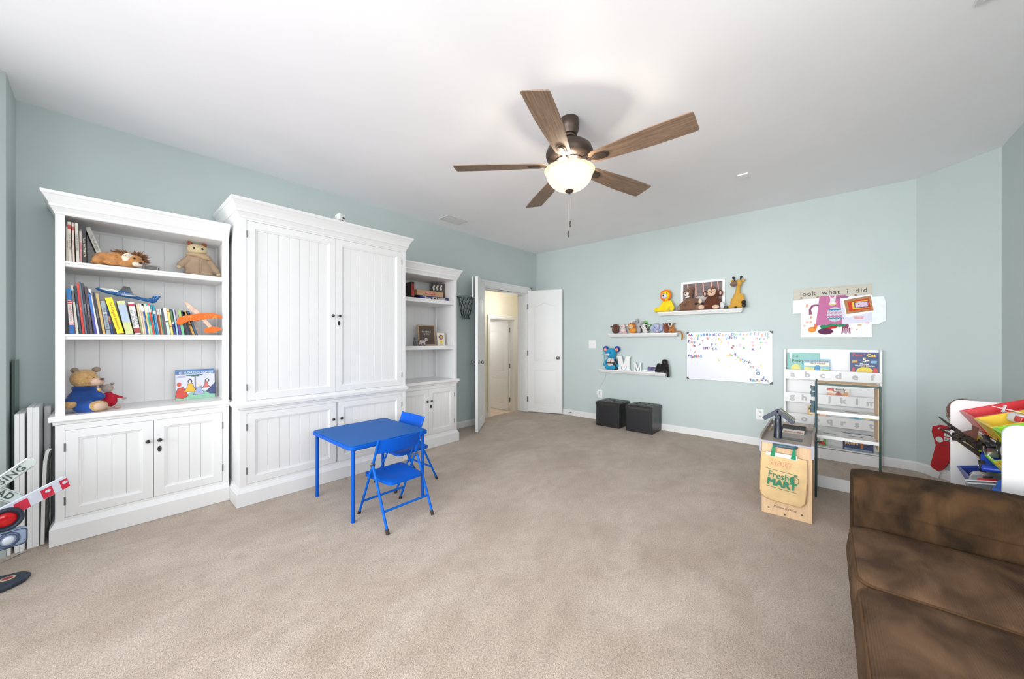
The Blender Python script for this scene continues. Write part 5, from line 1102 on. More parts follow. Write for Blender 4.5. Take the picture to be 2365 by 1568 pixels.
def letterM(label, Y_, h, w_, st, th, serif, X_=4.935):
    t = thing('letter_ornament', label, 'letter', (X_, Y_, z), -90)
    sh = h * .085 if serif else 0; a = w_ / 2
    m = MB(); s_ = st
    m.box(-a + serif, -a + serif + s_, 0, th, 0, h).box(a - serif - s_, a - serif, 0, th, 0, h)
    m.prism([(-a + serif * .2, h), (-a + serif + s_ * 1.15, h), (.0 + s_ * .12, h * .30), (0, 0), (-s_ * .35, 0)], .0004, th - .0004).prism([(a - serif * .2, h), (a - serif - s_ * 1.15, h), (-s_ * .12, h * .30), (0, 0), (s_ * .35, 0)][::-1], .0008, th - .0008)
    if serif:
        for x0, x1, z0_ in ((-a, -a + s_ + 2 * serif, 0), (a - s_ - 2 * serif, a, 0), (-a, -a + s_ + serif * 1.2, h - sh), (a - s_ - serif * 1.2, a, h - sh)): m.box(x0, x1, -.0005, th + .0005, z0_, z0_ + sh)
    m.build('letter', WHITE2, t); return t
letterM('large white block letter M with slab serifs beside the blue bear', 2.190, .205, .205, .044, .028, .017)
letterM('smaller thin white letter M beside the large one', 1.985, .118, .110, .016, .016, .006)
t = thing('letter_ornament', 'flat white bar shaped letter piece behind the smaller M', 'letter', (4.96, 1.885, z), -90); MB().box(-.045, .045, 0, .02, 0, .018).build('letter', WHITE2, t)
t = thing('digital_photo_frame', 'small white tablet like photo frame with a purple tinted picture', 'photo frame', (4.93, 1.782, z), -90, rot=(-10, 0, -90)); MB().rbox((0, 0, .042), (.155, .014, .084), .006, 6).build('case', PLASTW, t, 50); B(-.064, .064, -.0082, -.007, .014, .070).build('screen', mat((96, 88, 130), .15, var=.9, scale=28, emit=.12), t)
BLK = fur((16, 16, 18), .3, 60, .8, 260)
t = seat('black plush gorilla sitting at the right end of the lowest shelf', 'plush_gorilla', 1.640, z, .72, BLK, legs=((-.06, -.06), (.06, -.06)), hx=.035, hz=.195, head=.058, torso=(.10, .06, .08), arms=((-.10, -.05, .03), (.105, -.02, -.055)), armr=.032)
part(t, 'muzzle', mat((34, 34, 38), .6), [((.038, -.040, .132), (.026, .016, .018))])
for x in (.012, .036): part(t, 'eye', mat((120, 110, 100), .2), [((x, -.042, .150), .003)])
t = thing('charger_cable', 'white charging cable hanging from the lowest shelf to the outlet', 'cable', (0, 0, 0)); MB().tube([(4.995, 2.505, .76), (4.998, 2.50, .70), (4.998, 2.52, .62), (4.998, 2.57, .55), (4.996, 2.625, .49), (4.995, 2.648, .46), (4.985, 2.638, .435), (4.97, 2.622, .425)], .0022, 6).build('cord', PLASTW, t, 60)
MB().rbox((4.978, 2.612, .415), (.04, .042, .05), .005, 4).build('plug', PLASTW, t, 50)
# ---- whiteboard with magnetic letters
t = wall_t('whiteboard', 'white magnetic board with silver frame covered in coloured letters', 'whiteboard', 1.357, .720); bw, bh = .90, .598
ALU = mat((206, 208, 212), .35, .5)
B(.012, bw - .012, -.012, -.001, .012, bh - .012).build('panel', mat((222, 223, 234), .22, var=.01), t)
f = MB(); f.box(0, bw, -.018, -.0005, 0, .014).box(0, bw, -.018, -.0005, bh - .014, bh).box(0, .014, -.018, -.0005, .014, bh - .014).box(bw - .014, bw, -.018, -.0005, .014, bh - .014); f.build('frame', ALU, t, bev=.002)
for x in (0, bw):
    for z_ in (0, bh):
        sx, sz = (1 if x == 0 else -1), (1 if z_ == 0 else -1); k = MB(); k.prism([(x - .003 * sx, z_ - .003 * sz), (x + .026 * sx, z_ - .003 * sz), (x + .026 * sx, z_ + .004 * sz), (x + .016 * sx, z_ + .016 * sz), (x + .004 * sx, z_ + .026 * sz), (x - .003 * sx, z_ + .026 * sz)], -.021, -.001); k.build('corner_cap', mat((70, 74, 76), .5), t)
def scr(pts, w_=.0022, col=(204, 196, 96)):
    MB().tube([(x, -.0124, z_) for x, z_ in pts], w_, 5).build('marker_stroke', mat(col, .7), t, 60)
q = lambda a, b: ((1575 + a / 10.75 - 1587) / 197.5 * bw * .998, bh - (755 + b / 10.75 - 767.5) / (108 + (a - 130) / 2100 * 9) * bh)
for st_ in ([(915, 830), (925, 760), (938, 690)], [(938, 690), (965, 740), (985, 800)], [(1115, 850), (1120, 780), (1150, 790)], [(1185, 860), (1190, 830)], [(1255, 870), (1275, 920), (1275, 980)], [(1290, 890), (1345, 850), (1330, 810)], [(240, 875), (290, 870)], [(262, 880), (265, 940)], [(410, 860), (440, 880), (412, 900), (435, 940)]): scr([q(*p) for p in st_], .0012, (206, 204, 150))
scr([q(975, 800), q(980, 850), q(1005, 855)], .0045, (206, 196, 40)); scr([q(1275, 970), q(1276, 985)], .004, (206, 196, 60))
CL = {'red': (206, 60, 60), 'blue': (20, 128, 184), 'navy blue': (18, 96, 160), 'yellow': (228, 196, 50), 'green': (90, 172, 84), 'purple': (96, 62, 128), 'orange': (232, 122, 54), 'pink': (224, 160, 186)}
LET = [('A', 'red', 195, 205, 0, 'first row, top left corner'), ('A', 'navy blue', 258, 205, 0, 'first row'), ('a', 'yellow', 385, 207, 0, ''), ('a', 'green', 455, 207, 0, ''), ('a', 'blue', 527, 207, 0, 'first row'), ('B', 'blue', 600, 202, 0, ''), ('B', 'purple', 680, 202, 0, ''), ('b', 'blue', 755, 202, 0, ''), ('b', 'purple', 832, 202, 0, ''), ('C', 'blue', 908, 203, 0, ''), ('C', 'purple', 1005, 203, 0, ''), ('c', 'orange', 1088, 212, 0, ''), ('c', 'blue', 1170, 212, 0, ''), ('c', 'pink', 1248, 212, 0, ''), ('D', 'blue', 1345, 197, 0, ''), ('d', 'green', 1432, 197, 0, ''), ('d', 'blue', 1515, 195, 0, ''), ('e', 'orange', 1598, 205, 0, ''), ('e', 'yellow', 1690, 208, 0, 'first row'), ('F', 'blue', 1770, 200, 0, ''), ('F', 'purple', 1862, 200, 0, ''), ('f', 'purple', 1938, 203, 0, ''), ('g', 'orange', 2025, 205, 0, ''), ('H', 'blue', 2132, 203, 0, 'top right corner'),
 ('h', 'pink', 258, 290, 0, ''), ('l', 'yellow', 340, 285, 0, ''), ('J', 'blue', 437, 272, 0, ''), ('r', 'orange', 560, 342, 8, ''), ('k', 'orange', 703, 290, -4, ''), ('k', 'yellow', 997, 298, 8, ''), ('m', 'blue', 1215, 288, 0, ''), ('N', 'purple', 1292, 280, 0, ''), ('N', 'blue', 1403, 278, 0, ''), ('n', 'green', 1592, 292, 0, ''), ('o', 'red', 1905, 290, 0, ''), ('o', 'blue', 1982, 305, 0, 'second row'), ('o', 'purple', 2072, 300, 0, ''), ('P', 'green', 2160, 290, 0, ''),
 ('P', 'purple', 190, 365, 0, ''), ('q', 'orange', 262, 372, -6, ''), ('q', 'blue', 330, 370, -6, ''), ('x', 'orange', 297, 455, 12, ''), ('x', 'purple', 345, 470, -10, 'left part, touching the orange x'), ('Y', 'purple', 465, 450, -32, 'third row on the left'), ('y', 'purple', 810, 432, 8, 'beside the green l'), ('l', 'green', 903, 440, -28, ''), ('2', 'yellow', 1047, 380, 0, ''), ('k', 'pink', 1230, 402, -8, ''), ('m', 'pink', 1808, 388, 12, ''), ('s', 'orange', 1825, 462, 0, ''), ('w', 'green', 2000, 400, 0, ''), ('w', 'pink', 2115, 398, 0, ''), ('N', 'pink', 1505, 470, -84, ''), ('h', 'green', 1612, 530, 0, ''), ('s', 'green', 1995, 522, -12, ''), ('K', 'purple', 1828, 570, 0, ''),
 ('S', 'purple', 590, 538, 0, ''), ('M', 'purple', 670, 540, 0, ''), ('I', 'red', 735, 548, -10, ''), ('T', 'purple', 835, 563, 12, ''), ('h', 'blue', 917, 553, -16, ''), ('l', 'pink', 225, 590, -18, ''), ('l', 'orange', 350, 632, -18, ''),
 ('W', 'purple', 200, 722, -14, ''), ('z', 'blue', 262, 748, 0, 'left, partly under the red a'), ('a', 'red', 292, 742, 0, ''), ('i', 'yellow', 328, 740, 0, ''), ('R', 'blue', 362, 742, 0, ''), ('U', 'red', 418, 735, 0, ''), ('e', 'pink', 470, 737, 0, ''), ('S', 'blue', 522, 740, 0, ''),
 ('m', 'yellow', 1225, 708, -12, ''), ('t', 'orange', 1280, 690, 10, ''), ('v', 'green', 1325, 702, -6, ''), ('Z', 'purple', 1408, 705, 20, ''), ('o', 'green', 1462, 757, 0, ''), ('x', 'pink', 1515, 787, 12, ''), ('e', 'yellow', 1530, 832, -30, 'in the diagonal chain'), ('T', 'blue', 1580, 835, 12, ''), ('y', 'blue', 1632, 848, -22, ''), ('r', 'green', 1680, 868, -14, ''), ('X', 'purple', 1730, 885, 30, ''), ('y', 'green', 1775, 977, -18, ''), ('z', 'orange', 1825, 985, 14, ''), ('y', 'pink', 1940, 992, -12, ''), ('u', 'yellow', 1995, 938, 14, 'below the pink w'), ('V', 'blue', 1905, 1060, -60, ''), ('o', 'navy blue', 1938, 1132, 0, 'lower right part, larger ring'),
 ('y', 'purple', 1760, 1285, 24, 'bottom cluster'), ('z', 'blue', 1820, 1312, 0, 'bottom cluster'), ('u', 'green', 1870, 1312, 0, ''), ('t', 'purple', 1915, 1300, 20, ''), ('u', 'yellow', 1960, 1317, -14, 'bottom cluster'), ('v', 'purple', 2020, 1302, 30, ''), ('k', 'blue', 2065, 1252, -30, ''), ('x', 'purple', 2110, 1300, 10, 'bottom right cluster'), ('t', 'green', 2160, 1322, 10, '')]
for i, (ch, cn, a, b_, rl, where) in enumerate(LET):
    x, zz = q(a, b_); case_ = '' if ch.isdigit() else ('capital ' if ch.isupper() else 'lowercase ')
    lab = '%s %s%s letter magnet on the whiteboard' % (cn, case_, ch) if not ch.isdigit() else '%s number %s magnet on the whiteboard' % (cn, ch)
    if where: lab += ', ' + where
    big = 1.55 if (ch == 'o' and cn == 'navy blue') else 1
    o = text(None, ch, (0, 0, 0), (.046 if ch.isupper() or ch.isdigit() else .047) * big, mat(CL[cn], .45, var=.03), roll=rl, depth=.0022, bold=.0010, name='letter_magnet')
    o.location = (5.009 - .0146 - (.0006 * (i % 5)), 1.357 - x, .720 + zz)
    o.rotation_euler = Euler((R(90), R(-rl), R(-90)), 'XYZ')
    tag(o, lab, 'magnet', 'letter magnets on the whiteboard')
t = thing('picture_magnet', 'small red and white bow shaped picture magnet on the whiteboard', 'magnet', (4.995, 1.357 - q(1340, 510)[0], .72 + q(1340, 510)[1]), -90)
flat(t, 'magnet_face', (222, 206, 200), [(-.020, -.024), (.010, -.026), (.022, .005), (.012, .026), (-.010, .020), (-.014, 0)], -.001, .002); flat(t, 'printed_patch', (150, 66, 66), [(-.018, -.016), (.006, -.016), (.0, .0), (-.014, .002)], -.0032, .0006); flat(t, 'printed_patch', (150, 66, 66), [(-.006, .008), (.018, .006), (.012, .022), (-.004, .018)], -.0032, .0006)
# ---- "look what i did" board with children's pictures
t = wall_t('art_display_board', 'pale wooden board reading look what i did with four clips', 'sign', .268, 1.245); bw, bh = .608, .532
B(0, bw, -.008, -.0005, .30, bh).build('board', wood((200, 196, 184), (188, 184, 170), .6, (1, 14, 14), 4, key='lookb'), t, bev=.001)
INK = mat((66, 62, 58), .6); cu = 0
text(t, 'look  what  i  did', (bw / 2 + .012, -.0088, bh - .062), .066, INK, spacing=1.12, depth=.0003, bold=.0004)
for i, a in enumerate((.067, .20, .355, .492)):
    k = MB(); k.cyl((a, -.008, .43), (a, -.022, .43), .009, .007, 14); k.box(a - .022, a + .022, -.013, -.010, .412, .415); k.build('clip', mat((96, 74, 58), .4, .6), t, 40)
GA = "children's pictures clipped to the board"
def sheet(name, label, pts, col, layer, cat='drawing', **k):
    s = thing(name, label, cat, (5.009 - .0135 - layer * .0012, .268, 1.245), -90, GA); m = MB().prism(pts, -.0007, 0); m.build('paper', P_(col), s); return s
def art(s, col, pts, l=0): MB().prism(pts, -.0012 - l * .0004, -.0007 - l * .0004).build('painted_shape', mat(col, .8, var=.25, scale=60), s)
s = sheet('paper_sheet', 'blank white sheet sticking out at the left of the picture board', [(-.008, .262), (.09, .262), (.09, .408), (-.008, .405)], (226, 230, 234), 0, 'paper')
s = sheet('file_folder', 'blank white card with a tab sticking out at the right of the board', [(.60, .13), (.655, .128), (.672, .145), (.703, .158), (.703, .345), (.690, .398), (.60, .400)], (226, 232, 234), .2, 'paper')
s = sheet('painting', 'large white sheet with finger paint blobs, lowest of the clipped pictures', [(.06, .005), (.607, .003), (.607, .42), (.06, .414)], (230, 230, 232), 1)
for c, x, z_, rx, rz in (((226, 176, 150), .115, .342, .013, .018), ((226, 178, 140), .148, .215, .012, .015), ((226, 196, 184), .115, .165, .014, .014), ((226, 192, 176), .145, .165, .013, .014), ((222, 206, 196), .09, .130, .013, .015), ((226, 200, 170), .365, .115, .018, .014), ((226, 190, 150), .52, .125, .018, .010), ((230, 206, 196), .46, .085, .010, .008), ((226, 196, 160), .50, .08, .008, .008), ((224, 190, 190), .575, .145, .018, .008)): art(s, c, disc(x, z_, rx, rz, 14))
art(s, (232, 150, 60), disc(.155, .085, .034, .030)); art(s, (226, 120, 70), [(.165, .09), (.175, .15), (.205, .14), (.19, .09)], 1); art(s, (96, 40, 80), disc(.262, .065, .060, .034)); art(s, (190, 30, 40), disc(.305, .112, .050, .022), 1)
art(s, (150, 84, 120), [(.13, .24), (.128, .30), (.15, .345), (.175, .352), (.21, .35), (.21, .335), (.165, .33), (.148, .30), (.155, .25)])
for k_ in range(5): art(s, (130, 70, 100), [(.385 + k_ * .015, .04 + .012 * (k_ % 2)), (.395 + k_ * .015, .04), (.402 + k_ * .012, .10), (.392 + k_ * .012, .10)])
art(s, (140, 70, 104), disc(.415, .118, .028, .026), 1)
s = sheet('paper_collage', 'magenta paper with a rabbit and a striped egg on green grass', [(.185, .13), (.42, .115), (.42, .435), (.215, .435)], (172, 62, 128), 2)
art(s, (40, 140, 96), [(.215, .12), (.24, .135), (.27, .128), (.30, .142), (.41, .135), (.425, .118), (.38, .108), (.31, .118), (.26, .098), (.23, .095)], 1)
art(s, (226, 206, 120), disc(.317, .352, .030, .020), 0); art(s, (230, 226, 230), [(.296, .345), (.300, .40), (.290, .445), (.306, .415), (.328, .415), (.345, .448), (.342, .40), (.338, .345)], 1)
art(s, (200, 206, 214), disc(.335, .24, .062, .076), 1)
for z_, c, hgt in ((.292, (40, 120, 176), .012), (.262, (206, 160, 190), .016), (.225, (214, 110, 160), .012), (.205, (50, 130, 186), .010), (.185, (190, 206, 214), .010)):
    w_ = .060 * math.sqrt(max(.05, 1 - ((z_ - .24) / .08) ** 2)); art(s, c, [(.335 - w_ + 2 * w_ * k_ / 8, z_ + (.005 if k_ % 2 else -.003)) for k_ in range(9)] + [(.335 + w_ - 2 * w_ * k_ / 8, z_ - hgt + (.005 if k_ % 2 else -.003)) for k_ in range(9)], 2)
s = sheet('lined_sheet', 'pale lilac lined sheet half hidden under the framed drawing', [(.395, .135), (.61, .155), (.60, .415), (.375, .40)], (206, 206, 224), 3)
art(s, (60, 60, 120), disc(.392, .30, .004, .004, 10)); art(s, (60, 60, 120), disc(.400, .20, .004, .004, 10)); art(s, (222, 170, 176), [(.475, .215), (.55, .21), (.545, .185), (.48, .19)])
s = sheet('drawing', 'child drawing in a painted gold frame, tilted over the others', [(.385, .395), (.59, .425), (.640, .255), (.425, .205)], (232, 232, 240), 4)
def quad(cx, cz, w_, h_, a): 
    a = R(a); return [(cx + x * math.cos(a) - y * math.sin(a), cz + x * math.sin(a) + y * math.cos(a)) for x, y in ((-w_, -h_), (w_, -h_), (w_ * .98, h_), (-w_ * 1.02, h_ * .95))]
art(s, (176, 130, 86), quad(.512, .325, .098, .075, 8)); art(s, (206, 60, 40), quad(.515, .325, .077, .052, 8), 1); art(s, (226, 206, 60), quad(.525, .327, .058, .038, 6), 2); art(s, (110, 60, 120), quad(.532, .328, .050, .031, 4), 3); art(s, (220, 196, 220), quad(.533, .329, .044, .024, 3), 4); art(s, (60, 30, 50), disc(.515, .328, .005, .005, 10), 5)
s = sheet('paint_smear_paper', 'dark purple smeared strip at the top middle clip', [(.345, .395), (.425, .40), (.445, .415), (.41, .425), (.35, .415)], (116, 62, 116), 2.5)
# faint wall marks are left to the paint

# ------------------------------------------------------------------ letter bookshelf
t = thing('letter_bookshelf', 'low white childrens bookshelf with grey alphabet letters on its rails', 'bookshelf', (4.877, .345, 0), -90); w_ = .745; d_ = .128
for x0 in (0, w_ - .016): MB().prism([(0, 0), (d_, 0), (d_, 1.125), (.02, 1.125), (.0, 1.105)], x0, x0 + .016, 'x').build('side_panel', CABW, t, bev=.001)
B(.016, w_ - .016, d_ - .008, d_ - .002, .02, 1.120).build('back_panel', CABW, t)
GL = mat((190, 190, 192), .6)
rails = [(.805, .905, 'abcdef'), (.560, .660, 'ghijklm'), (.340, .440, 'nopqrst'), (.0, .107, '')]
for z0_, z1_, s_ in rails:
    r_ = B(-.001 if z0_ else .0, w_ + (.001 if z0_ else 0), -.010, 0, z0_ + (.001 if not z0_ else 0), z1_).build('rail', CABW, t, bev=.0015)
    if z0_: B(.017, w_ - .017, .0, d_ - .009, z0_ + .002, z0_ + .012).build('shelf', CABW, t)
    else: B(.017, w_ - .017, .0, d_ - .009, z1_ + .005, z1_ + .015).build('shelf', CABW, t)
    for i, ch in enumerate(s_):
        n_ = len(s_); x = (.075 + (.605 / (n_ - 1)) * i) if n_ == 6 else (.072 + (.60 / (n_ - 1)) * i); text(r_, ch, (x, -.0105, (z0_ + z1_) / 2 + (.006 if ch in 'gjpq' else 0)), .082, GL, depth=.0006, bold=.0038, sx=1.12)
    for x in (.012, w_ - .012): MB().cyl((x, -.0105, z0_ + .012), (x, -.011, z0_ + .012), .003, n=8).build('screw_cap', mat((200, 200, 200), .5), r_)
for x in (-.0005, w_ + .0005):
    for z_ in (.85, .61, .39): pass
def fb(label, X0, X1, z0_, z1_, col, ydep=.062, th=.012, lean=-6, art_=(), tx=()):
    s = thing('picture_book', label, 'book', (4.877 + ydep, .345 - (X0 + X1) / 2, z0_), -90, 'books on the letter bookshelf', rot=(lean, 0, -90)); a = (X1 - X0) / 2; h = z1_ - z0_
    B(-a, a, 0, .0015, 0, h).build('front_cover', P_(col), s); B(-a + .002, a - .002, .0015, th - .0015, .002, h - .002).build('pages', PAGES, s); B(-a, a, th - .0015, th, 0, h).build('back_cover', P_(col), s)
    for i, (c, p) in enumerate(art_): flat(s, 'printed_shape', c, p, -.0003 - i * .0003, .0003)
    for (tt, x, z_, sz, c, b_) in tx: text(s, tt, (x, -.0045, z_), sz, P_(c), depth=.0003, bold=b_)
    return s
fb('teal picture book about pesky bugs at the left of the top rail', .024, .293, .8175, 1.083, (128, 186, 178), .068, art_=[((214, 206, 110), [(-.10, .02), (-.02, .02), (-.02, .10), (-.035, .135), (-.06, .145), (-.09, .13), (-.105, .10)]), ((206, 190, 150), [(-.02, .03), (.13, .03), (.13, .10), (.03, .11)]), ((230, 230, 226), [(-.115, .20), (-.10, .20), (-.10, .262), (-.115, .262)])], tx=[('that', -.065, .225, .034, (60, 110, 100), 0), ('Pesky', -.045, .175, .046, (50, 100, 90), .0006), ('Dragon', .08, .185, .03, (70, 120, 110), 0)])
fb('sky blue picture book about a little engine, in front of the teal one', .163, .373, .8175, 1.02, (120, 184, 206), .035, art_=[((214, 206, 120), [(-.1, .03), (.1, .03), (.1, .10), (-.1, .12)]), ((232, 226, 200), [(-.1, .13), (.1, .13), (.1, .17), (-.1, .16)]), ((50, 130, 180), [(-.02, .06), (.03, .06), (.03, .12), (.022, .14), (-.005, .14), (-.015, .12)]), ((120, 170, 80), [(.03, .05), (.1, .05), (.1, .09), (.05, .10)])], tx=[('THE LITTLE ENGINE', 0, .178, .0215, (170, 90, 70), .0006), ('THAT COULD', .01, .155, .020, (90, 80, 90), .0006)])
fb('navy picture book of five minute bedtime stories at the right of the top rail', .525, .730, .8175, 1.098, (40, 66, 116), .055, art_=[((226, 200, 50), [(-.06, .085), (.07, .085), (.055, .115), (.03, .135), (-.02, .135), (-.05, .115)]), ((190, 60, 50), [(-.09, .085), (-.07, .085), (-.068, .13), (-.086, .13)]), ((200, 60, 50), [(.055, .085), (.095, .085), (.088, .125), (.065, .13)]), ((120, 176, 206), [(.045, .175), (.085, .175), (.09, .20), (.05, .20)]), ((206, 150, 80), [(-.09, .175), (-.045, .18), (-.05, .20), (-.085, .2)])],
   tx=[('Pete', -.048, .252, .040, (190, 60, 70), .0012), ('the', .000, .262, .014, (190, 60, 70), .0004), ('Cat', .050, .250, .042, (236, 206, 80), .0014), ('5-', .012, .203, .060, (236, 232, 206), .002), ('Minute', .0, .165, .022, (230, 230, 226), .001), ('Bedtime Stories', .004, .148, .0215, (230, 230, 226), .0008)])
fb('white and orange picture book with children in the second row', .35, .52, .5725, .725, (226, 222, 214), .05, art_=[((206, 70, 50), [(-.08, .125), (-.03, .125), (-.03, .15), (-.08, .15)]), ((222, 160, 130), [(-.08, .075), (.08, .075), (.08, .10), (.02, .11), (-.03, .10), (-.08, .11)]), ((170, 60, 50), [(-.02, .085), (.03, .085), (.02, .115), (-.01, .115)]), ((196, 140, 80), [(.03, .085), (.08, .085), (.08, .118), (.05, .12)])], tx=[('Family', .02, .142, .030, (40, 40, 44), .0006), ('preguntas', .01, .122, .022, (50, 50, 60), .0004)])
fb('yellow book with a dark haired cartoon boy in the third row', .198, .278, .3525, .520, (214, 174, 40), .05, art_=[((236, 190, 160), disc(0, .115, .034, .026)), ((70, 44, 36), [(-.038, .125), (-.03, .150), (.0, .158), (.03, .150), (.038, .125), (.03, .135), (-.02, .132)]), ((230, 230, 230), [(-.03, .085), (.03, .085), (.02, .095), (-.02, .095)])])
fb('small book with an orange haired cartoon girl in the third row', .285, .352, .3525, .478, (206, 200, 176), .04, art_=[((224, 110, 40), disc(0, .098, .033, .028)), ((236, 190, 160), disc(.002, .092, .024, .021))])
fb('light blue book with a brown haired cartoon child in the third row', .525, .680, .3525, .485, (130, 190, 200), .05, art_=[((230, 190, 90), [(.015, .085), (.077, .085), (.077, .125), (.015, .13)]), ((120, 60, 40), disc(.048, .112, .026, .020)), ((236, 190, 160), disc(.046, .105, .019, .018)), ((90, 150, 180), disc(-.03, .092, .018, .012))], tx=[('BOCA', -.04, .122, .026, (230, 236, 240), .001), ('DENTEL', -.045, .104, .016, (40, 90, 120), .0004)])
fb('red and green book with a white figure in the bottom row', .285, .345, .1225, .235, (96, 160, 70), .05, art_=[((222, 214, 206), disc(-.008, .07, .017, .030)), ((190, 40, 40), [(-.03, .012), (.025, .012), (.015, .045), (-.025, .045)])])
fb('navy picture book with a llama and orange letters in the bottom row', .472, .690, .1225, .285, (40, 50, 92), .045, art_=[((170, 104, 50), [(.02, .02), (.035, .02), (.038, .06), (.062, .075), (.058, .11), (.03, .12), (.005, .105), (.012, .07), (.02, .055)]), ((120, 150, 180), [(-.10, .002), (.10, .002), (.10, .014), (-.10, .018)])], tx=[('llama', -.045, .128, .036, (226, 186, 120), .001), ('red', -.045, .098, .036, (206, 70, 70), .001), ('pajama', -.045, .068, .036, (226, 186, 120), .001)])
# ------------------------------------------------------------------ toy grocery checkout with shelf unit (local x = viewer's right = -Y, y = +X); origin at its front left foot
PINE = wood((222, 190, 152), (200, 166, 128), .55, (14, 14, 1.2), 5, key='pine')
GREYW = wood((162, 150, 140), (146, 134, 126), .55, (14, 1.2, 14), 5, key='greyw'); GREYE = mat((164, 164, 174), .5)
TEAL = mat((38, 72, 82), .45, var=.05); DGREEN = mat((28, 62, 54), .45, var=.05)
t = thing('toy_grocery_stand', 'wooden toy checkout counter with scanner and attached green framed shelves', 'toy stand', (3.095, .350, 0), -90)
B(.004, .281, 0, .014, 0, .50).build('front_panel', PINE, t, bev=.001)
B(.268, .281, .014, .55, .0, .50).build('side_panel', PINE, t); B(.004, .016, .014, .60, .06, .50).build('side_panel', PINE, t)
for x, z in ((.045, .042), (.135, .017), (.228, .042)): MB().cyl((x, 0, z), (x, -.0015, z), .006, n=14).build('screw', STEEL, t, 40)
text(t, 'Melissa & Doug', (.135, -.0008, .058), .020, mat((60, 50, 44), .6), roll=-1, depth=.0003, shear=.3)
B(.0, .285, -.010, .345, .501, .512).build('counter_top', GREYW, t, bev=.001); B(-.0, .285, -.0125, -.010, .500, .5125).build('front_edge', GREYE, t)
for x0 in (-.010, .276):
    r = MB().prism([(-.012, .43), (.010, .43), (.012, .50), (.72, .50), (.72, .540), (.05, .540), (-.012, .520)], x0, x0 + .014, 'x').build('side_rail', GREYW, t, bev=.001)
    B(x0 + .0005, x0 + .0135, -.0135, -.012, .43, .520).build('edge_strip', GREYE, r)
B(.004, .276, .345, .365, .475, .503).build('belt_roller', mat((40, 44, 46), .4), t)
B(.004, .276, .365, .72, .470, .480).build('rear_tray', mat((150, 152, 152), .35, var=.05), t); B(.004, .276, .705, .72, .48, .525).build('rear_rail', GREYW, t)
MB().obox((.150, .555, .492), (.150, .30, .006), (5, 0, 0)).build('conveyor_mat', mat((46, 44, 42), .6), t)
s = MB().obox((.155, .490, .4925), (.135, .135, .004), (5, 0, 0)).build('sign_plate', mat((222, 218, 206), .4), t, bev=.001)
tx = text(s, 'Next Customer', (.155, .488, .4955), .060, mat((190, 30, 40), .5), face='up', roll=180, depth=.0003, bold=.0014, sx=.30)
B(.068, .225, .100, .165, .5125, .5155).build('base_plate', mat((56, 54, 50), .4, var=.15), t, bev=.001)
m = MB().lathe([(.027, .515), (.026, .52), (.0235, .60), (.0215, .603), (.0205, .66), (.018, .672), (.012, .68)], (.088, .125), 28); m.build('scanner_tower', mat((26, 34, 48), .35, var=.05), t, 40)
MB().cyl((.088, .095, .665), (.088, .155, .665), .015, n=16).build('pivot', mat((30, 38, 52), .35), t, 40)
arm_ = MB(); arm_.obox((.047, .125, .675), (.110, .05, .026), (0, 38 - 76, 0)); arm_.obox((.132, .125, .672), (.125, .05, .026), (0, 40, 0)); sc_ = arm_.build('scanner_head', mat((44, 54, 74), .35, var=.05), t, bev=.003)
k = MB(); k.obox((.142, .120, .687), (.110, .044, .014), (0, 40, 0)); kp = k.build('keypad', mat((110, 112, 96), .5, var=.2, scale=200), t, bev=.002)
for i in range(5): MB().obox((.115 + i * .016, .112, .716 - i * .0134), (.011, .018, .006), (0, 40, 0)).build('button', mat((80, 190, 90) if i == 1 else (128, 130, 116), .5), kp)
MB().tube([(.088, .12, .695), (.10, .10, .715), (.11, .095, .705), (.13, .09, .70), (.155, .09, .675), (.17, .095, .665), (.162, .10, .655)], .0016, 5).build('coiled_cord', mat((60, 60, 60), .5), t, 60)
h = MB().tube([(.078, -.002, .492), (.080, -.030, .494), (.09, -.042, .494), (.185, -.042, .494), (.195, -.030, .494), (.197, -.002, .492)], .011, 12).build('bag_handle_bar', mat((66, 92, 108), .4), t, 60)
# card reader arm on the right rail
MB().obox((.293, .40, .50), (.006, .10, .06), (0, 0, 0)).build('card_slot', mat((44, 46, 46), .5), t, bev=.002); MB().cyl((.296, .36, .475), (.325, .36, .475), .006, n=10).build('peg', mat((40, 44, 44), .5), t, 40)
# shelf unit: posts at X 3.65 / 3.93, Y .058 and -.29
px0, px1, ya, yb = .292, .640, .555, .835
B(px0 - .008, px0 + .004, ya - .01, yb, .0, .895).build('post', TEAL, t, bev=.003)
B(px1 - .006, px1 + .006, ya - .01, ya + .006, .0, .890).build('post', DGREEN, t, bev=.003)
B(px0 - .006, px0 + .002, ya - .012, ya + .004, .0, .30).build('leg', DGREEN, t, bev=.003)
B(px1 - .012, px1 - .004, ya + .006, yb, .42, .885).build('side_panel', PINE, t)
B(px0 + .004, px1 - .004, ya, yb - .06, .878, .890).build('top_panel', PINE, t, bev=.001); B(px0 + .004, px1 - .006, ya - .006, ya, .872, .888).build('top_edge', DGREEN, t, bev=.001)
CLW = mat((226, 227, 227), .4, var=.02)
for z, sl in ((.655, ((.17, .25),)), (.468, ((.04, .115), (.19, .27)))):
    sh = B(px0 + .004, px1 - .012, ya + .002, yb - .01, z, z + .006).build('shelf', CLW, t); B(px0 + .004, px1 - .002, ya - .006, ya + .002, z - .004, z + .020).build('shelf_lip', CLW, sh, bev=.001)
    for a, b in sl: B(px0 + a, px0 + b, ya + .16, ya + .175, z + .0062, z + .007).build('slot', BLACK, sh)
B(px0, px1, yb - .012, yb, .002, .095).build('base_rail', CLW, t)
for z in (.845, .80, .73): 
    hk = MB().box(px0 - .030, px0 - .008, ya - .006, ya + .012, z - .022, z + .016).box(px0 - .034, px0 - .028, ya - .006, ya + .012, z - .006, z + .022).build('hook', TEAL, t, bev=.002)
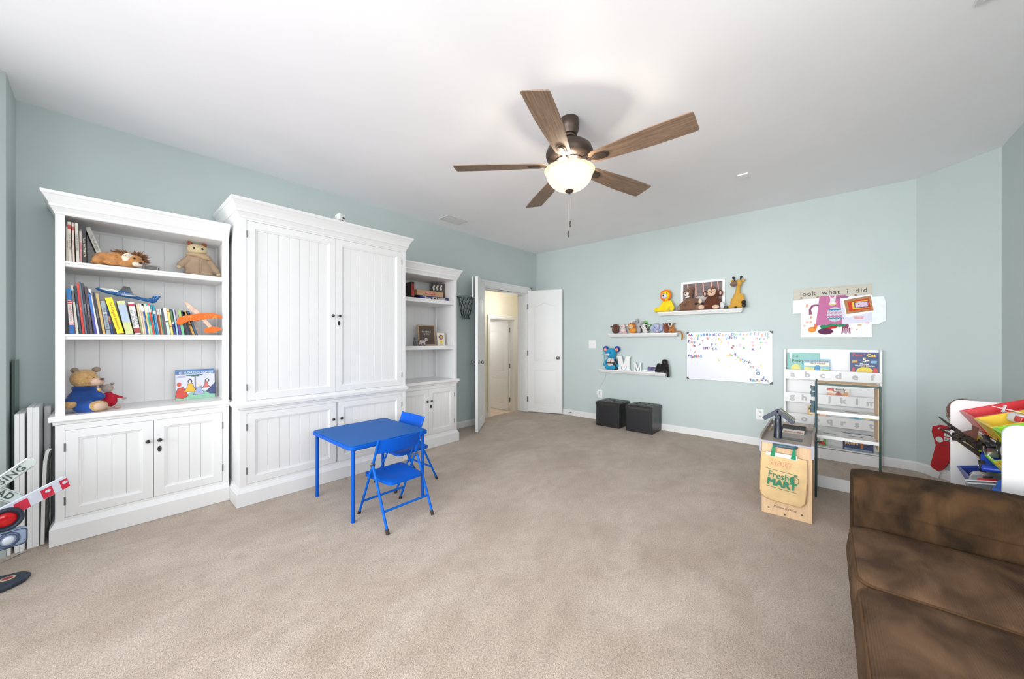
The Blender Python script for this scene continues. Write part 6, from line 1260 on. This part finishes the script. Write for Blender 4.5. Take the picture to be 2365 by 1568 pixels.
MB().box(px0 - .036, px0 - .008, ya - .006, ya + .02, .655, .71).build('holder_pocket', TEAL, t, bev=.003)
# ---- shopping bag
bag = thing('shopping_bag', 'tan fabric shopping bag with green Fresh Mart print hanging on the checkout', 'bag', (3.052, .350, .10), -90)
BAGM = mat((212, 182, 134), .9, var=.12, scale=12, bump=.25, bscale=300)
out = [(.010, .335), (.006, .30), (-.002, .20), (-.004, .07), (.004, .04), (.03, .018), (.07, .010), (.20, .004), (.225, .008), (.245, .035), (.252, .10), (.257, .20), (.256, .322), (.20, .328), (.10, .334)]
def pouch(outl, y0, y1, bulge):
    m = MB(); cx = sum(p[0] for p in outl) / len(outl); cz = sum(p[1] for p in outl) / len(outl); n = len(outl); vs = []; fs = []
    L_ = [1, .985, .9, .7, .45, .2]
    rings = [[(cx + (x - cx) * s, y1, cz + (z - cz) * s) for x, z in outl] for s in (.97,)] + [[(cx + (x - cx) * s, (y0 + y1) / 2 - bulge * (1 - s ** 3) + .002 * math.sin(x * 80 + s * 7) * (1 - s), cz + (z - cz) * s) for x, z in outl] for s in L_]
    for r_ in rings: vs += r_
    for i in range(len(rings) - 1):
        for j in range(n): fs.append((i * n + j, (i + 1) * n + j, (i + 1) * n + (j + 1) % n, i * n + (j + 1) % n))
    fs.append(tuple(range(n))); fs.append(tuple((len(rings) - 1) * n + j for j in range(n - 1, -1, -1)))
    m.add(vs, fs); return m
def fine(poly, k=4):
    o = []
    for i in range(len(poly)):
        a, b = poly[i], poly[(i + 1) % len(poly)]
        for j in range(k): o.append((a[0] + (b[0] - a[0]) * j / k, a[1] + (b[1] - a[1]) * j / k))
    return o
pouch(fine(out), -.004, .018, .014).build('bag_body', BAGM, bag, 60)
MB().tube([(x, .006, z) for x, z in fine(out[1:12], 3)[:-3]], .003, 6).build('piping', mat((176, 144, 104), .9), bag, 60)
GRN = mat((24, 132, 92), .8, var=.08); GP = mat((40, 122, 90), .7)
for x0, x1 in ((.066, .084), (.178, .196)):
    MB().prism([(x0 - .008, .318), (x1 + .002, .318), (x1, .385), (x0 + .006, .392)], -.002, .000).build('strap', GRN, bag)
MB().tube([(.078, .004, .388), (.09, .008, .398), (.14, .010, .400), (.185, .008, .396), (.192, .004, .384)], .006, 8).build('strap_top', GRN, bag, 60)
MB().box(.035, .205, .004, .010, .31, .342).build('paper_inside', mat((228, 228, 224), .6), bag)
yt = -.0215
def stretch_flat(col, poly, y=yt): return MB().prism(poly, y, y + .012).build('printed_line', col, bag)
text(bag, 'Fresh', (.105, yt + .003, .192), .062, GP, depth=.0008, roll=-5, sx=.85); text(bag, 'MART', (.122, yt + .003, .140), .062, GP, depth=.0008, bold=.0028, roll=-5, sx=.98)
for z in (.228, .108): MB().obox((.12, yt + .004, z - .002), (.165, .002, .002), (0, 5, 0)).build('printed_line', GP, bag)
MB().tube([(.190 + .024 * math.cos(2 * PI * k / 24), yt + .004, .182 + .025 * math.sin(2 * PI * k / 24)) for k in range(24)], .0014, 5, closed=True).build('printed_apple', GP, bag, 60)
MB().prism([(.190 + (.024 * math.cos(R(90 + 180 * k / 12))), .182 + .025 * math.sin(R(90 + 180 * k / 12))) for k in range(13)], yt + .003, yt + .005).build('printed_apple', GP, bag)
MB().prism(disc(.196, .214, .008, .004, 12), yt + .003, yt + .005).build('printed_leaf', GP, bag)
text(bag, 'MART', (.115, yt + .006, .275), .045, mat((222, 172, 132), .8), depth=.0004, bold=.002, roll=-5)

# ------------------------------------------------------------------ toy bin organiser with coloured trays (local x = +X world, opens to +Y)
ORG_ = thing('toy_organiser', 'white toy organiser with sloping red, yellow, green and blue trays behind the sofa', 'toy organiser', (2.585, -.575, 0), 0)
# local: x 0..0.85 (far), y 0 (front, +Y side) .. -.38 (back)
def side(x0): return MB().prism([(-.39, .0), (0, .0), (0, .79)] + [(-.045 + .045 * math.cos(R(90 * k / 6)), .81 + .045 * math.sin(R(90 * k / 6))) for k in range(7)] + [(-.35 + -.04 * math.sin(R(90 * k / 6)), .815 + .04 * math.cos(R(90 * k / 6))) for k in range(7)], x0, x0 + .016, 'x')
s1 = side(-.016).build('side_panel', CABW, ORG_, bev=.002); side(.85).build('side_panel', CABW, ORG_, bev=.002)
for y, z in ((-.065, .715), (-.065, .535), (-.06, .30)): MB().cyl((-.016, y, z), (-.0185, y, z), .010, .008, 16).build('screw_cap', STEEL, s1, 40)
RODM = mat((225, 225, 220), .3, .3)
for z, y in ((.69, -.09), (.52, -.10), (.34, -.09)): MB().cyl((0, y, z), (.85, y, z), .006, n=10).build('rail', RODM, ORG_, 40)
RED = mat((206, 18, 32), .35, var=.03); YE = mat((226, 190, 16), .35, var=.03); LG = mat((140, 206, 30), .35, var=.03); DB = mat((34, 60, 150), .35, var=.03)
GT = 'plastic trays in the toy organiser'
def tray(label, x0, wd, zf, m, yf=-.03, tilt=22):
    t = thing('tray', label, 'tray', (2.585 + x0, -.575 + yf, zf), 0, GT); t.rotation_euler = (R(-tilt), 0, 0)
    # local: x 0..wd, y 0 (front) .. -.34 (back), z up; open box with a flared lip
    b = MB(); d = .335; h = .095; t_ = .004; f = .018
    o = [(0, 0), (wd, 0), (wd, -d), (0, -d)]; lo = [(f, -f), (wd - f, -f), (wd - f, -d + f), (f, -d + f)]
    li = [(f + t_, -f - t_), (wd - f - t_, -f - t_), (wd - f - t_, -d + f + t_), (f + t_, -d + f + t_)]; oi = [(.012, -.012), (wd - .012, -.012), (wd - .012, -d + .012), (.012, -d + .012)]
    vs = [(x, y, 0) for x, y in lo] + [(x, y, h) for x, y in o] + [(x, y, h + .003) for x, y in o] + [(x, y, h + .003) for x, y in oi] + [(x, y, t_) for x, y in li]; fs = [(0, 1, 2, 3)]
    for i in range(4):
        for k_ in range(4): a, c = k_ * 4 + i, k_ * 4 + (i + 1) % 4; fs.append((a, c, c + 4, a + 4))
    fs.append((19, 18, 17, 16)); b.add(vs, fs); b.build('bin', m, t, bev=.003); return t
for row, (zf, yf, tl, cs) in enumerate(((.700, -.068, 22, (RED, YE, LG)), (.535, -.075, 22, (YE, LG, YE)), (.360, -.045, 14, (DB, RED, DB)))):
    for k_, (x0, wd, where) in enumerate(((.575, .27, 'far end'), (.29, .275, 'middle'), (.01, .27, 'near end'))):
        m_ = cs[k_]; cn = {id(RED): 'red', id(YE): 'yellow', id(LG): 'lime green', id(DB): 'dark blue'}[id(m_)]
        tray('%s plastic tray at the %s of the %s row of the organiser' % (cn, where, ('top', 'second', 'third')[row]), x0, wd, zf, m_, yf=yf, tilt=tl)
GC = 'toy vehicles in the organiser trays'
def wheel(mb, c, r, w_): mb.cyl((c[0], c[1] - w_ / 2, c[2]), (c[0], c[1] + w_ / 2, c[2]), r, n=20)
def car(name, label, loc, rot, L_, W_, H_, body, glass=(24, 26, 30), wr=.02, prof=None, extra=None):
    t = thing(name, label, 'toy car', loc, 0, GC, rot=rot); a = L_ / 2
    prof = prof or [(-1, .25), (-.98, .5), (-.7, .62), (-.45, .66), (-.2, .98), (.25, 1), (.55, .70), (.9, .62), (1, .45), (1, .22)]
    p = [(x * a, z * H_) for x, z in prof]; MB().prism(p, -W_ / 2, W_ / 2).build('body', body, t, bev=W_ * .12, seg=3)
    g = [(x * a * .88 - .001, z * H_) for x, z in ((-.42, .68), (-.2, .96), (.24, .975), (.5, .72))]; MB().prism(g, -W_ / 2 - .001, W_ / 2 + .001).build('windows', mat(glass, .15), t)
    for x in (-.62, .62):
        for s in (-1, 1):
            w_ = MB(); wheel(w_, (x * a, s * W_ * .46, wr), wr, W_ * .2); ww = w_.build('wheel', mat((24, 24, 26), .6), t, 40); h_ = MB(); wheel(h_, (x * a, s * (W_ * .46 + W_ * .09), wr), wr * .5, W_ * .06); h_.build('hub', NICKEL, ww, 40)
    return t
SILV = mat((170, 174, 178), .28, .7)
t = car('toy_car', 'large silver toy car with a red label lying in the lowest visible tray', (3.00, -.655, .455), (14, 4, 160), .30, .13, .085, SILV, wr=.024, prof=[(-1, .2), (-1, .45), (-.8, .7), (-.45, .9), (-.1, 1), (.3, .98), (.62, .8), (.85, .86), (1, .90), (1, .6), (.95, .22)])
MB().obox((.10, 0, .0735), (.04, .06, .003), (0, 8, 0)).build('label', mat((206, 40, 44), .4), t); MB().obox((.138, 0, .080), (.022, .12, .004), (0, -10, 0)).build('spoiler', mat((222, 222, 224), .4), t); MB().obox((.06, .0, .080), (.03, .03, .003)).build('vent', BLACK, t); MB().obox((-.09, 0, .072), (.05, .085, .008), (0, -22, 0)).build('windscreen', mat((190, 120, 40), .2), t)
BLUEC = mat((20, 60, 170), .3, .2)
t = car('toy_car', 'blue toy dragster with an exposed chrome engine', (3.03, -.665, .560), (6, 6, 168), .26, .10, .075, BLUEC, wr=.030)
e = MB().box(-.03, .05, -.025, .025, .070, .095)
for i in range(5): e.cyl((-.02 + i * .016, -.03, .085), (-.02 + i * .016, -.035, .105), .004, n=8).cyl((-.02 + i * .016, .03, .085), (-.02 + i * .016, .035, .105), .004, n=8)
e.build('engine', mat((200, 202, 206), .2, .9), t, 40)
t = car('toy_car', 'small blue toy car beside the near white panel', (2.80, -.66, .50), (0, 6, 150), .18, .08, .06, mat((24, 90, 190), .3), wr=.016)
t = car('monster_truck', 'green and black toy monster truck with big tyres in the second row', (2.98, -.72, .640), (8, 0, 168), .24, .11, .10, mat((110, 190, 50), .4, var=.5, scale=20), wr=.042)
t = car('toy_truck', 'black toy truck with red roof bars on top of the second row', (3.18, -.70, .640), (14, -6, 178), .24, .09, .07, mat((38, 38, 42), .4, var=.3, scale=60), wr=.020); MB().box(-.06, .06, -.03, .03, .072, .082).build('roof_rack', mat((180, 50, 40), .5), t)
t = thing('toy_excavator', 'grey toy wheel with ribbed tyre at the near end of the second row', 'toy car', (2.81, -.655, .690), 0, GC); w_ = MB(); wheel(w_, (0, 0, 0), .045, .045)
for k_ in range(18): a = 2 * PI * k_ / 18; w_.obox((.046 * math.cos(a), 0, .046 * math.sin(a)), (.008, .045, .008), (0, -math.degrees(a), 0))
w_.build('tyre', mat((40, 40, 42), .6), t, 40); h_ = MB(); wheel(h_, (0, 0, 0), .028, .052); h_.build('hub', mat((222, 222, 222), .4), t, 40); MB().tube([(0, .028 * 0 + .027, 0), (0, .0275, 0.0001)], .012, 12).build('axle', STEEL, t)
t = thing('toy_spacecraft', 'long dark brown and black spiky toy ship jutting out to the left', 'toy', (3.12, -.585, .665), 0, GC, rot=(0, -38, 96)); rnd = random.Random(21)
DK = mat((46, 38, 34), .5, var=.5, scale=60); m = MB().cyl((-.16, 0, 0), (.02, .0, .01), .022, .018, 8).cyl((.02, 0, .01), (.16, .0, .03), .014, .003, 8).cyl((-.14, .03, -.03), (.14, .05, -.02), .016, .002, 8)
for i in range(26): x = rnd.uniform(-.16, .10); m.obox((x, rnd.uniform(-.02, .04), rnd.uniform(-.03, .02)), (rnd.uniform(.01, .04), rnd.uniform(.008, .02), rnd.uniform(.006, .02)), (rnd.uniform(0, 60), rnd.uniform(0, 60), rnd.uniform(0, 60)))
m.build('hull', DK, t); MB().prism([(-.02, .02), (.05, .02), (.03, .06), (.045, .08), (.02, .085)], -.004, .004).build('fin', mat((92, 52, 42), .5), t); MB().cyl((-.06, .055, -.01), (-.06, .062, -.01), .014, n=14).build('badge', mat((120, 170, 100), .4), t)
t = thing('toy_helicopter', 'white and red toy rescue helicopter in the yellow tray', 'toy', (3.06, -.73, .79), 0, GC, rot=(14, 0, 8)); m = MB().rbox((0, 0, .03), (.12, .05, .05), .018, 6); m.cyl((.05, 0, .04), (.15, 0, .045), .009, .005, 10); m.build('body', mat((228, 228, 230), .35), t, 50)
MB().box(-.075, -.02, -.027, .027, .015, .045).build('cabin', mat((206, 40, 44), .35), t, bev=.004); MB().box(.145, .158, -.003, .003, .04, .08).build('tail_fin', mat((222, 222, 226), .4), t); MB().box(-.005, .005, -.10, .10, .062, .065).box(-.10, .10, -.005, .005, .062, .065).build('rotor', mat((226, 226, 228), .4), t)
text(t, 'FIRE', (-.047, -.0275, .030), .018, mat((240, 230, 220), .4), depth=.0003)
t = thing('toy_train_car', 'green and blue toy wagon in the yellow tray behind the helicopter', 'toy car', (2.98, -.80, .84), 0, GC, rot=(14, 0, 10)); MB().box(-.09, .04, -.03, .03, .01, .06).build('wagon', mat((60, 160, 60), .4), t, bev=.003); MB().box(.04, .09, -.03, .03, .01, .066).build('cab', mat((30, 110, 180), .4), t, bev=.003)
for i in range(5): MB().box(-.085 + i * .025, -.078 + i * .025, -.032, -.03, .012, .058).build('rib', mat((50, 130, 50), .4), t)
t = thing('toy_dinosaur', 'blue and green stacked toy figure at the right end of the top row', 'toy', (2.84, -.80, .86), 0, GC, rot=(10, 0, 0)); part(t, 'body', mat((110, 196, 80), .4, var=.2), [((0, 0, .03), (.035, .03, .05))]); part(t, 'head', mat((24, 110, 190), .4), [((0, 0, .10), (.04, .034, .032))])
# ------------------------------------------------------------------ cardboard standee of a person in a red racing suit, leaning at the chamfered wall
st = thing('cardboard_standee', 'cardboard cut out of a person in red racing suit, hands on hips', 'cut out', (4.835, -.765, 0), -135)
SU = mat((176, 26, 34), .6, var=.12, scale=12); def_ = 0
def fl(name, m, poly, y=0, th=.006, par=None): return MB().prism(poly, y - th / 2, y + th / 2).build(name, m, par or st)
fl('suit', SU, [(-.070, .075), (-.085, .10), (-.045, .29), (-.055, .33), (-.075, .40), (-.068, .45), (-.015, .475), (.06, .475), (.115, .45), (.12, .40), (.095, .31), (.085, .29), (.118, .06), (.075, .03), (.065, .08), (.045, .17), (.022, .12), (.0, .085), (-.035, .06)])
fl('glove', mat((206, 210, 212), .6), disc(-.020, .345, .026, .024, 14), -.004, .003); fl('glove', mat((206, 210, 212), .6), disc(.085, .345, .024, .024, 14), -.004, .003)
fl('shoe', mat((222, 222, 224), .6), [(-.10, .02), (-.085, .0), (-.03, .0), (-.015, .05), (-.035, .065), (-.07, .08)]); fl('shoe', mat((222, 222, 224), .6), [(.06, .01), (.075, .0), (.15, .0), (.15, .02), (.118, .062), (.075, .035)])
for i, (z, h_, s_) in enumerate(((.432, .014, 'M'), (.398, .026, 'H'), (.360, .026, 'NGK'))):
    fl('sponsor_patch', mat((206, 220, 218), .5), [(.012, z - h_ / 2), (.055, z - h_ / 2), (.060, z + h_ / 2), (.016, z + h_ / 2)], -.004, .003); text(st, s_, (.036, -.0062, z), h_ * .9, mat((40, 60, 60), .5), depth=.0003, bold=.0004)
fl('sleeve_patch', mat((214, 214, 216), .5), [(-.03, .438), (-.02, .455), (-.012, .452), (-.022, .434)], -.004, .003); fl('belt', mat((150, 40, 44), .5), [(-.046, .295), (.088, .292), (.09, .305), (-.05, .310)], -.004, .003)
HAIRC = mat((122, 84, 72), .8, var=.4, scale=40, stretch=(1, 1, 6)); fl('hair', HAIRC, disc(.155, .610, .125, .118, 30), .001, .006)
fl('face', mat((200, 156, 136), .7, var=.1), disc(.175, .590, .078, .085, 24), -.003, .003); fl('neck', mat((190, 146, 126), .7), [(.05, .46), (.12, .46), (.14, .52), (.08, .52)], -.001, .004)
cr_ = MB(); rnd = random.Random(4)
for k_ in range(16): a = R(100 + k_ * 9); cx, cz = .155 + .118 * math.cos(a), .600 + .118 * math.sin(a); cr_.tube([(cx + .013 * math.cos(b), -.003, cz + .013 * math.sin(b)) for b in [2 * PI * j / 9 for j in range(9)]], .0022, 5, closed=True)
cr_.build('curl_outline', mat((150, 110, 98), .8), st, 60, kind='stuff')
# fabric lump behind the sofa arm
t = thing('floor_cushion', 'tan fabric floor cushion poking up behind the sofa arm', 'cushion', (3.30, -.27, 0), 10); MB().rbox((0, 0, .14), (.42, .20, .28), .06, 10, puff=.02).build('cover', mat((150, 118, 80), .9, var=.15, bump=.6, sheen=.3), t, 60)

# ------------------------------------------------------------------ left corner: stacked white slabs, wrapped frame, dark framed panel
def slab(label, x, y0, y1, h, w_, rz=0, lean=0, col=(232, 232, 232), z=0):
    t = thing('white_board', label, 'board', (x, y0, z), 0, 'white boards leaning in the left corner', rot=(lean, 0, rz)); MB().box(0, w_, 0, y1 - y0, 0, h).build('slab', mat(col, .5, var=.02, scale=4), t, bev=.003); return t
slab('thick white board nearest the slanted wall, front of the stack', -.333, 3.485, 3.76, .795, .017); slab('second thick white board from the slanted wall', -.3155, 3.485, 3.76, .795, .017)
slab('third white board of the stack, slightly taller and set back', -.292, 3.500, 3.78, .825, .021); slab('fourth white board of the stack, leaning on the third', -.2705, 3.500, 3.78, .822, .022)
slab('narrow white board at the back of the stack beside the bookcase', -.243, 3.70, 3.79, .80, .026, col=(222, 222, 222))
t = thing('leaning_panel', 'thin grey green framed panel standing behind the white boards', 'panel', (-.352, 3.60, 0), 0); MB().box(0, .008, 0, .19, 0, 1.10).build('panel', mat((120, 138, 130), .3), t, bev=.001); MB().box(-.001, .010, -.006, 0, 0, 1.105).build('frame_edge', mat((60, 80, 74), .4), t)
t = thing('wrapped_frame', 'pale wooden frame wrapped in clear plastic beside the bookcase', 'frame', (-.242, 3.475, 0), 0)
m = MB().tube([(.006, .02, .01), (.010, .02, .30), (.016, .02, .50), (.024, .02, .555), (.034, .02, .57)], .010, 4); m.build('wrapped_edge', mat((214, 212, 208), .3, var=.15, scale=40, stretch=(1, 1, .2)), t, 30)
m = MB(); vs = []; fs = []; n = 18
for i in range(n + 1):
    z = .01 + .54 * i / n
    for j in range(5): y = .03 + .22 * j / 4; vs.append((.018 + .006 * math.sin(z * 60 + j * 1.7) * math.sin(j) + .01 * z, y, z))
for i in range(n):
    for j in range(4): fs.append((i * 5 + j, i * 5 + j + 1, (i + 1) * 5 + j + 1, (i + 1) * 5 + j))
m.add(vs, fs); m.build('plastic_wrap', mat((196, 198, 196), .15, var=.2, scale=30, bump=.8, bscale=40), t, 180)

# ------------------------------------------------------------------ railway crossing toy at the left edge
rr = thing('railway_crossing_toy', 'toy railway crossing signal with red lamps and striped barrier arm', 'toy', (-.42, 3.06, 0), 18)
NV = mat((40, 50, 66), .5, var=.06, bump=.15)
MB().prism([(-.20, -.10), (.10, -.10), (.150, -.075), (.178, -.03), (.165, .02), (.12, .045), (.10, .06), (-.20, .08)], .0, .028, 'z').build('base', NV, rr, bev=.012, seg=3)
MB().prism(disc(.105, -.02, .026, .022, 24), .028, .030, 'z').build('base_badge', mat((206, 190, 160), .5), rr); MB().prism(disc(.105, -.02, .018, .015, 24), .030, .0312, 'z').build('badge_ring', mat((150, 60, 60), .5), rr)
MB().prism([(-.06, -.085), (.03, -.075), (.02, -.03), (-.06, -.03)], .028, .05, 'z').build('housing', mat((60, 80, 110), .4), rr, bev=.004)
MB().cyl((.0, -.0, .02), (.0, -.0, .70), .016, n=18).build('pole', mat((196, 198, 202), .3, .4), rr, 40)
q = MB(); q.T = Matrix.Translation((.03, -.045, .485)) @ Matrix.Rotation(R(-38), 4, 'Y')
q.prism([(-.20, -.026), (.175, -.026), (.195, -.010), (.195, .012), (.185, .026), (-.20, .026)], -.006, .006); cb = q.build('cross_board', mat((214, 224, 220), .4), rr, bev=.003)
q2 = MB(); q2.T = Matrix.Translation((.01, -.030, .535)) @ Matrix.Rotation(R(44), 4, 'Y'); q2.prism([(-.20, -.026), (.165, -.026), (.185, -.012), (.185, .012), (.165, .026), (-.20, .026)], -.006, .006); cb2 = q2.build('cross_board', mat((214, 224, 220), .4), rr, bev=.003)
for q_, w_, ang in ((cb, 'CROSSING', 38), (cb2, 'RAILROAD', -44)):
    y_ = -.0535 if q_ is cb else -.0385; c_ = (.03, .485) if q_ is cb else (.01, .535); off = .045 if q_ is cb else .04
    text(q_, w_, (c_[0] + off * math.cos(R(ang)), y_, c_[1] + off * math.sin(R(ang))), .040, mat((70, 84, 82), .5), roll=ang, depth=.0006, bold=.0008, spacing=1.15)
    for s_ in (-1, 1):
        d = Vector((math.cos(R(ang)), 0, math.sin(R(ang)))); n_ = Vector((-d.z, 0, d.x)); c0 = Vector((c_[0], y_ + .0005, c_[1])) + n_ * .021 * s_
        MB().tube([c0 - d * .19, c0 + d * .172], .0009, 4).build('printed_border', mat((110, 120, 118), .5), q_)
ab = MB(); ab.T = Matrix.Translation((.0, -.075, .340)) @ Matrix.Rotation(R(-23), 4, 'Y'); LA = .318
ab.prism([(.02, -.033), (LA - .012, -.033), (LA, -.015), (LA, .018), (LA - .015, .033), (.02, .033)], -.006, .006); arm2 = ab.build('barrier_arm', mat((206, 212, 226), .35), rr, bev=.003)
for a_, b_, cut in ((.03, .082, 0), (.118, .172, 0), (.208, .256, 1), (.276, .313, 2)):
    s = MB(); s.T = ab.T; s.prism([(a_, -.030), (b_ - .008, -.030), (b_, .019), (a_ + .008, .019)], -.0075, -.006); st_ = s.build('stripe', mat((200, 40, 66), .4, var=.1), arm2)
    if cut:
        s = MB(); s.T = ab.T; s.prism(disc((a_ + b_) / 2 + .004, .0 + .002, .010, .007, 10), -.0085, -.0075); s.build('worn_patch', mat((206, 212, 226), .4), arm2)
for x, z in ((.085, .345), (-.06, .345)):
    lp = MB().cyl((x, -.085, z), (x, -.060, z), .052, .056, 32).build('lamp_hood', NV, rr, 40, bev=.003); MB().lathe([(.0, 0)], n=3) if 0 else None
    MB().tube([(x + .048 * math.cos(2 * PI * k_ / 32), -.090, z + .048 * math.sin(2 * PI * k_ / 32)) for k_ in range(32)], .009, 8, closed=True).build('lamp_ring', NV, lp, 60); MB().sph((x, -.086, z), (.036, .014, .034), u=24, w=14).build('red_lens', mat((196, 16, 26), .15, var=.3, scale=120), lp, 60)
bx = MB().rbox((.03, -.075, .245), (.24, .05, .085), .012, 6).build('speaker_box', mat((150, 166, 196), .4, var=.05), rr, 50); MB().tube([(x, -.101, z) for x, z in rrect(.118, .040, .016)] if 0 else [(a + .03, -.0995, .245 + b) for a, b in rrect(.116, .038, .016)], .0022, 6, closed=True).build('trim_line', NV, bx, 60)
for r_, d_ in ((.034, .100), (.027, .102)): MB().tube([(.090 + r_ * math.cos(2 * PI * k_ / 28), -d_, .245 + r_ * math.sin(2 * PI * k_ / 28)) for k_ in range(28)], .0026, 6, closed=True).build('dial_ring', mat((70, 84, 110), .4), bx, 60)
MB().sph((.090, -.100, .245), (.020, .010, .020)).build('dial', mat((206, 214, 226), .3), bx, 60); MB().cyl((.138, -.0995, .226), (.138, -.102, .226), .003, n=8).build('screw', STEEL, bx)
for a_ in range(4): MB().obox((-.015, -.1005, .232), (.020, .001, .003), (0, a_ * 45, 0)).build('printed_star', mat((90, 170, 160), .5), bx)
t = thing('paper_scrap', 'thin clear plastic scrap on the carpet under the white boards', 'scrap', (-.36, 3.40, .001), 0); MB().add([(-.03, -.03, .0), (.05, .06, .004), (.10, .085, .010), (.03, .02, .006)], [(0, 1, 2, 3)]).add([(-.03, -.03, -.0005), (.05, .06, .0035), (.10, .085, .0095), (.03, .02, .0055)], [(3, 2, 1, 0)]).build('film', mat((200, 204, 204), .2), t)
